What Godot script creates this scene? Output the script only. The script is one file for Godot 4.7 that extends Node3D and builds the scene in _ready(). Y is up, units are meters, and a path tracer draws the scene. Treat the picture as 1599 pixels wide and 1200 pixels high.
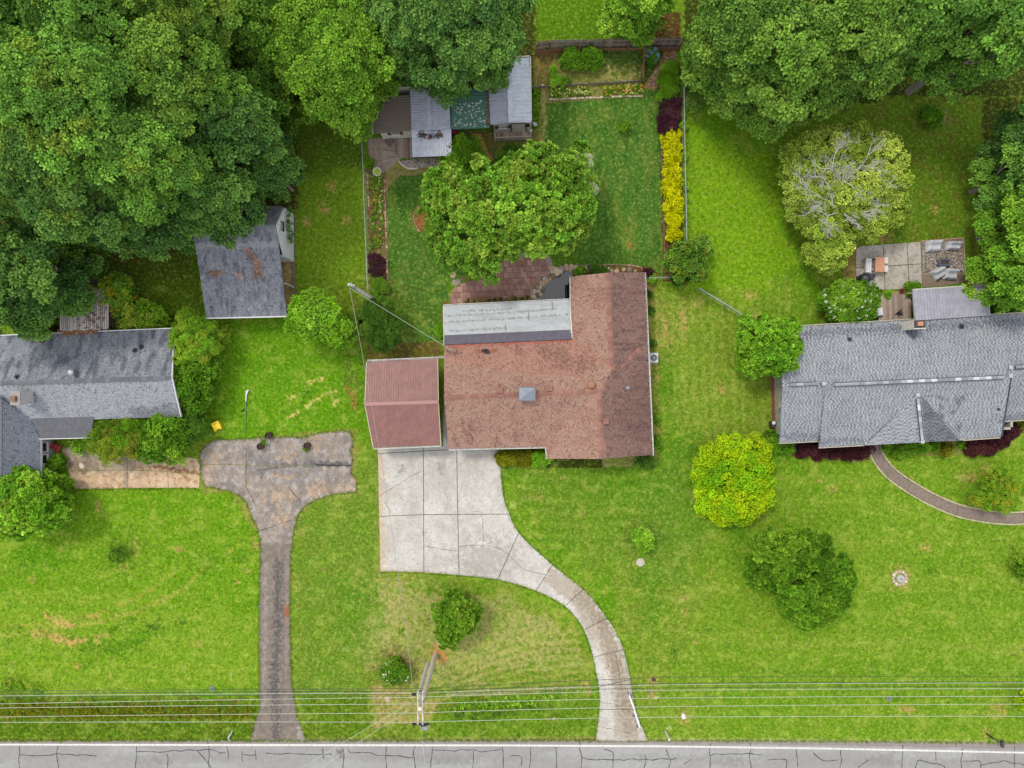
extends Node3D
# A street of single-storey houses seen from straight above, built object by object.
# Units are metres; x runs east, z runs south, y is up. at() turns a place on the site plan (17.5 plan units to the metre on the
# ground, less for what stands higher, as measured from a survey flight 60.9 m up) into metres.
const FLIGHT := 60.9
const LENS := 1066.0
const K := 1.72            # what a white sheet on the ground renders as; colours below are noted as seen and divided by it
var taken := {}
var mats := {}
var rng := RandomNumberGenerator.new()
var grain_tex: ImageTexture
var grass_tex: ImageTexture
var shingle_tex: ImageTexture
var stipple_tex: ImageTexture
var fine_tex: ImageTexture
var lawn_map: Painter
var verges: Array = []
var sprigs := {}

func at(px: float, py: float, h := 0.0) -> Vector3:
	return Vector3((px - 799.5) * (FLIGHT - h) / LENS, h, (py - 600.0) * (FLIGHT - h) / LENS)

func at2(px: float, py: float, h := 0.0) -> Vector2:
	var p := at(px, py, h)
	return Vector2(p.x, p.z)

func flat(list: Array, h := 0.0) -> PackedVector2Array:      # [x, y, x, y, ...] on the plan -> metres
	var out := PackedVector2Array()
	for i in range(0, list.size(), 2):
		out.append(at2(list[i], list[i + 1], h))
	return out

func seen(r: float, g: float, b: float) -> Color:           # a colour as it looks on open ground -> base colour (sRGB)
	var c := Color(r / 255.0, g / 255.0, b / 255.0).srgb_to_linear()
	return Color(c.r / K, c.g / K, c.b / K).linear_to_srgb()

func lin(r: float, g: float, b: float) -> Color:            # the same, linear, for vertex and copy colours
	var c := Color(r / 255.0, g / 255.0, b / 255.0).srgb_to_linear()
	return Color(c.r / K, c.g / K, c.b / K)

func numbered(called: String) -> String:
	var n: int = taken.get(called, 0)
	taken[called] = n + 1
	return called if n == 0 else "%s_%03d" % [called, n]

func tag(o: Node, label: String, category := "", group := "", kind := "") -> Node:
	if label != "": o.set_meta("label", label)
	if category != "": o.set_meta("category", category)
	if group != "": o.set_meta("group", group)
	if kind != "": o.set_meta("kind", kind)
	return o

func thing(called: String, label: String, category: String, where := Vector3.ZERO, turn := 0.0, group := "") -> Node3D:
	var o := Node3D.new()
	o.name = numbered(called)
	add_child(o, true)
	o.position = where
	o.rotation.y = turn
	tag(o, label, category, group)
	return o

func put(called: String, mesh: Mesh, m: Material, parent: Node = self, label := "", category := "", group := "", kind := "") -> MeshInstance3D:
	var o := MeshInstance3D.new()
	o.name = numbered(called) if parent == self else called
	o.mesh = mesh
	o.material_override = m
	parent.add_child(o, true)
	tag(o, label, category, group, kind)
	return o

func st_new() -> SurfaceTool:
	var st := SurfaceTool.new()
	st.begin(Mesh.PRIMITIVE_TRIANGLES)
	st.set_smooth_group(-1)
	return st

func done(st: SurfaceTool) -> ArrayMesh:
	st.generate_normals()
	return st.commit()

func tri(st: SurfaceTool, a: Vector3, b: Vector3, c: Vector3) -> void:
	st.add_vertex(a); st.add_vertex(b); st.add_vertex(c)

func quad(st: SurfaceTool, a: Vector3, b: Vector3, c: Vector3, d: Vector3) -> void:   # clockwise from its front
	tri(st, a, b, c); tri(st, a, c, d)

func box(st: SurfaceTool, c: Vector3, s: Vector3, turn := Basis.IDENTITY) -> void:
	var x := turn.x * s.x / 2; var y := turn.y * s.y / 2; var z := turn.z * s.z / 2
	quad(st, c - x + y - z, c + x + y - z, c + x + y + z, c - x + y + z)
	quad(st, c - x - y + z, c + x - y + z, c + x - y - z, c - x - y - z)
	quad(st, c - x + y + z, c + x + y + z, c + x - y + z, c - x - y + z)
	quad(st, c + x + y - z, c - x + y - z, c - x - y - z, c + x - y - z)
	quad(st, c + x + y + z, c + x + y - z, c + x - y - z, c + x - y + z)
	quad(st, c - x + y - z, c - x + y + z, c - x - y + z, c - x - y - z)

func box_mesh(c: Vector3, s: Vector3, turn := Basis.IDENTITY) -> ArrayMesh:
	var st := st_new()
	box(st, c, s, turn)
	return done(st)

func beam(st: SurfaceTool, a: Vector3, b: Vector3, w: float, t: float) -> void:   # a box laid from a to b, w wide and t high
	var d := (b - a).normalized()
	var side := d.cross(Vector3.UP)
	side = Vector3.RIGHT if side.length() < 0.01 else side.normalized()
	box(st, (a + b) / 2, Vector3(w, t, a.distance_to(b)), Basis(side, side.cross(d) * -1.0, -d))

func beam_mesh(a: Vector3, b: Vector3, w: float, t: float) -> ArrayMesh:
	var st := st_new()
	beam(st, a, b, w, t)
	return done(st)

func tube(st: SurfaceTool, path: PackedVector3Array, radii: PackedFloat32Array, sides := 8, caps := true) -> void:
	st.set_smooth_group(0)
	var rings := []
	var n := path.size()
	var side := Vector3.ZERO
	for i in n:
		var d := (path[mini(i + 1, n - 1)] - path[maxi(i - 1, 0)]).normalized()
		if i == 0:
			side = d.cross(Vector3(0.3, 0.1, 0.9)).normalized()
		else:
			side = (side - d * side.dot(d)).normalized()
		var up := d.cross(side)
		var ring := PackedVector3Array()
		for k in sides:
			var a := TAU * k / sides
			ring.append(path[i] + (side * cos(a) + up * sin(a)) * radii[i])
		rings.append(ring)
	for i in n - 1:
		for k in sides:
			var k2 := (k + 1) % sides
			quad(st, rings[i][k], rings[i][k2], rings[i + 1][k2], rings[i + 1][k])
	st.set_smooth_group(-1)
	if caps:
		for k in sides:
			var k2 := (k + 1) % sides
			tri(st, path[0], rings[0][k2], rings[0][k])
			tri(st, path[n - 1], rings[n - 1][k], rings[n - 1][k2])

func rod(a: Vector3, b: Vector3, r: float, r2 := -1.0, sides := 8) -> ArrayMesh:
	var st := st_new()
	tube(st, PackedVector3Array([a, b]), PackedFloat32Array([r, r if r2 < 0 else r2]), sides)
	return done(st)

func lathe(profile: Array, sides := 16, c := Vector3.ZERO) -> ArrayMesh:      # [[radius, height], ...] from the bottom up
	var st := st_new()
	st.set_smooth_group(0)
	for i in profile.size() - 1:
		for k in sides:
			var a := TAU * k / sides; var b := TAU * (k + 1) / sides
			var r0: float = profile[i][0]; var r1: float = profile[i + 1][0]
			var y0: float = profile[i][1]; var y1: float = profile[i + 1][1]
			quad(st, c + Vector3(r1 * cos(a), y1, r1 * sin(a)), c + Vector3(r1 * cos(b), y1, r1 * sin(b)), c + Vector3(r0 * cos(b), y0, r0 * sin(b)), c + Vector3(r0 * cos(a), y0, r0 * sin(a)))
	return done(st)

func prism(st: SurfaceTool, pts: PackedVector2Array, y0: float, y1: float, bevel := 0.0) -> void:
	if Geometry2D.is_polygon_clockwise(pts):
		pts = pts.duplicate()
		pts.reverse()
	var top := pts
	if bevel > 0.0:
		var inner := Geometry2D.offset_polygon(pts, -bevel)
		if inner.size() == 1 and inner[0].size() == pts.size():
			# keep the vertices paired with those of the rim
			var best := 0
			for i in pts.size():
				if inner[0][i].distance_squared_to(pts[0]) < inner[0][best].distance_squared_to(pts[0]): best = i
			top = PackedVector2Array()
			for i in pts.size(): top.append(inner[0][(i + best) % pts.size()])
	var ids := Geometry2D.triangulate_polygon(top)
	for i in range(0, ids.size(), 3):
		var a := top[ids[i]]; var b := top[ids[i + 1]]; var c := top[ids[i + 2]]
		var va := Vector3(a.x, y1, a.y); var vb := Vector3(b.x, y1, b.y); var vc := Vector3(c.x, y1, c.y)
		if (b - a).cross(c - a) < 0: tri(st, va, vc, vb)
		else: tri(st, va, vb, vc)
	var n := pts.size()
	var ym := y1 if top == pts else y1 - bevel
	for i in n:
		var j := (i + 1) % n
		if ym < y1:
			quad(st, Vector3(pts[j].x, ym, pts[j].y), Vector3(top[j].x, y1, top[j].y), Vector3(top[i].x, y1, top[i].y), Vector3(pts[i].x, ym, pts[i].y))
		quad(st, Vector3(pts[j].x, y0, pts[j].y), Vector3(pts[j].x, ym, pts[j].y), Vector3(pts[i].x, ym, pts[i].y), Vector3(pts[i].x, y0, pts[i].y))

func prism_mesh(pts: PackedVector2Array, y0: float, y1: float, bevel := 0.0) -> ArrayMesh:
	var st := st_new()
	prism(st, pts, y0, y1, bevel)
	return done(st)

func sheet(pts: PackedVector2Array, y: float, rect := Rect2(), tile := 6.0) -> ArrayMesh:   # a flat sheet; UV in tiles, UV2 over rect (metres)
	var st := st_new()
	var ids := Geometry2D.triangulate_polygon(pts)
	for i in range(0, ids.size(), 3):
		var t := [pts[ids[i]], pts[ids[i + 1]], pts[ids[i + 2]]]
		if (t[1] - t[0]).cross(t[2] - t[0]) < 0: t = [t[0], t[2], t[1]]
		for p in t:
			st.set_uv(p / tile)
			if rect.size.x > 0: st.set_uv2((p - rect.position) / rect.size)
			st.add_vertex(Vector3(p.x, y, p.y))
	return done(st)

func smooth_line(pts: PackedVector2Array, steps := 6, closed := false) -> PackedVector2Array:
	var out := PackedVector2Array()
	var n := pts.size()
	for i in (n if closed else n - 1):
		var a := pts[(i - 1 + n) % n] if closed else pts[maxi(i - 1, 0)]
		var b := pts[i]
		var c := pts[(i + 1) % n]
		var d := pts[(i + 2) % n] if closed else pts[mini(i + 2, n - 1)]
		for k in steps: out.append(b.cubic_interpolate(c, a, d, float(k) / steps))
	if not closed: out.append(pts[n - 1])
	return out

func ribbon(st: SurfaceTool, line: PackedVector2Array, w: float, y0: float, y1: float, wobble := 0.0) -> void:   # a low strip along a line
	var left := PackedVector2Array(); var right := PackedVector2Array()
	for i in line.size():
		var d := (line[mini(i + 1, line.size() - 1)] - line[maxi(i - 1, 0)]).normalized()
		var s := Vector2(-d.y, d.x) * w / 2 * (1.0 + rng.randf_range(-wobble, wobble))
		left.append(line[i] + s); right.append(line[i] - s)
	for i in line.size() - 1:
		var a := left[i]; var b := right[i]; var c := right[i + 1]; var d := left[i + 1]
		quad(st, Vector3(a.x, y1, a.y), Vector3(b.x, y1, b.y), Vector3(c.x, y1, c.y), Vector3(d.x, y1, d.y))
		quad(st, Vector3(a.x, y0, a.y), Vector3(a.x, y1, a.y), Vector3(d.x, y1, d.y), Vector3(d.x, y0, d.y))
		quad(st, Vector3(c.x, y0, c.y), Vector3(c.x, y1, c.y), Vector3(b.x, y1, b.y), Vector3(b.x, y0, b.y))

func ribbon_mesh(line: PackedVector2Array, w: float, y0: float, y1: float, wobble := 0.0) -> ArrayMesh:
	var st := st_new()
	ribbon(st, line, w, y0, y1, wobble)
	return done(st)

func stone_mesh(seed_: int, r: Vector3) -> ArrayMesh:
	var g := RandomNumberGenerator.new()
	g.seed = seed_
	var st := st_new()
	var rows := 4; var cols := 7
	var p := []
	for i in rows + 1:
		var ring := []
		for k in cols:
			var a := TAU * (k + 0.5 * (i % 2)) / cols; var e := PI * (float(i) / rows - 0.5)
			var q := 1.0 if i == 0 or i == rows else g.randf_range(0.78, 1.15)
			ring.append(Vector3(cos(a) * cos(e) * r.x * q, sin(e) * r.y * (0.9 if i < rows else 0.8), sin(a) * cos(e) * r.z * q))
		p.append(ring)
	for i in rows:
		for k in cols:
			var k2 := (k + 1) % cols
			quad(st, p[i + 1][k], p[i + 1][k2], p[i][k2], p[i][k])
	return done(st)

# ---------------------------------------------------------------- materials
class Painter:                                   # a map of what a surface is made of and how it is worn, with some shade put in, over a rectangle of the plan
	var w: int
	var h: int
	var r: Rect2
	var k: float
	var d: PackedColorArray
	func _init(rect: Rect2, scale: float, base: Color) -> void:
		r = rect; k = scale
		w = int(rect.size.x * k); h = int(rect.size.y * k)
		d.resize(w * h)
		d.fill(base)
	static func c8(a: Array) -> Color:
		return Color(a[0] / 255.0, a[1] / 255.0, a[2] / 255.0)
	static func noise_of(seed_: int, size: float, oct := 3) -> FastNoiseLite:
		var n := FastNoiseLite.new()
		n.seed = seed_
		n.noise_type = FastNoiseLite.TYPE_SIMPLEX
		n.frequency = 1.0 / size
		n.fractal_octaves = oct
		return n
	func mottle(seed_: int, size: float, col: Array, lo: float, hi: float, amt: float, oct := 3, sx := 1.0, sy := 1.0, area := Rect2()) -> void:
		var n := noise_of(seed_, size, oct)
		var c := c8(col)
		var a := area if area.size.x > 0 else r
		var x0 := clampi(int((a.position.x - r.position.x) * k), 0, w); var x1 := clampi(int((a.end.x - r.position.x) * k), 0, w)
		var y0 := clampi(int((a.position.y - r.position.y) * k), 0, h); var y1 := clampi(int((a.end.y - r.position.y) * k), 0, h)
		for y in range(y0, y1):
			var py := (y / k + r.position.y) * sy
			for x in range(x0, x1):
				var t := smoothstep(lo, hi, n.get_noise_2d((x / k + r.position.x) * sx, py)) * amt
				if t > 0.004:
					var i := y * w + x
					d[i] = d[i].lerp(c, t)
	func _put(m: Image, ox: int, oy: int, c: Color, amt: float, seed_: int, rough: float, edge: float, grain: float) -> void:
		var n := noise_of(seed_, grain, 3)
		var by := m.get_data()
		var mw := m.get_width(); var mh := m.get_height()
		for y in mh:
			var Y := y + oy
			if Y < 0 or Y >= h: continue
			for x in mw:
				var X := x + ox
				var v := by[y * mw + x]
				if v == 0 or X < 0 or X >= w: continue
				var t := smoothstep(0.5 - edge, 0.5 + edge, v / 255.0 + n.get_noise_2d(X / k, Y / k) * rough) * amt
				if t > 0.004:
					var i := Y * w + X
					d[i] = d[i].lerp(c, t)
	func poly(list: Array, col: Array, amt := 1.0, soft := 4.0, rough := 0.5, edge := 0.25, grain := 14.0) -> void:
		var p := PackedVector2Array()
		for i in range(0, list.size(), 2): p.append((Vector2(list[i], list[i + 1]) - r.position) * k)
		var lo := p[0]; var hi := p[0]
		for q in p:
			lo = lo.min(q); hi = hi.max(q)
		var s := maxi(1, int(soft * k))
		var ox := int(lo.x) - 2 * s - 2; var oy := int(lo.y) - 2 * s - 2
		var mw := int(hi.x) - ox + 2 * s + 4; var mh := int(hi.y) - oy + 2 * s + 4
		var m := Image.create(mw, mh, false, Image.FORMAT_L8)
		for y in mh:
			var yy := y + oy + 0.5
			var xs := []
			for i in p.size():
				var a := p[i]; var b := p[(i + 1) % p.size()]
				if (a.y > yy) != (b.y > yy): xs.append(a.x + (yy - a.y) / (b.y - a.y) * (b.x - a.x))
			xs.sort()
			for i in range(0, xs.size() - 1, 2):
				m.fill_rect(Rect2i(int(xs[i]) - ox, y, maxi(1, int(xs[i + 1]) - int(xs[i])), 1), Color.WHITE)
		if s > 1:
			m.resize(maxi(2, mw / s), maxi(2, mh / s), Image.INTERPOLATE_BILINEAR)
			m.resize(mw, mh, Image.INTERPOLATE_CUBIC)
		_put(m, ox, oy, c8(col), amt, list.size() * 7 + int(list[0]), rough, edge, grain)
	func blob(cx: float, cy: float, rx: float, ry: float, col: Array, amt := 1.0, rough := 0.5, edge := 0.3, grain := 12.0) -> void:
		var c := c8(col)
		var n := noise_of(int(cx * 3 + cy), grain, 3)
		var x0 := maxi(0, int((cx - rx * 1.6 - r.position.x) * k)); var x1 := mini(w, int((cx + rx * 1.6 - r.position.x) * k))
		var y0 := maxi(0, int((cy - ry * 1.6 - r.position.y) * k)); var y1 := mini(h, int((cy + ry * 1.6 - r.position.y) * k))
		for y in range(y0, y1):
			for x in range(x0, x1):
				var px := x / k + r.position.x; var py := y / k + r.position.y
				var v := 1.0 - Vector2((px - cx) / rx, (py - cy) / ry).length() * 0.5 + n.get_noise_2d(px, py) * rough
				var t := smoothstep(0.5 - edge, 0.5 + edge, v) * amt
				if t > 0.004:
					d[y * w + x] = d[y * w + x].lerp(c, t)
	func line(list: Array, width: float, col: Array, amt := 1.0, rough := 0.5, edge := 0.35, grain := 8.0) -> void:
		var c := c8(col)
		var n := noise_of(int(list[0] + list[1]), grain, 3)
		for i in range(0, list.size() - 2, 2):
			var a := Vector2(list[i], list[i + 1]); var b := Vector2(list[i + 2], list[i + 3])
			var lo := (a.min(b) - Vector2(width, width) - r.position) * k; var hi := (a.max(b) + Vector2(width, width) - r.position) * k
			for y in range(maxi(0, int(lo.y)), mini(h, int(hi.y) + 1)):
				for x in range(maxi(0, int(lo.x)), mini(w, int(hi.x) + 1)):
					var p := Vector2(x / k, y / k) + r.position
					var q := Geometry2D.get_closest_point_to_segment(p, a, b)
					var v := 1.0 - p.distance_to(q) / width + n.get_noise_2dv(p) * rough
					var t := smoothstep(0.5 - edge, 0.5 + edge, v) * amt
					if t > 0.004: d[y * w + x] = d[y * w + x].lerp(c, t)
	func color_at(px: float, py: float) -> Color:
		return d[clampi(int((py - r.position.y) * k), 0, h - 1) * w + clampi(int((px - r.position.x) * k), 0, w - 1)]
	func texture(div: float) -> ImageTexture:     # colours as seen -> base colours
		var lut := PackedByteArray()
		for i in 256:
			var c := Color(i / 255.0, 0, 0).srgb_to_linear()
			lut.append(clampi(roundi(Color(c.r / div, 0, 0).linear_to_srgb().r * 255.0), 0, 255))
		var by := PackedByteArray()
		by.resize(w * h * 3)
		var j := 0
		for i in w * h:
			var c := d[i]
			by[j] = lut[clampi(int(c.r * 255.0), 0, 255)]; by[j + 1] = lut[clampi(int(c.g * 255.0), 0, 255)]; by[j + 2] = lut[clampi(int(c.b * 255.0), 0, 255)]
			j += 3
		return ImageTexture.create_from_image(Image.create_from_data(w, h, false, Image.FORMAT_RGB8, by))

func gray_tile(size: int, layers: Array, lo: float, hi: float) -> ImageTexture:      # seamless tones between lo and hi (linear), from noise layers [frequency, weight, seed]
	var sum := PackedFloat32Array()
	sum.resize(size * size)
	for l in layers:
		var n := FastNoiseLite.new()
		n.noise_type = FastNoiseLite.TYPE_SIMPLEX
		n.seed = l[2]; n.frequency = l[0]; n.fractal_octaves = 2
		var by := n.get_seamless_image(size, size).get_data()
		var wt: float = l[1]
		for i in size * size: sum[i] += (by[i] / 255.0 - 0.5) * wt
	var out := PackedByteArray()
	out.resize(size * size)
	for i in size * size:
		out[i] = int(pow(clampf(lerpf(lo, hi, sum[i] + 0.5), 0, 1), 1 / 2.2) * 255.0)
	return ImageTexture.create_from_image(Image.create_from_data(size, size, false, Image.FORMAT_L8, out))

func make_shingles(narrow: int, wide: int, low: float, odd: float) -> ImageTexture:            # 5.12 m of asphalt shingles: courses of 0.142 m, tabs about 0.3 m, tones differ from tab to tab
	var n := 512
	var g := RandomNumberGenerator.new()
	g.seed = 5
	var img := Image.create(n, n, false, Image.FORMAT_RGB8)
	var course := n / 36.0
	for c in 36:
		var y0 := int(c * course); var y1 := int((c + 1) * course)
		var x := int(g.randf_range(-30, 0))
		while x < n:
			var wd := g.randi_range(narrow, wide)
			var t := g.randf_range(low, 1.0)
			if g.randf() < odd: t *= 0.8
			img.fill_rect(Rect2i(x, y0, wd, y1 - y0), Color(t, t, t))
			img.fill_rect(Rect2i(x, y0, 1, y1 - y0), Color(t * 0.84, t * 0.84, t * 0.84))
			img.fill_rect(Rect2i(x, y1 - 2, wd, 2), Color(t * 0.82, t * 0.82, t * 0.82))
			x += wd
	for i in 60000:
		var px := g.randi_range(0, n - 1); var py := g.randi_range(0, n - 1)
		var c := img.get_pixel(px, py) * g.randf_range(0.8, 1.2)
		img.set_pixel(px, py, Color(minf(c.r, 1), minf(c.g, 1), minf(c.b, 1)))
	return ImageTexture.create_from_image(img)

func make_stipple() -> ImageTexture:            # laminated shingles: light tabs and darker gaps take turns along every course, staggered
	var n := 512
	var g := RandomNumberGenerator.new()
	g.seed = 6
	var img := Image.create(n, n, false, Image.FORMAT_RGB8)
	img.fill(Color(0.78, 0.78, 0.78))
	var course := n / 36.0
	for c in 36:
		var y0 := int(c * course); var y1 := int((c + 1) * course)
		var x := (c % 2) * 16 + g.randi_range(-9, 9)
		img.fill_rect(Rect2i(0, y1 - 2, n, 2), Color(0.66, 0.66, 0.66))
		while x < n:
			var t := g.randf_range(0.88, 1.0)
			img.fill_rect(Rect2i(x, y0, g.randi_range(10, 15), y1 - y0 - 2), Color(t, t, t))
			if g.randf() < 0.3: img.fill_rect(Rect2i(x + 16, y0, 14, y1 - y0 - 2), Color(0.68, 0.68, 0.68))
			x += 32 + g.randi_range(-8, 8)
	for i in 50000:
		var px := g.randi_range(0, n - 1); var py := g.randi_range(0, n - 1)
		var c := img.get_pixel(px, py) * g.randf_range(0.85, 1.15)
		img.set_pixel(px, py, Color(minf(c.r, 1), minf(c.g, 1), minf(c.b, 1)))
	return ImageTexture.create_from_image(img)

func make_textures() -> void:
	grain_tex = gray_tile(512, [[0.009, 0.55, 1], [0.04, 0.6, 2], [0.2, 0.75, 3]], 0.55, 1.0)
	grass_tex = gray_tile(512, [[0.02, 0.35, 4], [0.09, 0.75, 5], [0.28, 1.1, 6]], 0.45, 1.0)
	shingle_tex = make_shingles(7, 13, 0.84, 0.08)
	stipple_tex = make_stipple()
	fine_tex = gray_tile(512, [[0.01, 0.5, 11], [0.05, 0.5, 12], [0.3, 0.9, 13]], 0.8, 1.0)

func mat(key: String, c: Color, rough := 0.85, opt := {}) -> StandardMaterial3D:
	if mats.has(key): return mats[key]
	var m := StandardMaterial3D.new()
	m.resource_name = key
	m.albedo_color = c
	m.roughness = rough
	m.metallic = opt.get("metal", 0.0)
	m.metallic_specular = opt.get("spec", 0.5)
	if opt.get("grain", 0.0) > 0.0:              # worn tone over the real size of the surface
		m.albedo_texture = grain_tex
		m.albedo_color = Color(minf(c.r * 1.12, 1), minf(c.g * 1.12, 1), minf(c.b * 1.12, 1))
		m.uv1_triplanar = true
		m.uv1_world_triplanar = true
		m.uv1_scale = Vector3.ONE / float(opt.grain)
	if opt.get("leaf", false):
		m.metallic_specular = 0.12
		m.vertex_color_use_as_albedo = true
		m.backlight_enabled = true
		m.backlight = Color(0.36, 0.4, 0.18)
	if opt.get("vertex", false):
		m.vertex_color_use_as_albedo = true
	mats[key] = m
	return m

func mapped(key: String, p: Painter, tile: Texture2D, mean: float, rough := 0.9, bump := 0.0) -> StandardMaterial3D:   # tile over UV, map over UV2
	var m := StandardMaterial3D.new()
	m.resource_name = key
	m.roughness = rough
	m.metallic_specular = 0.15
	m.albedo_texture = tile
	m.detail_enabled = true
	m.detail_albedo = p.texture(K * mean)
	m.detail_uv_layer = BaseMaterial3D.DETAIL_UV_2
	m.detail_blend_mode = BaseMaterial3D.BLEND_MODE_MUL
	if bump > 0:
		m.heightmap_enabled = true
		m.heightmap_texture = tile
		m.heightmap_scale = bump
	mats[key] = m
	return m

func plan_rect(r: Rect2, h := 0.0) -> Rect2:
	var a := at2(r.position.x, r.position.y, h); var b := at2(r.end.x, r.end.y, h)
	return Rect2(a, b - a)

# ---------------------------------------------------------------- the ground and what is laid on it
func paint_lawn() -> Painter:
	var p := Painter.new(Rect2(-100, -75, 1800, 1350), 0.55, Painter.c8([114, 148, 42]))
	p.mottle(10, 160.0, [84, 134, 14], -0.1, 0.45, 0.6, 2)
	p.mottle(11, 120.0, [96, 146, 26], -0.1, 0.45, 0.6)
	p.mottle(12, 60.0, [144, 156, 70], 0.05, 0.6, 0.6)
	# front lawns
	p.poly([455, 770, 590, 720, 595, 900, 780, 910, 920, 1000, 940, 1155, 455, 1155], [128, 142, 64], 0.75, 22, 0.6, 0.5, 40)
	p.poly([560, 905, 700, 905, 800, 930, 900, 1000, 920, 1050, 700, 1070, 570, 1040], [150, 150, 86], 0.85, 24, 0.6, 0.5, 40)
	p.poly([790, 720, 1060, 720, 1075, 900, 1000, 1000, 950, 900, 850, 830], [108, 136, 50], 0.75, 24, 0.6, 0.5, 40)
	p.poly([960, 900, 1100, 820, 1110, 1155, 1000, 1155], [126, 144, 60], 0.7, 24, 0.6, 0.5, 40)
	p.poly([1010, 440, 1200, 490, 1200, 690, 1080, 700, 1030, 640], [134, 150, 66], 0.8, 20, 0.6, 0.5, 40)
	p.poly([1075, 200, 1220, 260, 1240, 420, 1170, 480, 1085, 450], [126, 166, 26], 0.8, 24, 0.6, 0.5, 40)
	p.poly([1230, 110, 1599, 110, 1599, 400, 1340, 400, 1400, 240], [98, 128, 36], 0.9, 16)  # darker lawn under the trees, their shade put into the turf colour
	p.mottle(45, 40.0, [112, 112, 50], 0.0, 0.6, 0.7, 3, 1.0, 1.0, Rect2(1230, 110, 370, 290))
	p.poly([1250, 700, 1599, 690, 1599, 1155, 1000, 1155, 1100, 950], [122, 154, 46], 0.65, 24, 0.6, 0.5, 40)
	p.poly([0, 770, 380, 770, 405, 900, 405, 1070, 0, 1070], [112, 158, 26], 0.6, 22, 0.6, 0.5, 40)
	p.poly([0, 930, 250, 930, 400, 960, 405, 1075, 0, 1080], [138, 164, 56], 0.6, 20, 0.6, 0.5, 40)
	# between the houses on the left
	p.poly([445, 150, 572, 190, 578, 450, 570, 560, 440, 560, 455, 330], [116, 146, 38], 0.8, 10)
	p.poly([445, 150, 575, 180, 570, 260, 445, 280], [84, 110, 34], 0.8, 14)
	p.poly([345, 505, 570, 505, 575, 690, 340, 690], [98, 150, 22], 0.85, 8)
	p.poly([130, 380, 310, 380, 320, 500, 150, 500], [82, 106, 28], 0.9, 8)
	# the fenced back garden
	p.poly([845, 148, 1030, 138, 1034, 430, 880, 426, 850, 385, 700, 440, 700, 530, 605, 540, 600, 265, 700, 260, 845, 240], [80, 120, 56], 0.97, 3, 0.2)
	p.mottle(21, 40.0, [112, 130, 68], 0.05, 0.6, 0.75, 3, 1.0, 0.45, Rect2(604, 150, 428, 280))
	p.mottle(22, 26.0, [52, 96, 36], 0.1, 0.6, 0.6, 3, 1.0, 0.4, Rect2(604, 150, 428, 280))
	p.poly([835, 75, 1000, 70, 1000, 132, 835, 140], [136, 128, 76], 0.95, 3, 0.4)
	p.blob(960, 108, 34, 18, [186, 178, 116], 0.8)
	p.blob(850, 100, 18, 34, [128, 96, 62], 0.85)
	p.blob(905, 118, 60, 14, [124, 124, 62], 0.7)
	p.blob(980, 90, 30, 20, [88, 112, 44], 0.7)
	p.poly([1005, 75, 1035, 80, 1035, 140, 1003, 135], [66, 84, 40], 0.9, 3)
	p.poly([1038, 78, 1058, 78, 1058, 100, 1040, 104, 1024, 142, 1004, 136, 1030, 100], [170, 128, 88], 0.95, 2, 0.4)
	p.poly([835, 140, 1005, 132, 1006, 150, 848, 162, 846, 235, 834, 235], [136, 120, 72], 0.85, 2, 0.4)
	p.line([848, 145, 850, 190, 845, 230], 5, [176, 152, 100], 0.9)
	p.poly([832, 140, 846, 140, 842, 200, 832, 205], [70, 100, 36], 0.8, 2)
	p.poly([700, 205, 840, 205, 840, 240, 760, 250, 700, 240], [112, 98, 58], 0.9, 4)
	p.poly([736, 208, 752, 208, 762, 235, 774, 250, 764, 254, 748, 244], [196, 152, 92], 0.95, 2)
	p.poly([598, 250, 700, 258, 700, 270, 625, 275, 602, 300, 600, 270], [168, 138, 96], 0.75, 3)
	p.poly([604, 270, 608, 460, 612, 540, 604, 540, 600, 270], [168, 142, 92], 0.8, 2)
	p.poly([571, 262, 603, 262, 606, 455, 580, 455], [122, 98, 72], 0.95, 1.5)
	p.poly([1029, 100, 1062, 100, 1068, 440, 1036, 440], [96, 70, 48], 0.95, 1.5)
	p.blob(655, 341, 9, 19, [150, 92, 62], 1.0, 0.1, 0.1)
	p.blob(884, 310, 5, 3, [164, 134, 84], 0.9); p.blob(984, 383, 5, 4, [156, 92, 44], 0.9)
	p.blob(980, 368, 12, 26, [132, 136, 70], 0.6); p.blob(870, 400, 30, 16, [96, 130, 34], 0.7)
	p.poly([695, 470, 702, 470, 702, 500, 692, 505, 688, 495], [140, 96, 66], 0.9, 2)
	p.poly([575, 535, 690, 535, 690, 560, 570, 562], [112, 84, 50], 0.9, 3)
	p.poly([885, 418, 1010, 416, 1030, 428, 1020, 445, 885, 445], [116, 78, 50], 0.95, 2, 0.3)
	# beds along the walls
	p.line([1014, 440, 1018, 560, 1022, 640, 1024, 710], 7, [160, 132, 84], 0.85, 0.8)
	p.line([1026, 470, 1024, 540, 1028, 600, 1028, 680], 3, [176, 140, 92], 0.8, 0.8)
	p.poly([855, 716, 945, 716, 945, 730, 855, 731], [62, 64, 30], 0.9, 2)
	p.poly([940, 714, 1025, 712, 1026, 726, 940, 730], [150, 138, 92], 0.8, 3)
	p.poly([1195, 580, 1206, 580, 1212, 690, 1235, 712, 1350, 722, 1362, 700, 1230, 690], [142, 104, 78], 0.85, 2)
	p.poly([1385, 690, 1599, 660, 1599, 676, 1550, 705, 1480, 712, 1390, 714], [142, 128, 78], 0.8, 3)
	p.poly([1318, 380, 1340, 376, 1342, 470, 1316, 470], [150, 116, 78], 0.85, 3)
	p.blob(1372, 370, 16, 8, [168, 126, 88], 0.9)
	p.blob(1457, 186, 26, 22, [130, 116, 78], 0.65)
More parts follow.
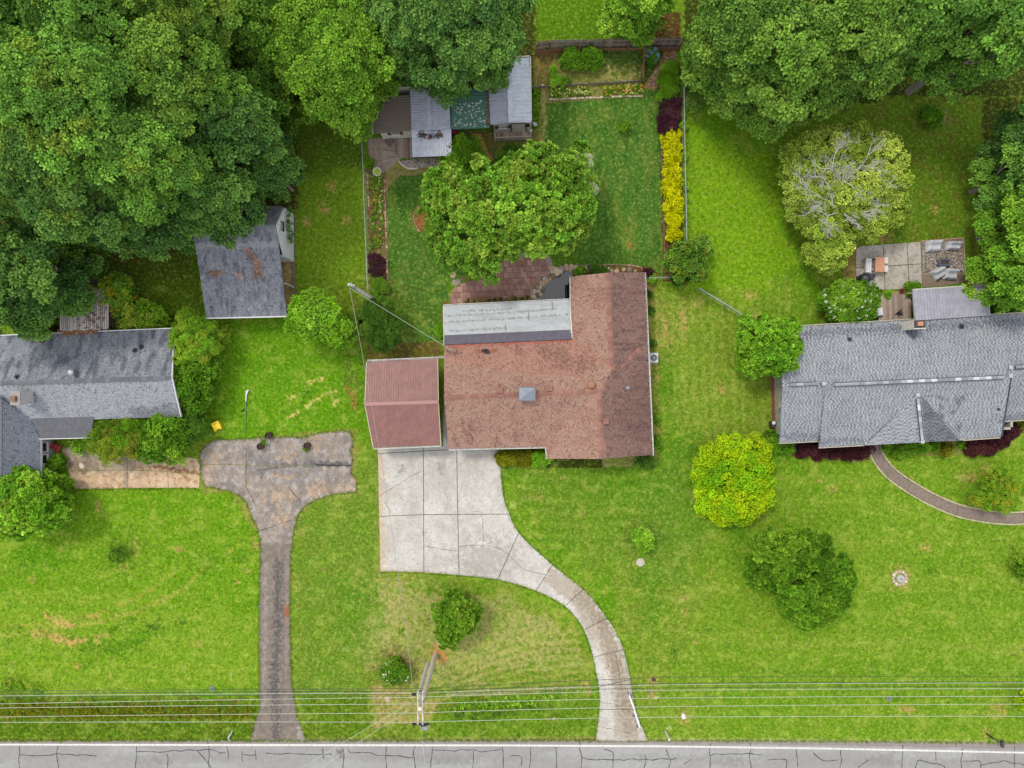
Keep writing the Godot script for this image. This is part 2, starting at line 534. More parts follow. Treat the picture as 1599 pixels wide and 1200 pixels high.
	p.poly([1504, 430, 1560, 470, 1600, 490, 1545, 500, 1505, 445], [70, 58, 36], 0.9, 5)
	# under the big trees
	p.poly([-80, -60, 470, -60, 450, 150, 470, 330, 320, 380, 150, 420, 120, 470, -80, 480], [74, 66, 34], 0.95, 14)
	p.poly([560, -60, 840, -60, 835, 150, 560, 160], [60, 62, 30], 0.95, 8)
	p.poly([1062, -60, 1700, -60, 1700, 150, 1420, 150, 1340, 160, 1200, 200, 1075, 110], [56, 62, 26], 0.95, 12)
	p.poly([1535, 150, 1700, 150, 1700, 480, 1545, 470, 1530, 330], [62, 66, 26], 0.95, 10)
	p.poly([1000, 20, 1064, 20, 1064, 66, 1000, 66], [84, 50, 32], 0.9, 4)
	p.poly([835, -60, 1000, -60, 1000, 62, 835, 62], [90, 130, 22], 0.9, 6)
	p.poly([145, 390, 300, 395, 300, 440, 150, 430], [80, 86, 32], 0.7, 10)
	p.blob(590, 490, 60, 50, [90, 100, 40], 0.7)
	p.poly([80, 455, 95, 455, 95, 520, 40, 520], [78, 54, 34], 0.8, 5)
	p.poly([415, 405, 461, 405, 461, 482, 420, 486], [164, 120, 88], 0.95, 2)
	p.blob(449, 425, 8, 14, [178, 158, 112], 0.8)
	# dirt, wear and tyre tracks
	p.line([-20, 992, 40, 986, 95, 978, 160, 968, 230, 948, 290, 915, 322, 880], 6, [168, 160, 82], 0.8, 0.7)
	p.line([-20, 978, 60, 975, 140, 962, 215, 932, 270, 895], 6, [166, 164, 78], 0.75, 0.7)
	p.line([55, 990, 85, 992, 125, 1001, 160, 990, 210, 965], 6, [62, 112, 14], 0.75, 0.8)
	p.line([130, 1010, 180, 1012, 220, 1000], 18, [70, 120, 18], 0.7, 0.8)
	p.blob(240, 980, 12, 9, [60, 96, 30], 0.7, 0.9); p.blob(282, 968, 7, 6, [70, 100, 40], 0.7, 0.9); p.blob(320, 880, 16, 12, [70, 116, 24], 0.6, 0.9); p.blob(60, 870, 30, 20, [64, 124, 14], 0.5, 0.9)
	for s in [[72, 962, 90, 968, 108, 976, 9], [50, 988, 75, 988, 100, 996, 9], [75, 992, 108, 1004, 130, 998, 9], [148, 993, 165, 990, 165, 990, 6], [135, 962, 150, 960, 150, 960, 5]]:
		p.line([s[0], s[1], s[2], s[3], s[4], s[5]], s[6], [196, 146, 96], 0.95, 0.7)
	for b in [[49, 906, 6, 5], [152, 790, 5, 7], [153, 1003, 5, 4], [280, 857, 7, 4], [310, 1005, 6, 4], [120, 1040, 5, 4], [398, 850, 4, 9], [360, 862, 4, 3], [387, 892, 4, 3], [370, 908, 3, 3], [300, 815, 3, 3], [466, 830, 7, 5], [485, 863, 4, 3], [460, 915, 3, 6], [505, 890, 3, 3], [1445, 855, 6, 6], [1068, 934, 6, 5], [1070, 955, 5, 4], [1598, 1010, 5, 5], [1085, 1003, 3, 3], [1540, 735, 7, 10], [1298, 765, 6, 5], [1280, 750, 5, 3], [1515, 745, 14, 6], [866, 1123, 5, 5], [915, 1078, 6, 12], [1018, 1063, 7, 7], [1016, 1083, 5, 6], [1068, 1120, 8, 9], [1418, 1107, 10, 5], [1558, 1110, 10, 9], [1541, 1142, 5, 6], [1405, 903, 14, 14], [1090, 470, 6, 9], [1125, 605, 7, 8], [1170, 460, 8, 6], [1066, 500, 7, 22], [1040, 520, 8, 30], [1145, 130, 6, 4], [1190, 570, 5, 5], [1460, 328, 5, 5], [1380, 205, 6, 4], [518, 290, 6, 8], [505, 325, 7, 6], [540, 345, 6, 5], [478, 345, 5, 6], [827, 775, 7, 4], [843, 774, 5, 4], [908, 803, 5, 4], [208, 855, 5, 11], [192, 882, 9, 7]]:
		p.blob(b[0], b[1], b[2], b[3], [186, 146, 98], 0.85, 0.9, 0.3, 6.0)
	for s in [[480, 597, 500, 590, 503, 591], [446, 622, 457, 618, 458, 619], [447, 652, 465, 642, 466, 641], [478, 634, 492, 622, 495, 622], [500, 617, 520, 612, 525, 610], [518, 620, 524, 626, 520, 632]]:
		p.line(s, 5, [206, 184, 118], 0.9, 0.8)
	p.line([540, 603, 548, 615, 553, 628, 550, 636], 7, [164, 112, 68], 0.9, 0.8)
	p.line([560, 600, 545, 590, 540, 560], 14, [98, 112, 60], 0.6, 1.0)
	for i in 12:                                    # mower arcs south of the sapling
		var y := 1000.0 + i * 6.0
		p.line([640, y + 60, 700, y + 44, 760, y + 20, 830, y - 4 + i, 900, y - 6], 3, [164, 156, 88] if i % 2 else [100, 130, 44], 0.6, 0.8)
	for i in 26:                                    # mower stripes on the east lawns
		var x := 1042.0 + i * 7.5
		p.line([x, 450, x + 3, 560, x + 8, 680], 3.5, [150, 164, 74] if i % 2 else [98, 142, 30], 0.5, 0.8)
	for i in 14:
		var y := 735.0 + i * 9.0
		p.line([800 + i * 3, y, 900, y + 3, 1060, y - 4], 4, [120, 150, 60] if i % 2 else [80, 126, 26], 0.55, 0.8)
	for b in [[620, 935, 46, 30], [590, 985, 34, 26], [760, 1010, 60, 26], [680, 1050, 50, 16], [850, 985, 36, 30], [560, 930, 16, 40], [610, 990, 30, 20]]: p.blob(b[0], b[1], b[2], b[3], [168, 162, 98], 0.6, 0.9, 0.45, 16.0)
	for b in [[548, 960, 18, 30], [560, 925, 20, 18], [700, 920, 40, 8], [1040, 600, 14, 40], [1060, 690, 30, 20], [1140, 700, 20, 14], [1180, 860, 30, 20], [980, 760, 40, 20], [1020, 930, 16, 40]]: p.blob(b[0], b[1], b[2], b[3], [74, 128, 18], 0.6, 0.9, 0.45, 14.0)
	var specks := RandomNumberGenerator.new()
	specks.seed = 9
	for i in 260:                                    # bare spots, clover and weeds too small to name
		var x := specks.randf_range(0, 1599); var y := specks.randf_range(480, 1150)
		var kind := i % 4
		p.blob(x, y, specks.randf_range(1.6, 4.5) * (2.0 if kind == 3 else 1.0), specks.randf_range(1.4, 4.0) * (2.0 if kind == 3 else 1.0), [[182, 160, 104], [150, 158, 86], [206, 206, 170], [64, 112, 22]][kind], specks.randf_range(0.35, 0.8), 1.0, 0.4, 5.0)
	p.line([1030, 980, 1200, 1010, 1420, 1000, 1599, 1020], 8, [150, 164, 84], 0.5, 0.9); p.line([1010, 1030, 1240, 1050, 1599, 1046], 7, [92, 134, 34], 0.5, 0.9)
	for i in 16: p.line([1210 + i * 3, 720 + i * 26, 1400, 712 + i * 27, 1599, 722 + i * 26], 6, [142, 162, 74] if i % 2 else [98, 140, 36], 0.4, 0.9)
	for i in 14: p.line([10, 785 + i * 20, 200, 790 + i * 20, 395, 782 + i * 20], 6, [136, 166, 60] if i % 2 else [92, 146, 22], 0.35, 0.9)
	p.blob(683, 1020, 13, 12, [190, 126, 80], 0.95, 0.5)
	p.blob(618, 1044, 30, 27, [110, 90, 58], 0.7)
	p.poly([580, 1068, 640, 1085, 720, 1095, 715, 1120, 640, 1130, 580, 1135], [166, 144, 94], 0.8, 6, 0.8)
	p.line([590, 1078, 640, 1083], 8, [190, 158, 112], 0.7)
	p.poly([0, 1085, 400, 1095, 400, 1150, 0, 1150], [84, 108, 26], 0.75, 5, 0.9)
	p.mottle(31, 18.0, [104, 92, 40], 0.1, 0.6, 0.7, 3, 0.5, 1.0, Rect2(0, 1088, 390, 40))
	p.poly([470, 1085, 575, 1085, 575, 1150, 478, 1150], [92, 122, 28], 0.8, 5, 0.8)
	p.poly([690, 1092, 930, 1085, 930, 1150, 660, 1150], [96, 134, 30], 0.7, 6)
	p.line([700, 1083, 780, 1080, 860, 1076, 905, 1072], 5, [176, 168, 146], 0.75, 0.7)
	p.line([-80, 1153, 400, 1152], 5, [112, 116, 46], 0.6)
	p.line([470, 1154, 930, 1152], 5, [150, 136, 92], 0.6)
	p.line([1010, 1153, 1700, 1158], 4, [178, 172, 128], 0.8)
	p.blob(1005, 842, 26, 24, [84, 104, 40], 0.6); p.blob(190, 862, 30, 28, [92, 128, 36], 0.6); p.blob(997, 826, 6, 5, [186, 150, 100], 0.8)
	p.poly([310, 690, 560, 668, 562, 775, 480, 790, 462, 830, 398, 830, 360, 770, 310, 765], [150, 122, 84], 0.6, 6, 0.7)
	p.poly([585, 700, 600, 700, 598, 900, 588, 900], [150, 132, 90], 0.5, 4)
	for i in p.d.size():                              # deeper, less bluish turf
		var c := p.d[i]
		if c.g > c.r * 1.04: p.d[i] = Color(c.r * 0.935, c.g * 0.955, c.b * 0.76)
	p.poly([458, 800, 590, 720, 594, 1000, 560, 1080, 458, 1080], [88, 128, 34], 0.45, 26, 0.8, 0.5, 40)
	p.poly([1010, 700, 1100, 700, 1090, 900, 1000, 900], [84, 124, 34], 0.5, 26, 0.8, 0.5, 40)
	p.mottle(41, 9.0, [70, 112, 22], 0.1, 0.65, 0.5, 2)
	p.mottle(43, 30.0, [90, 142, 18], 0.1, 0.6, 0.3, 4, 1.0, 1.0, Rect2(-100, 480, 1800, 680))
	p.mottle(44, 34.0, [164, 176, 80], 0.12, 0.7, 0.4, 4, 0.8, 1.0, Rect2(-100, 430, 1800, 730))
	p.mottle(42, 7.0, [180, 184, 96], 0.2, 0.7, 0.5, 2)
	return p

func crack(list: Array, step: float, wob: float) -> PackedVector2Array:      # a wandering line through the given plan points
	var out := PackedVector2Array()
	for i in range(0, list.size() - 2, 2):
		var a := at2(list[i], list[i + 1]); var b := at2(list[i + 2], list[i + 3])
		var n := maxi(1, int(a.distance_to(b) / step))
		for k in n: out.append(a.lerp(b, float(k) / n) + Vector2(rng.randf_range(-wob, wob), rng.randf_range(-wob, wob)))
	out.append(at2(list[list.size() - 2], list[list.size() - 1]))
	return out

func slabs(parent: Node3D, called: String, outline: PackedVector2Array, cuts: Array, gap: float, y0: float, y1: float, m: Material, rect: Rect2, tile := 6.0) -> void:   # concrete poured in bays: the outline, cut along the joints
	var left: Array = [outline]
	for c in cuts:
		var line := flat(c)
		var a := line[0]; var b := line[line.size() - 1]
		var strip := PackedVector2Array(); var back := PackedVector2Array()
		for i in line.size():
			var d := (line[mini(i + 1, line.size() - 1)] - line[maxi(i - 1, 0)]).normalized()
			strip.append(line[i] + Vector2(-d.y, d.x) * gap / 2); back.append(line[i] - Vector2(-d.y, d.x) * gap / 2)
		back.reverse(); strip.append_array(back)
		var next := []
		for q in left:
			for r in Geometry2D.clip_polygons(q, strip):
				if not Geometry2D.is_polygon_clockwise(r) and absf(area_of(r)) > 0.01: next.append(r)
		left = next
	for q in left:
		var st := st_new()
		var ids := Geometry2D.triangulate_polygon(q)
		for i in range(0, ids.size(), 3):
			var t := [q[ids[i]], q[ids[i + 1]], q[ids[i + 2]]]
			if (t[1] - t[0]).cross(t[2] - t[0]) < 0: t = [t[0], t[2], t[1]]
			for p in t:
				st.set_uv(p / tile); st.set_uv2((p - rect.position) / rect.size)
				st.add_vertex(Vector3(p.x, y1, p.y))
		for i in q.size():
			var b = q[i]; var a = q[(i + 1) % q.size()]
			for v in [Vector3(a.x, y0, a.y), Vector3(a.x, y1, a.y), Vector3(b.x, y1, b.y), Vector3(a.x, y0, a.y), Vector3(b.x, y1, b.y), Vector3(b.x, y0, b.y)]:
				var p := Vector2(v.x, v.z)
				st.set_uv(p / tile); st.set_uv2((p - rect.position) / rect.size)
				st.add_vertex(v)
		put(called, done(st), m, parent)

func area_of(p: PackedVector2Array) -> float:
	var s := 0.0
	for i in p.size(): s += p[i].cross(p[(i + 1) % p.size()])
	return s / 2

func surface(called: String, label: String) -> Node3D:
	var o := thing(called, label, "")
	o.set_meta("kind", "structure")
	return o

func build_ground() -> void:
	var far := mat("far_grass", Color(1, 1, 1), 0.95, {})
	far.albedo_texture = grass_tex
	far.uv1_world_triplanar = true; far.uv1_triplanar = true; far.uv1_scale = Vector3.ONE / 6.0
	far.albedo_color = Color(seen(112, 146, 44).r * 1.2, seen(112, 146, 44).g * 1.2, seen(112, 146, 44).b * 1.2)
	put("ground", sheet(PackedVector2Array([Vector2(-400, -400), Vector2(400, -400), Vector2(400, 400), Vector2(-400, 400)]), -0.05), far, self, "wide green ground reaching beyond the gardens", "", "", "structure")
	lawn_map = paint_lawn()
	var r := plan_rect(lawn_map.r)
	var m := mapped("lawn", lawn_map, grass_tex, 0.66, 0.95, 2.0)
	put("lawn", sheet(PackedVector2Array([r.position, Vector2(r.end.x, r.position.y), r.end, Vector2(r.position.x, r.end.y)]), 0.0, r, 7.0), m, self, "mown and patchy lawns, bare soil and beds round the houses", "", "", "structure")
	# the road
	var rp := Painter.new(Rect2(-100, 1140, 1800, 200), 0.6, Painter.c8([160, 159, 157]))
	rp.mottle(51, 60.0, [176, 176, 176], -0.1, 0.5, 0.7, 3, 0.25, 1.0)
	rp.mottle(52, 10.0, [160, 159, 159], 0.1, 0.7, 0.5, 3, 0.6, 1.0)
	rp.poly([-100, 1140, 1700, 1140, 1700, 1174, 1599, 1171, 1300, 1165, 1000, 1162, -100, 1161], [150, 138, 134], 0.8, 2, 0.2)
	rp.mottle(53, 14.0, [168, 154, 144], 0.1, 0.6, 0.5, 3, 0.5, 1.0, Rect2(-100, 1140, 1800, 24))
	for y in [1182, 1206]: rp.line([-100, y, 500, y + 1, 1000, y + 2, 1700, y + 8], 9, [146, 145, 143], 0.4, 0.9)
	for b in [[240, 1190, 22, 7], [700, 1186, 30, 6], [1140, 1190, 24, 6], [1380, 1186, 18, 8]]: rp.blob(b[0], b[1], b[2], b[3], [138, 136, 134], 0.5, 0.8)
	rp.blob(530, 1176, 5, 6, [112, 110, 108], 0.8)
	var rr := plan_rect(rp.r)
	var road := surface("road", "grey cracked asphalt road along the foot of the lawns")
	put("asphalt", sheet(flat([-100, 1157, 500, 1156.5, 1040, 1156.5, 1300, 1158, 1599, 1160.5, 1700, 1162, 1700, 1300, -100, 1300]), 0.016, rr, 5.0), mapped("road_asphalt", rp, fine_tex, 0.9, 0.9, 0.3), road)
	var white := mat("road_paint", seen(224, 222, 216), 0.7, {"grain": 2.0})
	var edge := [-100.0, 1163.0, 180.0, 1163.5, 800.0, 1164.5, 1040.0, 1166.0, 1300.0, 1169.5, 1700.0, 1178.0]
	put("edge_line", ribbon_mesh(flat(edge), 0.15, 0.014, 0.022), white, road)
	var bumps := st_new()                             # the raised ticks of the thermoplastic line
	for i in 170:
		var x := 180.0 + i * 8.4
		var y := 1163.5
		for k in range(0, edge.size() - 2, 2):
			if x >= edge[k] and x <= edge[k + 2]: y = lerpf(edge[k + 1], edge[k + 3], (x - edge[k]) / (edge[k + 2] - edge[k]))
		box(bumps, at(x, y) + Vector3(0, 0.024, 0.0), Vector3(0.2, 0.012, 0.17))
	put("line_ticks", done(bumps), white, road).set_meta("kind", "stuff")
	put("centre_line", ribbon_mesh(flat([-100, 1232, 1700, 1240]), 0.12, 0.014, 0.022), mat("yellow_paint", seen(220, 170, 40), 0.7), road)
	var tar := mat("crack_tar", seen(52, 52, 54), 0.8)
	for c in [[214, 1164, 212, 1200, 215, 1280], [262, 1176, 268, 1290], [214, 1173, 262, 1174, 324, 1172, 353, 1176], [308, 1173, 318, 1186, 330, 1200], [324, 1158, 326, 1200, 322, 1290], [353, 1165, 356, 1185], [376, 1172, 378, 1190], [378, 1178, 399, 1179], [399, 1170, 400, 1188], [416, 1176, 440, 1177, 480, 1179, 518, 1178], [504, 1170, 505, 1186], [536, 1170, 536, 1290], [544, 1167, 545, 1177, 570, 1176, 600, 1180, 647, 1184], [602, 1165, 602, 1290], [649, 1165, 646, 1176, 649, 1200, 652, 1290], [674, 1166, 674, 1290], [675, 1173, 720, 1172, 760, 1174, 783, 1171], [738, 1172, 738, 1200], [784, 1166, 786, 1210], [828, 1166, 828, 1290], [798, 1180, 812, 1182, 814, 1196], [867, 1166, 870, 1290], [905, 1160, 909, 1200, 909, 1290], [909, 1185, 930, 1187, 956, 1187, 1007, 1186, 1045, 1186], [945, 1170, 956, 1177, 957, 1290], [1007, 1179, 1007, 1200, 1008, 1290], [1040, 1168, 1046, 1188, 1046, 1290], [1046, 1188, 1057, 1184], [1068, 1195, 1080, 1186], [1108, 1162, 1109, 1200, 1110, 1290], [1108, 1180, 1150, 1178, 1190, 1179], [1171, 1162, 1171, 1290], [1200, 1186, 1228, 1188, 1230, 1290], [1245, 1172, 1246, 1198], [1270, 1176, 1285, 1187, 1310, 1187], [1313, 1166, 1313, 1290], [1340, 1200, 1357, 1187], [1409, 1165, 1411, 1290], [1430, 1200, 1432, 1188, 1455, 1191, 1475, 1198, 1476, 1290], [1460, 1174, 1462, 1190], [1502, 1168, 1504, 1290], [1502, 1190, 1530, 1190, 1532, 1290], [1530, 1194, 1570, 1190, 1599, 1194, 1660, 1192], [1584, 1165, 1585, 1290], [90, 1164, 92, 1290], [30, 1164, 28, 1290], [28, 1180, 90, 1178, 150, 1181]]:
		put("crack", ribbon_mesh(smooth_line(crack(c, 0.55, 0.1), 3), 0.06, 0.014, 0.021, 0.45), tar, road)
	# the concrete driveway
	var dp := Painter.new(Rect2(580, 690, 450, 475), 1.1, Painter.c8([207, 203, 196]))
	dp.mottle(61, 70.0, [194, 188, 180], -0.1, 0.45, 0.75)
	dp.mottle(62, 34.0, [218, 214, 208], 0.0, 0.7, 0.6)
	dp.line([640, 715, 645, 800, 680, 870, 800, 900], 8, [186, 180, 172], 0.5, 0.8); dp.line([690, 715, 700, 790, 740, 850, 830, 890], 8, [186, 180, 172], 0.5, 0.8); dp.blob(688, 730, 5, 8, [120, 112, 104], 0.5, 0.8); dp.blob(628, 735, 5, 6, [128, 120, 112], 0.45, 0.8)
	dp.mottle(63, 14.0, [182, 175, 166], 0.2, 0.8, 0.5)
	dp.line([592, 705, 596, 890], 10, [206, 178, 142], 0.6, 0.9)
	dp.line([596, 892, 700, 896], 4, [206, 176, 140], 0.7, 0.9)
	dp.blob(760, 870, 40, 30, [172, 166, 158], 0.6); dp.blob(700, 740, 50, 30, [184, 178, 170], 0.5)
	dp.poly([862, 882, 915, 925, 958, 985, 985, 1060, 1000, 1153, 960, 1153, 955, 1060, 925, 1000, 900, 950, 850, 905], [176, 164, 146], 0.7, 8, 0.6)
	dp.line([905, 930, 940, 970, 962, 1040, 975, 1100, 985, 1140], 18, [148, 134, 114], 0.6, 0.8)
	dp.line([930, 1000, 948, 1060, 955, 1140], 7, [216, 210, 198], 0.6, 0.8)
	dp.line([735, 830, 745, 850, 760, 848], 8, [222, 219, 214], 0.6, 0.9); dp.line([676, 830, 680, 855], 6, [222, 219, 213], 0.5, 0.9)
	dp.poly([590, 690, 790, 690, 790, 706, 590, 712], [196, 196, 190], 0.8, 2)
	dp.mottle(64, 5.0, [150, 142, 132], 0.35, 0.8, 0.5, 2)
	var dm := mapped("driveway_concrete", dp, fine_tex, 0.9, 0.9, 0.3)
	var drive := surface("concrete_driveway", "pale concrete driveway sweeping from the red-roofed house to the road")
	var dr := plan_rect(dp.r)
	var outline := PackedVector2Array(flat([590, 700, 692, 697, 694, 560, 683, 560, 684, 556, 697, 556, 700, 694, 782, 692, 779, 706]))
	outline.append_array(smooth_line(flat([780, 706, 785, 770, 795, 803, 812, 835, 862, 882, 915, 925, 940, 955, 962, 988, 975, 1020, 984, 1060, 990, 1098, 1000, 1130, 1012, 1157]), 4))
	outline.append_array(flat([931, 1157]))
	outline.append_array(smooth_line(flat([931, 1153, 936, 1110, 936, 1080, 931, 1050, 922, 1010, 907, 975, 880, 945, 835, 922, 776, 905, 700, 897, 632, 893, 594, 893]), 3))
	verges.append(outline.slice(8)); put("joint_bed", sheet(outline, 0.008), mat("joint_dirt", seen(110, 98, 84), 0.95, {"grain": 3.0}), drive)
	slabs(drive, "slab", outline, [[661, 690, 662, 900], [713, 690, 714, 760, 717, 910], [585, 807, 661, 804, 800, 803], [812, 828, 774, 912], [866, 878, 832, 930], [914, 917, 879, 950], [962, 958, 900, 990], [976, 1014, 914, 1030], [990, 1060, 920, 1076], [996, 1108, 930, 1108], [585, 709, 690, 703, 800, 702]], 0.06, 0.008, 0.045, dm, dr, 5.0)
	var hair := mat("hairline_crack", seen(108, 98, 88), 0.9)
	for c in [[663, 853, 690, 858, 713, 861], [717, 854, 760, 851, 790, 862, 818, 891], [740, 798, 753, 800, 755, 845], [592, 775, 640, 745, 661, 736], [600, 785, 610, 800], [930, 1095, 960, 1100, 985, 1112], [958, 1010, 965, 1040, 972, 1080], [938, 1135, 960, 1140, 985, 1146], [818, 891, 850, 897, 862, 900]]:
		put("crack", ribbon_mesh(crack(c, 0.3, 0.05), 0.035, 0.04, 0.048, 0.5), hair, drive)
	# the asphalt driveway on the left
	var ap := Painter.new(Rect2(300, 660, 265, 505), 1.1, Painter.c8([160, 149, 139]))
	ap.mottle(71, 50.0, [143, 135, 128], -0.1, 0.4, 0.8)
	ap.mottle(72, 22.0, [184, 176, 172], 0.05, 0.6, 0.7)
	ap.mottle(73, 26.0, [186, 162, 142], 0.3, 0.7, 0.5)
	for b in [[448, 715, 12, 8], [490, 692, 10, 10], [320, 745, 10, 25], [485, 770, 10, 6], [440, 775, 22, 12], [448, 745, 12, 5], [545, 760, 16, 10], [500, 760, 10, 10], [335, 715, 8, 8], [440, 812, 14, 10], [430, 740, 8, 6]]:
		ap.blob(b[0], b[1], b[2] * 0.8, b[3] * 0.8, [200, 166, 134], 0.6, 1.2)
	for b in [[500, 725, 60, 4, 50], [410, 720, 20, 14, 120], [465, 735, 30, 14, 128]]:
		ap.blob(b[0], b[1], b[2], b[3], [b[4], b[4], b[4] + 8], 0.45, 0.9)
	ap.poly([400, 850, 460, 850, 460, 1160, 385, 1160], [131, 120, 110], 0.75, 10)
	ap.line([434, 880, 434, 980, 428, 1060, 432, 1150], 10, [96, 92, 90], 0.75, 0.9)
	ap.line([414, 880, 413, 1000, 410, 1100], 6, [166, 152, 148], 0.6, 0.8)
	ap.line([448, 880, 447, 1000, 446, 1060], 4, [162, 140, 132], 0.6, 0.8)
	ap.blob(447, 955, 4, 10, [160, 92, 62], 0.8); ap.mottle(74, 5.0, [118, 112, 112], 0.3, 0.75, 0.6, 2)
	var asphalt := surface("asphalt_driveway", "weathered grey asphalt driveway with a turning pad, left of the concrete one")
	var ao := flat([314, 745, 312, 712, 318, 700, 331, 688, 380, 686, 420, 683, 470, 684, 505, 676, 545, 673, 552, 690, 547, 705, 551, 720, 547, 738, 556, 748, 557, 768, 520, 772])
	ao.append_array(smooth_line(flat([520, 772, 490, 782, 470, 797, 460, 820, 456, 850, 453, 890, 453, 960, 454, 1050, 460, 1100, 466, 1125, 479, 1157]), 3))
	ao.append_array(smooth_line(flat([390, 1157, 400, 1120, 405, 1090, 404, 1000, 405, 900, 407, 860, 403, 830, 392, 800, 375, 775, 345, 764, 320, 760]), 3))
	var rough_edge := PackedVector2Array()
	for i in ao.size():
		var b := ao[(i + 1) % ao.size()]
		var n := maxi(1, int(ao[i].distance_to(b) / 0.3))
		for k in n: rough_edge.append(ao[i].lerp(b, float(k) / n) + Vector2(rng.randf_range(-0.06, 0.06), rng.randf_range(-0.05, 0.05)))
	verges.append(rough_edge)
	slabs(asphalt, "paving", rough_edge, [[312, 727, 350, 725, 390, 727, 430, 728, 470, 727, 500, 727, 556, 728], [384, 727, 384, 760, 400, 790]], 0.05, 0.0, 0.03, mapped("old_asphalt", ap, grain_tex, 0.78, 0.92, 0.7), plan_rect(ap.r), 4.0)
	put("crack", ribbon_mesh(crack([492, 727, 520, 727, 548, 727], 0.3, 0.05), 0.16, 0.02, 0.037, 0.5), tar, asphalt)
	for c in [[384, 700, 384, 740], [408, 735, 410, 752], [400, 735, 440, 730], [450, 760, 470, 785], [404, 830, 440, 818, 456, 812], [428, 900, 434, 930, 430, 960], [420, 1040, 440, 1036, 452, 1040]]:
		put("crack", ribbon_mesh(crack(c, 0.3, 0.06), 0.045, 0.022, 0.035, 0.5), tar, asphalt)
	# the old concrete walk to the left house
	var wp := Painter.new(Rect2(90, 690, 235, 80), 1.2, Painter.c8([206, 178, 146]))
	wp.mottle(81, 30.0, [218, 192, 164], 0.0, 0.5, 0.7); wp.mottle(82, 16.0, [176, 140, 108], 0.2, 0.6, 0.7)
	wp.poly([95, 690, 180, 700, 215, 715, 210, 735, 120, 735, 100, 720], [166, 152, 136], 0.85, 6, 0.6)
	wp.blob(118, 728, 26, 10, [128, 112, 94], 0.7); wp.blob(196, 748, 4, 14, [150, 140, 130], 0.6)
	wp.line([240, 729, 270, 732, 310, 740], 5, [130, 96, 66], 0.7, 0.9); wp.line([275, 735, 295, 748], 4, [140, 104, 74], 0.6, 0.9)
	var walk := surface("concrete_walk", "sandy broken concrete walk in front of the left house")
	slabs(walk, "slab", flat([97, 702, 130, 690, 200, 704, 305, 716, 312, 726, 311, 762, 240, 762, 118, 764, 108, 740]), [[95, 736, 150, 735, 195, 734, 250, 736, 320, 742], [199, 700, 199, 770], [262, 736, 263, 770]], 0.04, 0.0, 0.035, mapped("old_concrete", wp, grain_tex, 0.78, 0.92, 0.5), plan_rect(wp.r), 4.0)
	# the curved garden path on the right
	var path := surface("garden_path", "curved brown garden path with pale curbs in front of the grey-roofed house")
	var pl := smooth_line(flat([1364, 690, 1370, 712, 1390, 738, 1420, 760, 1455, 780, 1495, 797, 1535, 806, 1570, 809.5, 1599, 809, 1660, 802]), 5)
	var pm := mat("path_gravel", seen(136, 120, 110), 0.95, {"grain": 2.2})
	var cm := mat("path_curb", seen(196, 184, 152), 0.9, {"grain": 2.0})
	var seg := pl.size() - 1
	verges.append(flat([-60, 1157, 390, 1156.5])); verges.append(flat([478, 1156.5, 930, 1156.5])); verges.append(flat([1012, 1156.5, 1040, 1156.5, 1300, 1158, 1599, 1160.5]))
	verges.append(flat([97, 764, 312, 763]))
	for k in 9:
		var part := PackedVector2Array()
		for i in range(k * seg / 9, (k + 1) * seg / 9 + 1): part.append(pl[i])
		part[part.size() - 1] = part[part.size() - 1].lerp(part[part.size() - 2], 0.06)
		put("slab", ribbon_mesh(part, 0.92, 0.0, 0.03), pm, path)
	for s in [-1, 1]:
		var side := PackedVector2Array()
		for i in pl.size():
			var d := (pl[mini(i + 1, pl.size() - 1)] - pl[maxi(i - 1, 0)]).normalized()
			side.append(pl[i] + Vector2(-d.y, d.x) * 0.54 * s)
		verges.append(side)
		put("curb", ribbon_mesh(side, 0.13, 0.0, 0.06, 0.2), cm, path)
	# the terrace behind the red-roofed house: stamped tiles round a pond
	var terrace := surface("terrace", "red tiled terrace with rounded edge between the maple and the sunroom")
	var to := smooth_line(flat([706, 480, 703, 462, 712, 448, 735, 438, 760, 425, 790, 405, 820, 392, 846, 384, 858, 405, 862, 425, 846, 436, 836, 450, 830, 462, 795, 467, 745, 467, 728, 472, 722, 482]), 3, true)
	put("mortar", sheet(to, 0.012), mat("mortar", seen(132, 98, 84), 0.95, {"grain": 2.0}), terrace)
	var reds := [mat("tile_red", seen(178, 138, 124), 0.85, {"grain": 3.0}), mat("tile_rose", seen(168, 126, 114), 0.85, {"grain": 3.0}), mat("tile_brown", seen(158, 118, 102), 0.85, {"grain": 3.0}), mat("tile_pale", seen(188, 150, 134), 0.85, {"grain": 3.0})]
	var t0 := at2(700, 380); var ts := 0.52
	for row in 12:
		for col in 19:
			var c := t0 + Vector2((col + 0.5 * (row % 2)) * ts, row * ts - col * 0.022)
			var cell := PackedVector2Array()
			for q in [Vector2(-1, -1), Vector2(1, -1), Vector2(1, 1), Vector2(-1, 1)]: cell.append(c + q * (ts / 2 - 0.018) + Vector2(rng.randf_range(-0.012, 0.012), rng.randf_range(-0.012, 0.012)))
			for q in Geometry2D.intersect_polygons(cell, to):
				if area_of(q) > 0.03: put("tile", prism_mesh(q, 0.012, 0.04 + rng.randf_range(0, 0.008)), reds[rng.randi() % 4], terrace)
	var pond := surface("pond", "small dark garden pond tucked into the corner by the sunroom")
	put("water", sheet(smooth_line(flat([838, 472, 842, 456, 852, 444, 862, 435, 872, 428, 882, 425, 894, 428, 896, 472]), 4, true), 0.03), mat("pond_water", Color(0.035, 0.045, 0.04), 0.06, {"spec": 0.6}), pond)
	# paved yard of the right house
	var yp := Painter.new(Rect2(1330, 370, 120, 90), 2.0, Painter.c8([190, 183, 172]))
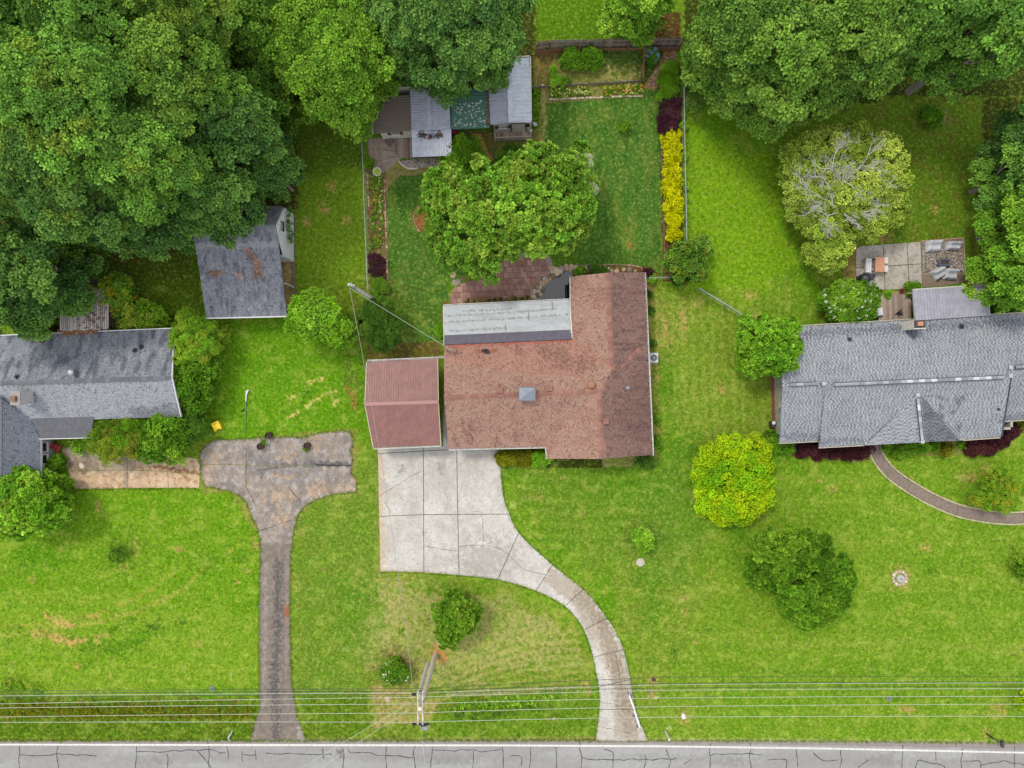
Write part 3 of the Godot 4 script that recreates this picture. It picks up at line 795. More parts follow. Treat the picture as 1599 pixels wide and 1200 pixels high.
	yp.mottle(91, 30.0, [172, 164, 150], -0.1, 0.5, 0.8); yp.mottle(92, 9.0, [204, 198, 188], 0.1, 0.6, 0.6); yp.mottle(93, 14.0, [148, 138, 122], 0.3, 0.7, 0.6)
	var yard := surface("paved_yard", "pale concrete yard slabs behind the grey-roofed house")
	put("joint_bed", sheet(flat([1337, 386, 1438, 378, 1441, 450, 1352, 455, 1337, 440]), 0.008), mats["joint_dirt"], yard)
	slabs(yard, "slab", flat([1337, 389, 1344, 385, 1437, 378, 1440, 450, 1352, 454, 1345, 440, 1337, 430]), [[1378, 375, 1381, 415, 1382, 460], [1416, 375, 1418, 415, 1420, 460], [1330, 419, 1382, 416, 1445, 412]], 0.07, 0.008, 0.05, mapped("yard_concrete", yp, fine_tex, 0.9, 0.9, 0.4), plan_rect(yp.r), 4.0)
	var gravel_bed := surface("gravel_patio", "speckled pebble patio beside the concrete yard of the right house")
	put("gravel_base", prism_mesh(flat([1438.5, 378, 1504, 373, 1508, 441, 1470, 447, 1441, 449]), 0.0, 0.02), mat("gravel_soil", seen(146, 128, 110), 0.95, {"grain": 1.2}), gravel_bed)
	put("kerb", beam_mesh(at(1438, 377, 0) + Vector3.UP * 0.04, at(1504, 372, 0) + Vector3.UP * 0.04, 0.12, 0.08), mat("tan_timber", seen(176, 148, 118), 0.9, {"grain": 2.0}), gravel_bed)
	put("kerb", beam_mesh(at(1504, 372, 0) + Vector3.UP * 0.04, at(1508, 441, 0) + Vector3.UP * 0.04, 0.12, 0.08), mats["tan_timber"], gravel_bed)
	pebbles(gravel_bed, "pebbles", flat([1440, 380, 1502, 375, 1505, 425, 1470, 428, 1441, 430]), 5200, 0.045, [lin(206, 196, 184), lin(120, 108, 98), lin(168, 150, 134), lin(90, 84, 80)], 0.02)
	# stone pad and gravel by the garden sheds
	var pad := surface("stone_pad", "worn brownish stone pad at the foot of the small brown shed")
	var pc := flat([574, 215, 596, 216, 612, 232, 626, 249, 612, 260, 598, 270, 585, 266, 577, 252])
	slabs(pad, "flagstone", pc, [[570, 236, 590, 232, 612, 236], [588, 210, 590, 232, 596, 250, 592, 272], [575, 254, 596, 250, 620, 244]], 0.04, 0.0, 0.04, mat("pad_stone", seen(168, 148, 134), 0.9, {"grain": 3.0}), Rect2(0, 0, 1, 1))
	var bed := surface("gravel_bed", "pale gravel bed with white edging below the porch roof of the white shed")
	put("gravel_base", prism_mesh(flat([624, 252, 688, 244, 688, 261, 641, 263, 630, 259]), 0.0, 0.03), mat("gravel_soil_pale", seen(160, 146, 130), 0.95, {"grain": 1.2}), bed)
	put("edging", ribbon_mesh(smooth_line(flat([623, 252, 629, 259, 640, 264, 652, 263]), 4), 0.12, 0.0, 0.09), mat("white_edging", seen(226, 216, 200), 0.8), bed)
	pebbles(bed, "pebbles", flat([625, 252, 688, 245, 688, 260, 641, 262, 630, 258]), 1500, 0.05, [lin(208, 200, 190), lin(150, 138, 126), lin(184, 168, 152), lin(110, 100, 94)], 0.03)
	# reflective white board along the driveway, drain lids
	blades()

func pebbles(parent: Node3D, called: String, area: PackedVector2Array, n: int, r: float, colors: Array, y: float) -> void:
	var mm := MultiMesh.new()
	mm.transform_format = MultiMesh.TRANSFORM_3D
	mm.use_colors = true
	mm.mesh = stone_mesh(3, Vector3(1, 0.6, 0.8))
	mm.instance_count = n
	var lo := area[0]; var hi := area[0]
	for q in area:
		lo = lo.min(q); hi = hi.max(q)
	for i in n:
		var p := Vector2(rng.randf_range(lo.x, hi.x), rng.randf_range(lo.y, hi.y))
		while not Geometry2D.is_point_in_polygon(p, area): p = Vector2(rng.randf_range(lo.x, hi.x), rng.randf_range(lo.y, hi.y))
		var s := r * rng.randf_range(0.6, 1.5)
		mm.set_instance_transform(i, Transform3D(Basis(Vector3.UP, rng.randf() * TAU).scaled(Vector3.ONE * s), Vector3(p.x, y + s * 0.2, p.y)))
		mm.set_instance_color(i, colors[rng.randi() % colors.size()])
	var o := MultiMeshInstance3D.new()
	o.name = called
	o.multimesh = mm
	o.material_override = mat("pebble", Color.WHITE, 0.85, {"vertex": true})
	parent.add_child(o, true)
	o.set_meta("kind", "stuff")

func blades() -> void:                               # tufts of grass standing in the lawns, in the colour of the lawn at their foot
	var g := RandomNumberGenerator.new()
	g.seed = 77
	var st := st_new()
	for i in 5:
		var a := g.randf() * TAU
		var d := Vector3(cos(a), 0, sin(a)); var s := Vector3(-d.z, 0, d.x)
		var b := d * g.randf_range(0.0, 0.25)
		tri(st, b - s * 0.16, b + d * g.randf_range(0.4, 1.0) + Vector3.UP * g.randf_range(0.6, 1.1), b + s * 0.16)
	var mesh := done(st)
	var keep_off: Array = []
	for q in [[590, 690, 785, 690, 785, 770, 800, 810, 870, 885, 940, 950, 985, 1040, 1012, 1157, 931, 1157, 936, 1080, 905, 975, 835, 925, 780, 908, 594, 895], [314, 690, 552, 672, 558, 770, 480, 790, 460, 820, 453, 1040, 480, 1157, 390, 1157, 404, 1090, 405, 860, 370, 775, 314, 764], [97, 700, 312, 716, 312, 764, 118, 764], [575, 560, 700, 478, 893, 430, 1018, 425, 1018, 715, 700, 701, 582, 701], [0, 515, 285, 515, 285, 660, 150, 690, 0, 780], [310, 355, 460, 355, 460, 498, 320, 498], [1215, 515, 1610, 490, 1610, 695, 1217, 695], [560, 140, 840, 110, 840, 222, 770, 222, 700, 250, 626, 250, 598, 270, 574, 250], [1337, 376, 1508, 372, 1510, 450, 1340, 460], [703, 385, 862, 385, 862, 470, 703, 480], [-100, 1157, 1700, 1159, 1700, 1300, -100, 1300], [571, 262, 606, 262, 606, 455, 575, 455], [1030, 78, 1066, 78, 1068, 440, 1036, 440]]:
		keep_off.append(flat(q))
	var area := plan_rect(Rect2(-40, -30, 1690, 1190))
	var rows := PackedFloat32Array()
	var count := 0
	var soil := Painter.c8([160, 120, 80])
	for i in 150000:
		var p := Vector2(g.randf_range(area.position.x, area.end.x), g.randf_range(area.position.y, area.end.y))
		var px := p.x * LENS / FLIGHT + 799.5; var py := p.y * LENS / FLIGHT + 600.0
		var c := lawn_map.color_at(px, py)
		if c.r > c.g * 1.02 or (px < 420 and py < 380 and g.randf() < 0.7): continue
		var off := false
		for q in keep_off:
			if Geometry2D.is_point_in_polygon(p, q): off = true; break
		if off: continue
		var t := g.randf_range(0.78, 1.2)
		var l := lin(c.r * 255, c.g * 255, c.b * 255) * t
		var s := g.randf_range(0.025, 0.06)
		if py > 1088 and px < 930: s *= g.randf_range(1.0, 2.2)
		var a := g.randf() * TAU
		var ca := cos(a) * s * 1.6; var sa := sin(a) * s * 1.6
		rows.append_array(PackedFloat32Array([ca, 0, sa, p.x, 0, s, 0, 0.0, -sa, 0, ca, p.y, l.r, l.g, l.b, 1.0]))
		count += 1
	for v in verges:                                 # longer grass creeping over the edges of what is paved
		for i in v.size() - 1:
			var n := int(v[i].distance_to(v[i + 1]) * 22.0)
			for k in n:
				var p: Vector2 = v[i].lerp(v[i + 1], g.randf()) + Vector2(g.randfn(), g.randfn()) * 0.06
				var c := lawn_map.color_at(p.x * LENS / FLIGHT + 799.5, p.y * LENS / FLIGHT + 600.0)
				var l := lin(minf(c.r, c.g * 0.85) * 255, c.g * 255, c.b * 255) * g.randf_range(0.7, 1.2)
				var s := g.randf_range(0.04, 0.1)
				var a := g.randf() * TAU
				var ca := cos(a) * s * 1.5; var sa := sin(a) * s * 1.5
				rows.append_array(PackedFloat32Array([ca, 0, sa, p.x, 0, s, 0, 0.02, -sa, 0, ca, p.y, l.r, l.g, l.b, 1.0]))
				count += 1
	var mm := MultiMesh.new()
	mm.transform_format = MultiMesh.TRANSFORM_3D
	mm.use_colors = true
	mm.mesh = mesh
	mm.instance_count = count
	mm.buffer = rows
	var o := MultiMeshInstance3D.new()
	o.name = "grass"
	o.multimesh = mm
	o.material_override = mat("grass_blade", Color.WHITE, 0.8, {"leaf": true})
	add_child(o, true)
	tag(o, "short tufts of grass standing all over the lawns", "grass", "", "stuff")

# ---------------------------------------------------------------- buildings
func v3(list: Array) -> PackedVector3Array:            # [x, y, height, ...] on the plan -> metres
	var out := PackedVector3Array()
	for i in range(0, list.size(), 3): out.append(at(list[i], list[i + 1], list[i + 2]))
	return out

func slope_mesh(pts: PackedVector3Array, thick: float, rect: Rect2, tile := 5.12) -> ArrayMesh:      # one roof plane with its thickness; UV runs along the courses
	var st := st_new()
	var nrm := Vector3.ZERO
	for i in pts.size(): nrm += pts[i].cross(pts[(i + 1) % pts.size()])
	nrm = nrm.normalized()
	if nrm.y < 0: nrm = -nrm
	var along := Vector3.UP.cross(nrm)
	along = Vector3.RIGHT if along.length() < 0.02 else along.normalized()
	var down := nrm.cross(along)
	if down.y > 0:
		down = -down
	var p2 := PackedVector2Array()
	for p in pts: p2.append(Vector2(p.x, p.z))
	var ids := Geometry2D.triangulate_polygon(p2)
	var org := pts[0]
	var emit := func(p: Vector3) -> void:
		st.set_uv(Vector2((p - org).dot(along), (p - org).dot(down)) / tile)
		st.set_uv2((Vector2(p.x, p.z) - rect.position) / rect.size if rect.size.x > 0 else Vector2.ZERO)
		st.add_vertex(p)
	for i in range(0, ids.size(), 3):
		var t := [pts[ids[i]], pts[ids[i + 1]], pts[ids[i + 2]]]
		if (Vector2(t[1].x, t[1].z) - Vector2(t[0].x, t[0].z)).cross(Vector2(t[2].x, t[2].z) - Vector2(t[0].x, t[0].z)) < 0: t = [t[0], t[2], t[1]]
		for p in t: emit.call(p)
		for p in [t[0], t[2], t[1]]: emit.call(p - Vector3.UP * thick)
	for i in pts.size():
		var a := pts[i]; var b := pts[(i + 1) % pts.size()]
		var dn := Vector3.UP * thick
		for p in [a - dn, a, b, a - dn, b, b - dn]: emit.call(p)
	return done(st)

func ribbed_mesh(a: Vector3, b: Vector3, c: Vector3, d: Vector3, n: int, high: float, crest := 0.35) -> ArrayMesh:   # sheet metal: a-b the upper edge, d-c the lower, n ribs running from one to the other
	var st := st_new()
	var nrm := (b - a).cross(d - a).normalized()
	if nrm.y < 0: nrm = -nrm
	var prof := []
	for i in n:
		prof.append_array([[i + 0.0, 0.0], [i + 0.5 - crest / 2 - 0.1, 0.0], [i + 0.5 - crest / 2, 1.0], [i + 0.5 + crest / 2, 1.0], [i + 0.5 + crest / 2 + 0.1, 0.0]])
	prof.append([float(n), 0.0])
	for i in prof.size() - 1:
		var u0: float = prof[i][0] / n; var u1: float = prof[i + 1][0] / n
		var h0: Vector3 = nrm * (prof[i][1] * high); var h1: Vector3 = nrm * (prof[i + 1][1] * high)
		quad(st, a.lerp(b, u0) + h0, a.lerp(b, u1) + h1, d.lerp(c, u1) + h1, d.lerp(c, u0) + h0)
		quad(st, d.lerp(c, u0) - nrm * 0.03, d.lerp(c, u1) - nrm * 0.03, a.lerp(b, u1) - nrm * 0.03, a.lerp(b, u0) - nrm * 0.03)
	for e in [[a, b], [b, c], [c, d], [d, a]]: quad(st, e[0], e[1], e[1] - nrm * 0.03, e[0] - nrm * 0.03)
	return done(st)

func wall_ring(parent: Node3D, base: PackedVector2Array, h: float, m: Material, thick := 0.2) -> void:   # each wall of a closed outline as a part
	for i in base.size():
		var a := base[i]; var b := base[(i + 1) % base.size()]
		var d := (b - a).normalized()
		var n := Vector2(-d.y, d.x) * thick
		put("wall", prism_mesh(PackedVector2Array([a, b - d * thick * 0.02, b + n - d * thick * 0.02, a + n]), 0.0, h), m, parent)

func up_at(px: float, py: float, h: float) -> Vector3:    # a point of a wall that stands at that place of the plan
	return at(px, py) + Vector3.UP * h

func gable_end(parent: Node3D, a: Vector3, b: Vector3, top: Vector3, m: Material) -> void:       # the triangle of wall under a gable
	var d := (b - a).normalized()
	var n := d.cross(Vector3.UP).normalized() * 0.1
	var st := st_new()
	tri(st, a + n, top + n, b + n); tri(st, a - n, b - n, top - n)
	quad(st, a + n, a - n, top - n, top + n); quad(st, top + n, top - n, b - n, b + n); quad(st, b + n, b - n, a - n, a + n)
	put("gable", done(st), m, parent)

func window_on(parent: Node3D, a: Vector2, b: Vector2, t: float, wide: float, sill: float, high: float, frame: Material, shutters: Material = null) -> void:   # on the outside of the wall from a to b (the outside to its left)
	var d2 := (b - a).normalized()
	var d := Vector3(d2.x, 0, d2.y); var n := Vector3(d2.y, 0, -d2.x)
	var turn := Basis(d, Vector3.UP, d.cross(Vector3.UP))
	var c := Vector3(a.lerp(b, t).x, sill + high / 2, a.lerp(b, t).y)
	var w := Node3D.new()
	w.name = "window"
	parent.add_child(w, true)
	var st := st_new()
	for s in [-1, 1]:
		box(st, c + d * s * (wide / 2 - 0.03) + n * 0.025, Vector3(0.06, high, 0.05), turn)
		box(st, c + Vector3.UP * s * (high / 2 - 0.03) + n * 0.026, Vector3(wide - 0.12, 0.06, 0.05), turn)
	box(st, c + n * 0.024, Vector3(wide - 0.12, 0.04, 0.046), turn)
	put("frame", done(st), frame, w)
	put("pane", box_mesh(c + n * 0.008, Vector3(wide - 0.12, high - 0.12, 0.014), turn), mat("window_glass", Color(0.09, 0.1, 0.11), 0.08, {"spec": 0.7}), w)
	put("sill", box_mesh(c - Vector3.UP * (high / 2 + 0.03) + n * 0.06, Vector3(wide + 0.1, 0.05, 0.12), turn), frame, w)
	if shutters:
		for s in [-1, 1]: put("shutter", box_mesh(c + d * s * (wide / 2 + 0.17) + n * 0.02, Vector3(0.3, high + 0.06, 0.04), turn), shutters, w)

func door_on(parent: Node3D, a: Vector2, b: Vector2, t: float, m: Material, frame: Material, wide := 0.9) -> void:
	var d2 := (b - a).normalized()
	var d := Vector3(d2.x, 0, d2.y); var n := Vector3(d2.y, 0, -d2.x)
	var turn := Basis(d, Vector3.UP, d.cross(Vector3.UP))
	var c := Vector3(a.lerp(b, t).x, 1.05, a.lerp(b, t).y)
	var leaf := put("door", box_mesh(c + n * 0.012, Vector3(wide, 2.0, 0.05), turn), m, parent)
	put("handle", box_mesh(c + d * (wide / 2 - 0.09) + n * 0.06, Vector3(0.04, 0.12, 0.05), turn), mat("dark_metal", Color(0.12, 0.12, 0.13), 0.5, {"metal": 0.6}), leaf)
	var st := st_new()
	for s in [-1, 1]: box(st, c + d * s * (wide / 2 + 0.05) + n * 0.02, Vector3(0.09, 2.1, 0.07), turn)
	box(st, c + Vector3.UP * 1.05 + n * 0.02, Vector3(wide + 0.01, 0.09, 0.07), turn)
	put("door_frame", done(st), frame, parent)

func gutter(parent: Node3D, a: Vector3, b: Vector3, m: Material, out: Vector3, marks := true) -> void:
	var d := (b - a).normalized()
	var st := st_new()
	var up := Vector3.UP
	beam(st, a + out * 0.1 - up * 0.1, b + out * 0.1 - up * 0.1, 0.015, 0.12)
	beam(st, a + out * 0.055 - up * 0.155, b + out * 0.055 - up * 0.155, 0.1, 0.012)
	beam(st, a + out * 0.012 - up * 0.1, b + out * 0.012 - up * 0.1, 0.014, 0.1)
	beam(st, a + out * 0.1 - up * 0.035, b + out * 0.1 - up * 0.035, 0.035, 0.014)
	if marks:
		var n := int(a.distance_to(b) / 0.9)
		for i in n: box(st, a.lerp(b, (i + 0.5) / n) + out * 0.055 - up * 0.03, Vector3(0.13, 0.012, 0.05) if absf(d.z) > 0.5 else Vector3(0.05, 0.012, 0.13))
	put("gutter", done(st), m, parent)

func caps(parent: Node3D, a: Vector3, b: Vector3, w: float, piece: float, ms: Array, high := 0.05) -> void:     # ridge caps laid one after another, each a piece
	var n := maxi(1, int(a.distance_to(b) / piece))
	var d := (b - a).normalized()
	var side := d.cross(Vector3.UP).normalized()
	for i in n:
		var st := st_new()
		var p := a.lerp(b, float(i) / n); var q := a.lerp(b, (i + 0.97) / n)
		var hp := Vector3.UP * (high * rng.randf_range(0.85, 1.15)); var hq := Vector3.UP * high * 0.8
		var s := side * w / 2; var dn := Vector3.UP * w * 0.16
		quad(st, p + s - dn, p + hp, q + hq, q + s - dn); quad(st, p + hp, p - s - dn, q - s - dn, q + hq)
		tri(st, p + s - dn, p - s - dn, p + hp); tri(st, q + s - dn, q + hq, q - s - dn)
		put("ridge_cap", done(st), ms[rng.randi() % ms.size()], parent)

func vent_pipe(parent: Node3D, p: Vector3, r := 0.05, h := 0.3, m: Material = null) -> void:
	var st := st_new()
	tube(st, PackedVector3Array([p - Vector3.UP * 0.1, p + Vector3.UP * h]), PackedFloat32Array([r, r]), 10)
	tube(st, PackedVector3Array([p - Vector3.UP * 0.02, p + Vector3.UP * 0.06]), PackedFloat32Array([r * 2.6, r * 1.4]), 10)
	put("vent_pipe", done(st), m if m else mat("black_pipe", seen(38, 38, 42), 0.6), parent)

func build_main_house() -> void:
	var o := thing("brick_house", "red-brown shingled L-shaped house in the middle, metal-capped chimney on its ridge", "house", at(850, 580))
	var off := -o.position
	var rp := Painter.new(Rect2(685, 415, 345, 310), 1.0, Painter.c8([160, 128, 114]))
	rp.mottle(101, 40.0, [150, 115, 103], -0.1, 0.5, 0.7); rp.mottle(102, 8.0, [170, 135, 121], 0.1, 0.6, 0.6)
	rp.poly([948, 420, 1010, 420, 1025, 715, 945, 720, 936, 612, 958, 570], [128, 102, 95], 0.85, 3, 0.4)  # the east slopes are darker than the rest of the roof
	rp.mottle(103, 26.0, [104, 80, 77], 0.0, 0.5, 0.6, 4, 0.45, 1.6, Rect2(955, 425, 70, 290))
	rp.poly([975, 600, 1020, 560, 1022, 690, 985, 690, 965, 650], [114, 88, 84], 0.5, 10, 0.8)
	rp.poly([693, 540, 893, 532, 940, 570, 900, 590, 700, 570], [166, 122, 108], 0.6, 8, 0.7)
	for b in [[870, 555, 14, 14], [848, 545, 8, 10], [900, 575, 12, 8], [812, 545, 5, 8], [705, 550, 10, 6], [915, 565, 12, 10], [880, 560, 8, 12], [960, 455, 40, 5]]:
		rp.blob(b[0], b[1], b[2], b[3], [118, 90, 82], 0.45, 1.1, 0.45, 9.0)
	for s in [[722, 655, 728, 690], [732, 665, 736, 692], [803, 670, 806, 690], [708, 680, 712, 696], [775, 680, 778, 695]]:
		rp.line(s, 3.5, [122, 92, 84], 0.6, 0.9)
	rp.line([745, 548, 775, 547], 5, [150, 92, 76], 0.8); rp.blob(758, 549, 6, 3, [60, 46, 44], 0.9)
	rp.line([693, 539, 893, 531], 5, [168, 100, 84], 0.8, 0.6); rp.line([852, 697, 935, 611], 4, [176, 128, 110], 0.5)
	rp.line([893, 532, 956, 574], 5, [172, 118, 100], 0.6)
	var rr := plan_rect(rp.r, 3.3)
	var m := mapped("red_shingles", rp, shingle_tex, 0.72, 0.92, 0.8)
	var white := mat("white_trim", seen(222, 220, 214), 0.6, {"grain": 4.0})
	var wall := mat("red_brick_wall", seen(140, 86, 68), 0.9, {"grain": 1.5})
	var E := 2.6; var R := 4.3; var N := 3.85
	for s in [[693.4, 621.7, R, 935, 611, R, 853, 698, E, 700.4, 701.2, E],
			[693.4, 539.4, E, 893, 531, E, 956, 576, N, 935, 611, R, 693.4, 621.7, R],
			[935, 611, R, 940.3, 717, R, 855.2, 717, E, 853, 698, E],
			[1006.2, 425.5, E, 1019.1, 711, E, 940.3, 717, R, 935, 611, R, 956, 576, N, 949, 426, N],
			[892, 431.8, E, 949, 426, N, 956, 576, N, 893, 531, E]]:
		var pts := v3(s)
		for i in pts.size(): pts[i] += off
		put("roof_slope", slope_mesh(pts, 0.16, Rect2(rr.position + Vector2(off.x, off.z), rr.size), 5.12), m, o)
	var capm := [mat("cap_rose", seen(164, 118, 104), 0.92, {"grain": 1.5}), mat("cap_brown", seen(150, 106, 94), 0.92, {"grain": 1.5})]
	caps(o, at(694, 621.7, R) + off, at(934, 611, R) + off, 0.42, 0.55, capm)
	caps(o, at(935.5, 613, R) + off, at(940.2, 716, R) + off, 0.42, 0.55, capm)
	caps(o, at(949, 427, N) + off, at(955.5, 570, N) + off, 0.42, 0.55, capm)
	caps(o, at(937, 611, R - 0.02) + off, at(957, 588, N - 0.05) + off, 0.42, 0.5, capm)
	var hip := at(999, 544, 2.92) + off
	caps(o, at(957, 588, N - 0.1) + off, hip, 0.5, 0.5, capm, 0.1)
	# walls
	var base := flat([702, 539, 889, 531, 889, 440, 1000, 433, 1008, 700, 862, 706, 861, 690, 708, 693])
	for i in base.size(): base[i] += Vector2(off.x, off.z)
	wall_ring(o, base, 2.5, wall)
	for w in [[4, 0.25, 1.4], [4, 0.7, 1.6], [6, 0.55, 1.4], [6, 0.8, 1.8], [3, 0.2, 0.9], [3, 0.5, 1.2], [3, 0.8, 1.2], [2, 0.5, 1.4]]:
		window_on(o, base[w[0]], base[(w[0] + 1) % 8], w[1], w[2], 1.0, 1.2, white)
	door_on(o, base[7], base[0], 0.5, mat("brown_door", seen(110, 70, 50), 0.6), white)
	door_on(o, base[6], base[7], 0.25, mats["brown_door"], white)
	gable_end(o, up_at(862, 704.5, 2.45) + off, up_at(1008, 698.5, 2.45) + off, up_at(930, 702, 4.0) + off, wall)
	gable_end(o, up_at(889, 441.5, 2.45) + off, up_at(1000, 434.5, 2.45) + off, up_at(939.5, 438, 3.55) + off, wall)
	gable_end(o, up_at(703.5, 542, 2.45) + off, up_at(709.5, 690, 2.45) + off, up_at(706, 620, 4.0) + off, wall)
	# gutters
	gutter(o, at(1006.6, 425.8, E) + off, at(1019.4, 711, E) + off, white, Vector3.RIGHT)
	gutter(o, at(891.6, 432, E) + off, at(892.6, 530, E) + off, white, Vector3.LEFT)
	gutter(o, at(700.6, 701.6, E) + off, at(852.6, 698.2, E) + off, white, Vector3.BACK)
	gutter(o, at(853, 698.4, E) + off, at(855, 717, E) + off, white, Vector3.LEFT, false)
	put("downspout", rod(at(1019.5, 712, 2.4) + off, at(1012, 706, 0.1) + off, 0.04), white, o)
	# the sunroom at the back, with a roof of pale roll roofing and a strip of dark membrane
	var roll := Painter.new(Rect2(685, 460, 215, 80), 1.6, Painter.c8([186, 190, 192]))
	roll.mottle(111, 30.0, [172, 176, 178], -0.1, 0.5, 0.7, 3, 0.3, 1.6); roll.mottle(112, 9.0, [172, 174, 174], 0.2, 0.8, 0.45, 3, 0.5, 1.0)
	for s in [[700, 493, 790, 488, 870, 482], [700, 503, 800, 497, 885, 491], [700, 517, 740, 515, 790, 512], [720, 486, 800, 482]]: roll.line(s, 2.2, [138, 140, 138], 0.6, 1.0)
	var rollm := mapped("roll_roofing", roll, fine_tex, 0.9, 0.7, 0.2)
	var rrr := plan_rect(roll.r, 2.5); rrr.position += Vector2(off.x, off.z)
	var A := at(692.3, 478, 2.35) + off; var B := at(889.5, 468.6, 2.35) + off; var C := at(892.5, 515, 2.5) + off; var D := at(693.2, 524, 2.5) + off
	var C2 := at(893, 530, 2.62) + off; var D2 := at(693.4, 538.6, 2.62) + off
	var rows := 3
	for i in rows:                                       # three widths of roofing, lapped
		var t0 := float(i) / rows; var t1 := (i + 1.0) / rows
		put("roofing_strip", slope_mesh(PackedVector3Array([A.lerp(D, t0) + Vector3.UP * 0.012 * i, B.lerp(C, t0) + Vector3.UP * 0.012 * i, B.lerp(C, t1) + Vector3.UP * 0.012 * i, A.lerp(D, t1) + Vector3.UP * 0.012 * i]), 0.1, rrr), rollm, o)
	for s in [[0.86, 0.02, 0.3], [0.67, 0.36, 0.63], [0.485, 0.7, 0.97]]:
		put("seam", beam_mesh(A.lerp(B, s[0]).lerp(D.lerp(C, s[0]), s[1]) + Vector3.UP * 0.032, A.lerp(B, s[0]).lerp(D.lerp(C, s[0]), s[2]) + Vector3.UP * 0.032, 0.05, 0.012), mat("seam_tar", seen(120, 120, 118), 0.9), o)
	put("membrane", slope_mesh(PackedVector3Array([D + Vector3.UP * 0.04, C + Vector3.UP * 0.04, C2 + Vector3.UP * 0.03, D2 + Vector3.UP * 0.03]), 0.1, Rect2()), mat("dark_membrane", seen(96, 92, 104), 0.85, {"grain": 3.0}), o)
	gutter(o, A + Vector3(0, -0.02, -0.01), B + Vector3(0, -0.02, -0.01), white, Vector3.FORWARD)
	put("fascia", beam_mesh(A + Vector3(-0.02, -0.06, 0), D2 + Vector3(-0.02, -0.06, 0), 0.04, 0.14), white, o)
	put("flashing", beam_mesh(B + Vector3(0.02, 0.06, 0.3), C2 + Vector3(0.02, 0.06, -0.1), 0.07, 0.12), white, o)
	var sb := flat([700, 484, 884, 476, 886, 527, 700, 534])
	for i in sb.size(): sb[i] += Vector2(off.x, off.z)
	for i in [0, 3]: put("wall", prism_mesh(PackedVector2Array([sb[i], sb[(i + 1) % 4], sb[(i + 1) % 4] + Vector2(0.1, 0.12), sb[i] + Vector2(0.1, 0.12)]), 0.0, 2.2), mat("cream_siding", seen(214, 206, 190), 0.8, {"grain": 2.0}), o)
	for t in [0.12, 0.3, 0.5, 0.7, 0.88]: window_on(o, sb[0], sb[1], t, 1.6, 0.8, 1.2, white)
	# chimney with a metal cap, vents and pipes
	var ch := at(823, 615.5, 4.75) + off
	var cn := put("chimney", box_mesh(ch - Vector3.UP * 0.55, Vector3(1.0, 1.1, 0.8), Basis(Vector3.UP, 0.04)), wall, o)
	var st := st_new()
	var e := Vector3(0.68, 0, 0.56)
	var top := ch + Vector3.UP * 0.28
	for q in [[-1, -1, 1, -1], [1, -1, 1, 1], [1, 1, -1, 1], [-1, 1, -1, -1]]:
		tri(st, ch + Vector3(q[0] * e.x, 0.1, q[1] * e.z), top, ch + Vector3(q[2] * e.x, 0.1, q[3] * e.z))
		quad(st, ch + Vector3(q[2] * e.x, 0.02, q[3] * e.z), ch + Vector3(q[2] * e.x, 0.1, q[3] * e.z), ch + Vector3(q[0] * e.x, 0.1, q[1] * e.z), ch + Vector3(q[0] * e.x, 0.02, q[1] * e.z))
	put("chimney_cap", done(st), mat("galvanised_cap", seen(136, 142, 154), 0.45, {"metal": 0.35, "grain": 1.0}), cn)
	var rim := st_new()
	for s in [-1, 1]:
		box(rim, ch + Vector3(0, 0.085, s * e.z), Vector3(e.x * 2 + 0.08, 0.07, 0.07)); box(rim, ch + Vector3(s * e.x, 0.087, 0), Vector3(0.07, 0.072, e.z * 2 - 0.07))
	put("cap_rim", done(rim), mat("dark_cap_rim", seen(104, 100, 104), 0.6), cn)
	var vb := mat("brown_vent", seen(166, 112, 86), 0.7)
	for p in [[780.5, 609.5, 4.1, 0.2], [857.5, 606.5, 4.1, 0.2], [945.5, 658, 4.2, 0.18]]:
		var c := at(p[0], p[1], p[2]) + off
		var vn := put("roof_vent", box_mesh(c + Vector3.UP * 0.12, Vector3(p[3] * 2, 0.24, p[3] * 2), Basis(Vector3.UP, 0.05)), vb, o)
		put("vent_lid", box_mesh(c + Vector3.UP * 0.27, Vector3(p[3] * 2 + 0.1, 0.05, p[3] * 2 + 0.1), Basis(Vector3.UP, 0.05)), capm[1], vn)
	put("round_vent", lathe([[0.24, -0.1], [0.24, 0.18], [0.34, 0.2], [0.33, 0.27], [0.2, 0.33], [0.0, 0.36]], 20, at(923, 601, 4.15) + off), vb, o)
	vent_pipe(o, at(980.5, 606, 3.5) + off, 0.07, 0.35, mat("grey_pipe", seen(150, 150, 156), 0.5))
	vent_pipe(o, at(720, 550, 2.8) + off, 0.08, 0.25, vb)
	vent_pipe(o, at(758, 549, 2.85) + off, 0.09, 0.06)
	vent_pipe(o, at(706, 548.5, 2.8) + off, 0.05, 0.9, mats["grey_pipe"])

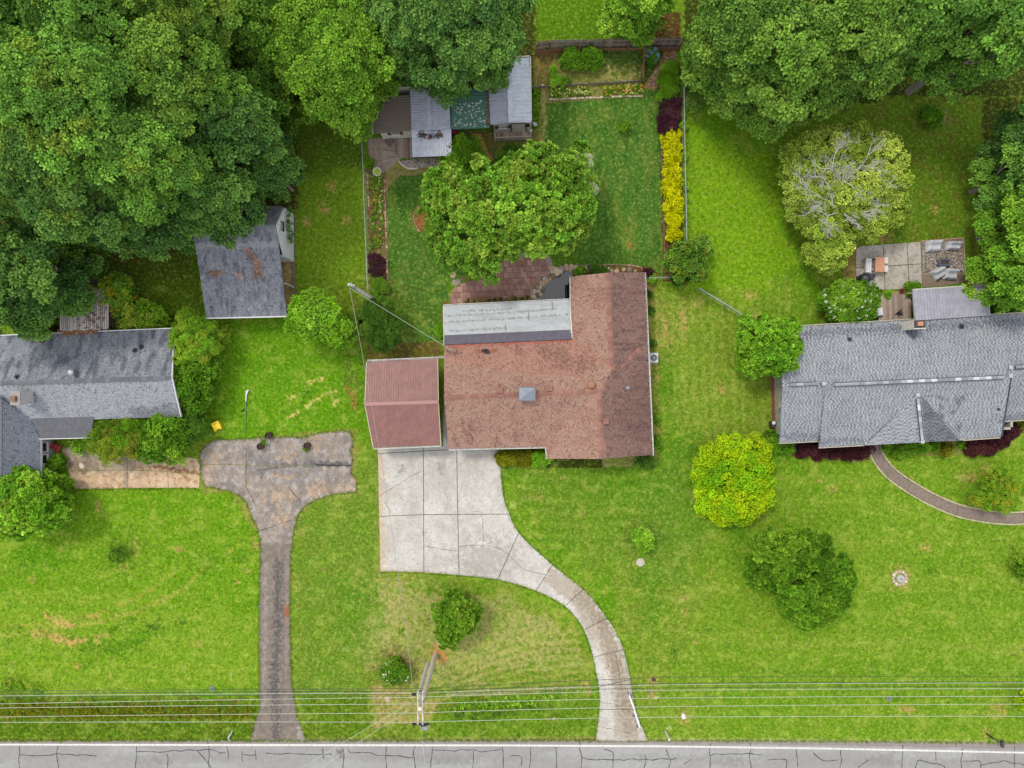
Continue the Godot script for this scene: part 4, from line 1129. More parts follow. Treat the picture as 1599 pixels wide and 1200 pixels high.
func build_carport() -> void:
	var o := thing("carport", "two-car carport with ribbed red metal roof, left of the brick house", "carport", at(630, 630))
	var off := -o.position
	var red := mat("red_metal", seen(150, 107, 101), 0.5, {"grain": 5.0, "spec": 0.4})
	var a := at(569.7, 631.5, 3.2) + off; var b := at(684.6, 628, 3.2) + off
	put("roof_panel", ribbed_mesh(a, b, at(683.4, 560.4, 2.45) + off, at(572.5, 565.6, 2.45) + off, 30, 0.032, 0.25), red, o)
	put("roof_panel", ribbed_mesh(a, b, at(688.4, 695.2, 2.45) + off, at(583, 699.6, 2.45) + off, 30, 0.032, 0.25), red, o)
	put("ridge_cap", beam_mesh(a + Vector3.UP * 0.03, b + Vector3.UP * 0.03, 0.3, 0.03), mat("red_metal_trim", seen(170, 122, 118), 0.5), o)
	var white := mat("white_trim", seen(222, 220, 214), 0.6)
	gutter(o, at(573, 564.6, 2.45) + off, at(683.4, 559.4, 2.45) + off, white, Vector3.FORWARD)
	gutter(o, at(583, 700, 2.45) + off, at(688.4, 695.8, 2.45) + off, white, Vector3.BACK)
	for p in [[683.4, 560.4, 2.4, 684.6, 628, 3.14], [684.6, 628, 3.14, 688.4, 695.2, 2.4], [572.5, 565.6, 2.4, 569.7, 631.5, 3.14], [569.7, 631.5, 3.14, 583, 699.6, 2.4]]:
		put("fascia", beam_mesh(at(p[0], p[1], p[2]) + off, at(p[3], p[4], p[5]) + off, 0.06, 0.16), mat("cream_trim", seen(206, 196, 176), 0.7), o)
	for p in [[588, 570], [636, 568], [678, 565], [590, 690], [638, 690], [684, 688], [588, 630], [681, 628]]:
		put("post", box_mesh(at(p[0], p[1]) + off + Vector3.UP * 1.2, Vector3(0.12, 2.4, 0.12)), white, o)
	put("floor_slab", prism_mesh(PackedVector2Array([Vector2(at(580, 562).x, at(580, 562).z) + Vector2(off.x, off.z), Vector2(at(681, 558).x, at(681, 558).z) + Vector2(off.x, off.z), Vector2(at(690, 694).x, at(690, 694).z) + Vector2(off.x, off.z), Vector2(at(592, 698).x, at(592, 698).z) + Vector2(off.x, off.z)]), 0.05, 0.09), mat("carport_floor", seen(180, 176, 168), 0.9, {"grain": 3.0}), o)

func house_roofs(o: Node3D, off: Vector3, list: Array, m: Material, rect: Rect2, thick := 0.16) -> void:
	for s in list:
		var pts := v3(s)
		for i in pts.size(): pts[i] += off
		put("roof_slope", slope_mesh(pts, thick, Rect2(rect.position + Vector2(off.x, off.z), rect.size)), m, o)

func build_left_house() -> void:
	var o := thing("grey_roofed_house", "house with weathered grey shingle roof at the left edge of the frame", "house", at(130, 590))
	var off := -o.position
	var rp := Painter.new(Rect2(-80, 500, 375, 330), 0.8, Painter.c8([150, 154, 160]))
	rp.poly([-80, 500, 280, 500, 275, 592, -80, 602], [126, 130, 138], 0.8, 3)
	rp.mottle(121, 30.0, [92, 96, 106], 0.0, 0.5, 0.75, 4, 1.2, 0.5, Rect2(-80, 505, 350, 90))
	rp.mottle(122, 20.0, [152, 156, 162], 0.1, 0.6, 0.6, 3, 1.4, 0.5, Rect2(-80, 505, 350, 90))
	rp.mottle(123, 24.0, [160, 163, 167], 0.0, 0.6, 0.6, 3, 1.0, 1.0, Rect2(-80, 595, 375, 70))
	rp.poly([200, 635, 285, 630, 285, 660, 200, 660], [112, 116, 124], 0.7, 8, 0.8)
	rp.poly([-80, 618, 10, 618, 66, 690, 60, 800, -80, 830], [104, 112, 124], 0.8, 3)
	rp.line([-80, 603, 268, 593], 4, [96, 100, 106], 0.6, 0.5)
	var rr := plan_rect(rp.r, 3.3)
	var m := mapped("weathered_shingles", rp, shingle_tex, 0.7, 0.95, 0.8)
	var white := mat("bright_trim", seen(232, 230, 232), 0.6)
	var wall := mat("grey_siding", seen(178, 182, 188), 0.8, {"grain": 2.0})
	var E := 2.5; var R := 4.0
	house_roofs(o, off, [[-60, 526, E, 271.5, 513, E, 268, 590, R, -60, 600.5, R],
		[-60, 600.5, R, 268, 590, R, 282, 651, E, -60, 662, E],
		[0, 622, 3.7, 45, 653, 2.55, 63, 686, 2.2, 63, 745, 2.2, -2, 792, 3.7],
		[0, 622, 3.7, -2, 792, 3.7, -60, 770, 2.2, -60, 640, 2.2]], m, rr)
	# porch roof, in three lapped bands
	for i in 3:
		var t0 := i / 3.0; var t1 := (i + 1) / 3.0
		var q := []
		for s in [[t0, 0], [t0, 1], [t1, 1], [t1, 0]]:
			var west := at(46 + 17 * s[0], 651 + 34 * s[0], 2.62 - 0.4 * s[0]); var east := at(147 - 6 * s[0], 648 + 35 * s[0], 2.62 - 0.4 * s[0])
			q.append((west if s[1] == 0 else east) + off + Vector3.UP * (0.03 - 0.02 * i))
		put("porch_roof_band", slope_mesh(PackedVector3Array(q), 0.08, Rect2()), mat("porch_roofing", seen(104, 104, 112), 0.9, {"grain": 2.5}), o)
	put("porch_fascia", beam_mesh(at(60, 686, 2.16) + off, at(142, 684, 2.16) + off, 0.06, 0.16), white, o)
	for x in [75, 108, 138]: put("porch_post", box_mesh(at(x, 678) + off + Vector3.UP * 1.05, Vector3(0.1, 2.1, 0.1)), white, o)
	caps(o, at(-55, 600.4, R) + off, at(267, 590, R) + off, 0.36, 0.5, [mat("grey_cap", seen(122, 126, 132), 0.95, {"grain": 1.5}), mat("grey_cap_dark", seen(108, 112, 118), 0.95, {"grain": 1.5})], 0.03)
	caps(o, at(-0.5, 624, 3.7) + off, at(-2, 790, 3.7) + off, 0.3, 0.5, [mats["grey_cap"]], 0.03)
	for p in [[-60, 526.5, E, 272, 512.6, E], [271.8, 513, E - 0.02, 268.2, 590, R - 0.02], [268.2, 590, R - 0.02, 282.4, 651, E - 0.02], [63.2, 686, 2.16, 63.2, 746, 2.16]]:
		put("fascia", beam_mesh(at(p[0], p[1], p[2]) + off - Vector3.UP * 0.06, at(p[3], p[4], p[5]) + off - Vector3.UP * 0.06, 0.07, 0.17), white, o)
	var base := flat([-60, 530, 282, 520, 290, 642, 160, 648, 83, 650, 84, 738, -60, 738])
	for i in base.size(): base[i] += Vector2(off.x, off.z)
	wall_ring(o, base, 2.35, wall)
	gable_end(o, up_at(281, 522, 2.3) + off, up_at(288.5, 641, 2.3) + off, up_at(284, 590.7, 3.65) + off, wall)
	var we := [base[4], base[5]]
	for t in [0.53, 0.74]: window_on(o, we[0], we[1], t, 0.85, 0.9, 1.25, white)
	window_on(o, base[1], base[2], 0.5, 1.4, 0.9, 1.2, white)
	window_on(o, base[0], base[1], 0.8, 1.4, 0.9, 1.2, white)
	door_on(o, base[3], base[4], 0.6, mats["brown_door"], white)
	# chimney: pale painted east face, brown flue top
	var c := at(25, 622, 5.0) + off
	var cn := put("chimney", box_mesh(c - Vector3.UP * 0.75, Vector3(0.75, 1.5, 1.1)), mat("chimney_paint", seen(214, 210, 214), 0.85, {"grain": 1.0}), o)
	put("chimney_crown", box_mesh(c + Vector3(-0.05, 0.04, 0), Vector3(0.8, 0.08, 1.16)), mat("crown_mortar", seen(164, 158, 152), 0.9), cn)
	put("flue", box_mesh(c + Vector3(-0.1, 0.15, 0.05), Vector3(0.42, 0.3, 0.42)), mat("clay_flue", seen(140, 104, 82), 0.9), cn)
	put("flashing", box_mesh(c + Vector3(0.4, -0.95, 0.52), Vector3(0.5, 0.3, 0.06)), white, cn)
	# turbine vent with its fins
	var tv := at(114, 581.5, 4.05) + off
	var tn := put("turbine_vent", lathe([[0.17, -0.2], [0.17, 0.15], [0.2, 0.16], [0.24, 0.3], [0.2, 0.44], [0.06, 0.5], [0.0, 0.5]], 16, tv), mat("bright_zinc", seen(206, 208, 216), 0.35, {"metal": 0.6}), o)
	for k in 12:
		var a := TAU * k / 12
		put("fin", box_mesh(tv + Vector3(cos(a) * 0.24, 0.3, sin(a) * 0.24), Vector3(0.03, 0.26, 0.09), Basis(Vector3.UP, -a + 0.6)), mats["bright_zinc"], tn)
	for p in [[66, 534, 2.75], [210, 548, 3.2], [220, 542.5, 3.1], [26, 589, 3.85]]: vent_pipe(o, at(p[0], p[1], p[2]) + off, 0.09, 0.28)
	# fallen leaves caught against the patio cover
	litter(o, PackedVector3Array([at(96, 518, 2.66) + off, at(150, 515, 2.66) + off]), 320, [lin(150, 104, 66), lin(120, 84, 54), lin(176, 128, 84)], 0.45)

func litter(parent: Node3D, line: PackedVector3Array, n: int, colors: Array, spread: float) -> void:     # dry leaves or needles lying on a roof
	var mm := MultiMesh.new()
	mm.transform_format = MultiMesh.TRANSFORM_3D
	mm.use_colors = true
	mm.mesh = box_mesh(Vector3.ZERO, Vector3(0.11, 0.012, 0.05))
	mm.instance_count = n
	for i in n:
		var k := rng.randi() % (line.size() - 1)
		var p := line[k].lerp(line[k + 1], rng.randf()) + Vector3(rng.randfn() * spread * 0.4, rng.randf() * 0.03, rng.randfn() * spread * 0.4)
		mm.set_instance_transform(i, Transform3D(Basis.from_euler(Vector3(rng.randf_range(-0.4, 0.4), rng.randf() * TAU, rng.randf_range(-0.4, 0.4))).scaled(Vector3.ONE * rng.randf_range(0.7, 1.8)), p))
		mm.set_instance_color(i, colors[rng.randi() % colors.size()])
	var o := MultiMeshInstance3D.new()
	o.name = "leaf_litter"
	o.multimesh = mm
	o.material_override = mat("dry_leaf", Color.WHITE, 0.9, {"vertex": true})
	parent.add_child(o, true)
	o.set_meta("kind", "stuff")

func build_left_garage() -> void:
	var o := thing("garage", "grey shingled garage with ivy on its white gable wall, half under the trees", "garage", at(385, 430))
	var off := -o.position
	var rp := Painter.new(Rect2(290, 330, 170, 175), 1.2, Painter.c8([132, 134, 142]))
	rp.mottle(131, 26.0, [104, 106, 116], -0.05, 0.5, 0.8, 4, 1.4, 0.5); rp.mottle(132, 14.0, [158, 160, 166], 0.15, 0.6, 0.6, 3, 1.6, 0.6)
	rp.line([305, 387, 436, 385], 8, [160, 162, 166], 0.7)
	for s in [[390, 392, 402, 410, 400, 425], [330, 425, 340, 428], [370, 428, 374, 430], [402, 418, 406, 428]]: rp.line(s, 5, [180, 126, 96], 0.85, 1.2)
	var m := mapped("garage_shingles", rp, shingle_tex, 0.7, 0.95, 0.8)
	var white = mats["bright_trim"]
	var wall := mat("white_siding", seen(246, 248, 252), 0.7, {"grain": 2.5})
	var E := 2.5; var R := 4.1
	house_roofs(o, off, [[305, 386, 3.95, 435, 384.5, 3.95, 447.5, 494, E, 322, 497, E], [296, 354, 4.8, 429.5, 352, 4.8, 435, 384.5, 3.95, 305, 386, 3.95], [300, 319, 2.75, 441, 322, 2.75, 429.5, 352, 4.8, 296, 354, 4.8]], m, plan_rect(rp.r, 3.3))
	caps(o, at(297, 354, 4.8) + off, at(429, 352, 4.8) + off, 0.34, 0.5, [mats["grey_cap"]], 0.03)
	put("fascia", beam_mesh(at(322, 497.5, E - 0.05) + off, at(447.5, 494.5, E - 0.05) + off, 0.1, 0.18), white, o)
	put("fascia", beam_mesh(at(435, 384.5, 3.85) + off, at(447.8, 494, E - 0.1) + off, 0.05, 0.16), mat("grey_trim", seen(150, 150, 156), 0.8), o)
	var base := flat([330, 337, 458.5, 335, 459, 409, 330, 412])
	for i in base.size(): base[i] += Vector2(off.x, off.z)
	wall_ring(o, base, 2.4, wall)
	gable_end(o, up_at(457, 336, 2.4) + off, up_at(457.6, 409, 2.4) + off, up_at(457.3, 370, 4.6) + off, wall)
	window_on(o, base[1], base[2], 0.42, 0.75, 2.95, 0.55, mats["dark_metal"])
	door_on(o, base[2], base[3], 0.4, wall, white, 2.2)
	for p in [[459, 449], [459, 480], [348, 449], [350, 480], [395, 482]]:
		put("post", box_mesh(at(p[0], p[1]) + off + Vector3.UP * 1.2, Vector3(0.14, 2.4, 0.14)), white, o)
	put("sill_beam", beam_mesh(at(459, 410) + off + Vector3.UP * 0.08, at(460, 482) + off + Vector3.UP * 0.08, 0.2, 0.16), mat("weathered_timber", seen(128, 112, 96), 0.9, {"grain": 1.0}), o)
	put("base_board", rod(at(460.5, 335) + off + Vector3.UP * 0.05, at(460.5, 403) + off + Vector3.UP * 0.05, 0.05), mats["weathered_timber"], o)
	litter(o, PackedVector3Array([at(392, 394, 3.88) + off, at(401, 410, 3.68) + off, at(398, 428, 3.44) + off, at(404, 430, 3.4) + off]), 100, [lin(150, 116, 96), lin(124, 98, 84), lin(168, 136, 114)], 0.6)
	litter(o, PackedVector3Array([at(326, 426, 3.5) + off, at(342, 428, 3.48) + off]), 50, [lin(150, 112, 90), lin(128, 96, 76)], 0.5)

func build_right_house() -> void:
	var o := thing("grey_roofed_house", "wide house on the right with bluish grey shingles and light ridge vents", "house", at(1400, 600))
	var off := -o.position
	var rp := Painter.new(Rect2(1190, 470, 500, 250), 0.8, Painter.c8([150, 154, 160]))
	rp.mottle(141, 50.0, [140, 144, 152], -0.1, 0.5, 0.7); rp.mottle(142, 12.0, [164, 168, 172], 0.1, 0.6, 0.5)
	rp.line([1235, 520, 1400, 512, 1599, 500], 10, [112, 114, 124], 0.7, 1.1)
	rp.line([1218, 682, 1280, 682], 8, [110, 112, 122], 0.6, 1.1); rp.line([1280, 690, 1350, 688], 7, [112, 114, 124], 0.6, 1.0)
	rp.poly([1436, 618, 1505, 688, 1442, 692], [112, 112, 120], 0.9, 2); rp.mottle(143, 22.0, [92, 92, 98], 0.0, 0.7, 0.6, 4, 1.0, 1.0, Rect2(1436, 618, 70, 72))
	rp.line([1568, 655, 1640, 650], 10, [104, 106, 116], 0.6, 1.0); rp.poly([1418, 515, 1440, 515, 1430, 535], [92, 94, 106], 0.7, 3)  # triangle below the chimney: its cast shade put into the roof colour
	var rr := plan_rect(rp.r, 3.3)
	var m := mapped("slate_grey_shingles", rp, stipple_tex, 0.64, 0.9, 0.8)
	var trim := mat("pale_gutter", seen(206, 200, 184), 0.6)
	var E := 2.6; var R := 4.15
	house_roofs(o, off, [[1214, 513, E, 1660, 486.5, E, 1660, 568, R + 0.1, 1577, 586, R, 1222.5, 602, R],
		[1222.5, 602, R, 1290, 599.4, R, 1279.5, 688, E, 1217.5, 691, E],
		[1290, 598, R + 0.1, 1579, 586, R + 0.1, 1563.5, 682, E + 0.1, 1505, 686, E + 0.1, 1433.5, 616, 3.72, 1350, 694, E + 0.1, 1279.5, 698, E + 0.1],
		[1577, 586, R, 1660, 568, R + 0.1, 1660, 651, E, 1566, 657, E],
		[1433.5, 616, 3.74, 1441, 691, 3.74, 1350, 696, E + 0.08], [1433.5, 616, 3.74, 1506, 688, E + 0.08, 1441, 691, 3.74]], m, rr)
	var vents := [mat("vent_light", seen(222, 226, 232), 0.85, {"grain": 1.0}), mat("vent_mid", seen(168, 172, 182), 0.85, {"grain": 1.0}), mat("vent_grey", seen(148, 152, 164), 0.85, {"grain": 1.0}), mat("vent_pale", seen(180, 184, 192), 0.85)]
	for s in [[1233, 601.2, R, 1277, 599.4, R], [1303, 601, R + 0.1, 1567, 589.4, R + 0.1], [1433.8, 623, 3.78, 1440.6, 688, 3.78], [1586, 573.5, R + 0.1, 1655, 569, R + 0.1]]:
		var a := at(s[0], s[1], s[2]) + off; var b := at(s[3], s[4], s[5]) + off
		put("vent_base", beam_mesh(a + Vector3.UP * 0.01, b + Vector3.UP * 0.01, 0.36, 0.06), mat("vent_shadow_gap", seen(70, 72, 80), 0.9), o)  # dark strip stands in for the shade gap under the caps
		caps(o, a + Vector3.UP * 0.07, b + Vector3.UP * 0.07, 0.3, 0.5, vents, 0.05)
	for p in [[1287, 599.5, R + 0.12], [1579, 587.5, R + 0.14], [1433.5, 617, 3.8], [1579, 574, R + 0.12], [1441, 690, 3.78]]:
		put("cap_end", box_mesh(at(p[0], p[1], p[2]) + off, Vector3(0.3, 0.06, 0.3)), vents[3], o)
	for s in [[1217.5, 691.4, E, 1279.3, 688.3, E], [1279.5, 698.4, E + 0.1, 1350, 694.6, E + 0.1], [1505, 686.6, E + 0.1, 1563.5, 682.5, E + 0.1], [1567, 657.5, E, 1655, 651.6, E]]:
		gutter(o, at(s[0], s[1], s[2]) + off, at(s[3], s[4], s[5]) + off, trim, Vector3.BACK)
	gutter(o, at(1215, 512.4, E) + off, at(1655, 486.4, E) + off, trim, Vector3.FORWARD)
	put("step_wall", beam_mesh(at(1289.5, 600, R - 0.08) + off, at(1279.2, 697, E - 0.05) + off, 0.07, 0.2), mat("dark_trim", seen(72, 74, 82), 0.9), o)
	put("step_wall", beam_mesh(at(1579.4, 587, R - 0.08) + off, at(1564, 681, E - 0.05) + off, 0.07, 0.2), mats["dark_trim"], o)
	var brick := mat("brick_foot", seen(150, 92, 66), 0.9, {"grain": 1.0})
	var wall := mat("grey_green_siding", seen(170, 168, 156), 0.8, {"grain": 3.0})
	var base := flat([1203, 520, 1640, 496, 1640, 640, 1550, 645, 1550, 668, 1272, 680, 1270, 674, 1208, 677])
	for i in base.size(): base[i] += Vector2(off.x, off.z)
	wall_ring(o, base, 2.5, wall)
	put("brick_foot", prism_mesh(PackedVector2Array([base[0] + Vector2(-0.07, 0), base[0] + Vector2(-0.003, 0), base[7] + Vector2(-0.003, 0), base[7] + Vector2(-0.07, 0)]), 0.0, 0.6), brick, o)
	gable_end(o, up_at(1204.5, 521, 2.45) + off, up_at(1209.5, 676, 2.45) + off, up_at(1206, 602, 3.85) + off, wall)
	put("wall_vent", box_mesh(at(1203, 632) + off + Vector3(-0.03, 2.35, 0), Vector3(0.08, 0.55, 0.45)), mat("vent_beige", seen(196, 188, 172), 0.7), o)
	put("porch_wall", beam_mesh(at(1350, 692, 2.62) + off, at(1505, 685, 2.62) + off, 0.2, 0.16), trim, o)
	for x in [1360, 1410, 1470, 1500]: put("porch_post", box_mesh(at(x, 680) + off + Vector3.UP * 1.3, Vector3(0.14, 2.6, 0.14)), trim, o)
	gable_end(o, up_at(1331, 682, 2.5) + off, up_at(1474, 676, 2.5) + off, up_at(1401, 679, 3.5) + off, wall)
	window_on(o, base[4], base[5], 0.9, 1.2, 0.9, 1.2, trim); window_on(o, base[4], base[5], 0.15, 1.4, 0.9, 1.2, trim)
	window_on(o, base[6], base[7], 0.5, 1.4, 0.9, 1.2, trim); window_on(o, base[0], base[1], 0.15, 1.2, 0.9, 1.2, trim)
	door_on(o, base[4], base[5], 0.5, mats["brown_door"], trim)
	# chimney
	var c := at(1436, 506.5, 4.5) + off
	var cn := put("chimney", box_mesh(c - Vector3.UP * 1.0, Vector3(0.95, 2.0, 0.72), Basis(Vector3.UP, 0.05)), mat("white_paint_brick", seen(226, 222, 212), 0.85, {"grain": 1.2}), o)
	put("chimney_crown", box_mesh(c + Vector3.UP * 0.03, Vector3(0.9, 0.06, 0.68), Basis(Vector3.UP, 0.05)), mat("soot", seen(74, 66, 66), 0.9, {"grain": 0.6}), cn)
	put("flue", box_mesh(c + Vector3(-0.02, 0.12, -0.02), Vector3(0.44, 0.22, 0.34), Basis(Vector3.UP, 0.05)), mat("orange_clay", seen(196, 138, 108), 0.9), cn)
	put("crown_rim", box_mesh(c + Vector3(0, 0.05, 0.36), Vector3(1.0, 0.12, 0.06), Basis(Vector3.UP, 0.05)), mats["white_paint_brick"], cn)
	for p in [[1326.5, 531.5, 3.0], [1501.5, 510.5, 2.9], [1557.5, 639.5, 3.3]]: vent_pipe(o, at(p[0], p[1], p[2]) + off, 0.1, 0.28)

func build_patio_covers() -> void:
	var o := thing("patio_cover", "grey ribbed metal patio cover behind the chimney of the right house", "patio cover", at(1485, 470))
	var off := -o.position
	put("roof_panel", ribbed_mesh(at(1425.6, 453, 2.55) + off, at(1541, 445, 2.55) + off, at(1545, 493, 2.8) + off, at(1429, 501, 2.8) + off, 24, 0.05, 0.25), mat("grey_metal", seen(164, 164, 176), 0.5, {"grain": 4.0}), o)
	put("edge_beam", beam_mesh(at(1425.6, 452.6, 2.48) + off, at(1541, 444.6, 2.48) + off, 0.1, 0.16), mats["pale_gutter"], o)
	put("edge_trim", beam_mesh(at(1541.6, 445, 2.52) + off, at(1545.6, 493, 2.77) + off, 0.06, 0.12), mats["pale_gutter"], o)
	put("edge_trim", beam_mesh(at(1425, 453, 2.52) + off, at(1428.6, 501, 2.77) + off, 0.06, 0.12), mats["grey_trim"], o)
	for p in [[1420, 458], [1470, 455], [1516, 452]]: put("post", box_mesh(at(p[0], p[1]) + off + Vector3.UP * 1.2, Vector3(0.1, 2.4, 0.1)), mats["pale_gutter"], o)
	var p := thing("patio_cover", "leaf-littered patio cover of grey slats behind the left house", "patio cover", at(132, 487))
	off = -p.position
	var slat := [mat("slat_pale", seen(186, 176, 172), 0.85, {"grain": 1.6}), mat("slat_grey", seen(168, 158, 154), 0.85, {"grain": 1.3}), mat("slat_light", seen(204, 196, 192), 0.85, {"grain": 1.0})]
	for i in 24:
		var t := (i + 0.5) / 24
		put("slat", beam_mesh(at(92.5, 453.6, 2.7).lerp(at(170, 452, 2.7), t) + off, at(93, 517, 2.75).lerp(at(169.5, 514, 2.75), t) + off + Vector3(0, rng.randf_range(-0.01, 0.01), rng.randf_range(-0.05, 0.05)), 0.125, 0.05), slat[rng.randi() % 3], p)
	put("under_deck", slope_mesh(PackedVector3Array([at(93, 454.5, 2.66) + off, at(169.5, 453, 2.66) + off, at(169, 513.5, 2.7) + off, at(93.5, 516, 2.7) + off]), 0.02, Rect2()), mat("rusty_underlay", seen(112, 84, 66), 0.95, {"grain": 0.8}), p)
	put("edge_beam", beam_mesh(at(92, 453, 2.64) + off, at(170.5, 451.4, 2.64) + off, 0.1, 0.16), mats["grey_trim"], p)
	for q in [[104, 460], [172, 459]]: put("post", box_mesh(at(q[0], q[1]) + off + Vector3.UP * 1.25, Vector3(0.1, 2.5, 0.1)), mats["grey_trim"], p)
	litter(p, PackedVector3Array([at(125, 470, 2.82) + off, at(150, 485, 2.82) + off, at(140, 505, 2.82) + off]), 140, [lin(120, 86, 60), lin(90, 70, 54)], 1.6)
	var gate := thing("trellis", "small brown timber frame between the left house and the shrubs", "trellis", at(184, 503))
	off = -gate.position
	for i in 5: put("slat", beam_mesh(at(177 + i * 4, 494) + off + Vector3.UP * 0.9, at(177 + i * 4, 511) + off + Vector3.UP * 0.9, 0.06, 0.05), mats["weathered_timber"], gate)
	for q in [[175, 493, 198, 492], [175, 512, 198, 511]]: put("rail", beam_mesh(at(q[0], q[1]) + off + Vector3.UP * 0.95, at(q[2], q[3]) + off + Vector3.UP * 0.95, 0.08, 0.06), mats["weathered_timber"], gate)
	for q in [[175, 493], [198, 492], [175, 512], [198, 511]]: put("post", box_mesh(at(q[0], q[1]) + off + Vector3.UP * 0.45, Vector3(0.09, 0.9, 0.09)), mats["weathered_timber"], gate)

func build_sheds() -> void:
	var white := mat("white_trim", seen(222, 220, 214), 0.6)
	var cream := mat("cream_wall", seen(226, 220, 204), 0.8, {"grain": 2.0})
	var steel := mat("white_steel", seen(186, 192, 208), 0.45, {"grain": 3.0})
	# A: lean-to
	var o := thing("lean_to", "narrow dark slate-coloured lean-to at the left end of the shed row", "shed", at(570, 190))
	var off := -o.position
	put("roof_panel", ribbed_mesh(at(578, 167, 2.2) + off, at(579.6, 211, 2.2) + off, at(562, 213, 1.8) + off, at(560, 166, 1.8) + off, 9, 0.03), mat("slate_steel", seen(84, 88, 92), 0.6, {"grain": 0.9}), o)
	for p in [[566, 212], [583, 212], [566, 180], [583, 180]]: put("post", box_mesh(at(p[0], p[1]) + off + Vector3.UP * 0.85, Vector3(0.09, 1.7, 0.09)), mats["weathered_timber"], o)
	put("wall", prism_mesh(PackedVector2Array([at2(566, 175) + Vector2(off.x, off.z), at2(567, 175) + Vector2(off.x, off.z), at2(568, 212) + Vector2(off.x, off.z), at2(567, 212) + Vector2(off.x, off.z)]), 0.0, 1.7), mats["slate_steel"], o)
	# B: brown corrugated shed
	var b := thing("garden_shed", "cream garden shed with rusty brown corrugated roof and a brown-shuttered window", "shed", at(612, 185))
	off = -b.position
	put("roof_panel", ribbed_mesh(at(583, 150, 2.5) + off, at(583.5, 209, 2.5) + off, at(642, 204.5, 2.35) + off, at(641, 148, 2.35) + off, 15, 0.05, 0.4), mat("rusty_roof", seen(124, 112, 100), 0.85, {"grain": 0.9}), b)
	put("fascia", beam_mesh(at(581, 150, 2.44) + off, at(581.5, 209, 2.44) + off, 0.16, 0.18), mats["bright_trim"], b)
	var bb := flat([598, 155, 648, 152, 648, 215.5, 599, 218.4])
	for i in 4: bb[i] += Vector2(off.x, off.z)
	wall_ring(b, bb, 2.25, cream, 0.12)
	window_on(b, bb[2], bb[3], 0.55, 0.7, 1.1, 0.8, white, mat("brown_shutter", seen(104, 66, 54), 0.8))
	# C: white metal shed with porch
	var c := thing("garden_shed", "white metal-roofed shed with a lower ribbed porch roof in front, middle of the row", "shed", at(675, 190))
	off = -c.position
	var r0 := at(668, 120, 2.9) + off; var r1 := at(671, 203, 2.9) + off
	put("roof_panel", ribbed_mesh(r0, r1, at(642.6, 204, 2.45) + off, at(640, 122, 2.45) + off, 20, 0.05, 0.25), steel, c)
	put("roof_panel", ribbed_mesh(r0, r1, at(703.5, 201, 2.45) + off, at(700, 118, 2.45) + off, 20, 0.05, 0.25), steel, c)
	put("ridge_cap", beam_mesh(r0 + Vector3.UP * 0.03, r1 + Vector3.UP * 0.03, 0.4, 0.03), steel, c)
	put("porch_roof", ribbed_mesh(at(642.6, 204.5, 2.4) + off, at(704.4, 201.5, 2.4) + off, at(705.6, 243, 2.15) + off, at(643.6, 245.8, 2.15) + off, 17, 0.05, 0.4), mat("white_porch_steel", seen(204, 210, 226), 0.45, {"grain": 3.0}), c)
	put("porch_beam", beam_mesh(at(644, 245.4, 2.05) + off, at(705.4, 242.6, 2.05) + off, 0.08, 0.14), mats["weathered_timber"], c)
	var cb := flat([650, 130, 702, 128, 703, 214, 650, 216])
	for i in 4: cb[i] += Vector2(off.x, off.z)
	wall_ring(c, cb, 2.3, cream, 0.12)
	door_on(c, cb[2], cb[3], 0.4, mats["brown_door"], white)
	gable_end(c, up_at(651, 215.3, 2.3) + off, up_at(702, 213.3, 2.3) + off, up_at(677, 214.3, 2.72) + off, cream)
	for p in [[652, 257], [683, 256], [703, 254]]: put("porch_post", box_mesh(at(p[0], p[1] - 5) + off + Vector3.UP * 1.0, Vector3(0.1, 2.0, 0.1)), mats["weathered_timber"], c)
	litter(c, PackedVector3Array([at(657, 210, 2.42) + off, at(662, 211, 2.42) + off]), 60, [lin(110, 92, 76), lin(70, 60, 54)], 0.35)
	litter(c, PackedVector3Array([at(678, 212, 2.42) + off, at(688, 210, 2.42) + off]), 60, [lin(110, 92, 76), lin(70, 60, 54)], 0.3)
	litter(c, PackedVector3Array([at(671, 213, 2.42) + off, at(672, 215, 2.42) + off]), 25, [lin(110, 62, 56), lin(90, 60, 54)], 0.2)
	# D: green canopy
	var d := thing("canopy", "green corrugated canopy speckled with small white dots between the two white-roofed sheds", "canopy", at(735, 180))
	off = -d.position
	var q := [at(703.8, 140, 2.2) + off, at(764.5, 137, 2.3) + off, at(764.8, 200, 2.3) + off, at(704, 202, 2.2) + off]
	put("roof_panel", ribbed_mesh(q[0], q[3], q[2], q[1], 13, 0.03, 0.4), mat("green_sheet", seen(80, 128, 112), 0.5, {"grain": 1.8}), d)
	var mm := MultiMesh.new()
	mm.transform_format = MultiMesh.TRANSFORM_3D
	mm.mesh = stone_mesh(8, Vector3(0.065, 0.015, 0.055))  # small white dots scattered over the roof sheet
	mm.instance_count = 110
	for i in 110: mm.set_instance_transform(i, Transform3D(Basis(Vector3.UP, rng.randf() * TAU).scaled(Vector3.ONE * rng.randf_range(0.5, 1.2)), q[0].lerp(q[1], rng.randf_range(0.03, 0.97)).lerp(q[3].lerp(q[2], rng.randf_range(0.03, 0.97)), rng.randf_range(0.3, 0.97)) + Vector3.UP * 0.05))
	var pet := MultiMeshInstance3D.new()
	pet.name = "dots"
	pet.multimesh = mm
	pet.material_override = mat("white_dot", seen(226, 226, 222), 0.8)
	d.add_child(pet, true)
	pet.set_meta("kind", "stuff")
	litter(d, PackedVector3Array([q[1] + Vector3(-0.1, 0.06, 0.4), q[2] + Vector3(-0.1, 0.06, -0.3)]), 160, [lin(120, 88, 64), lin(92, 70, 54), lin(160, 120, 96)], 0.25)
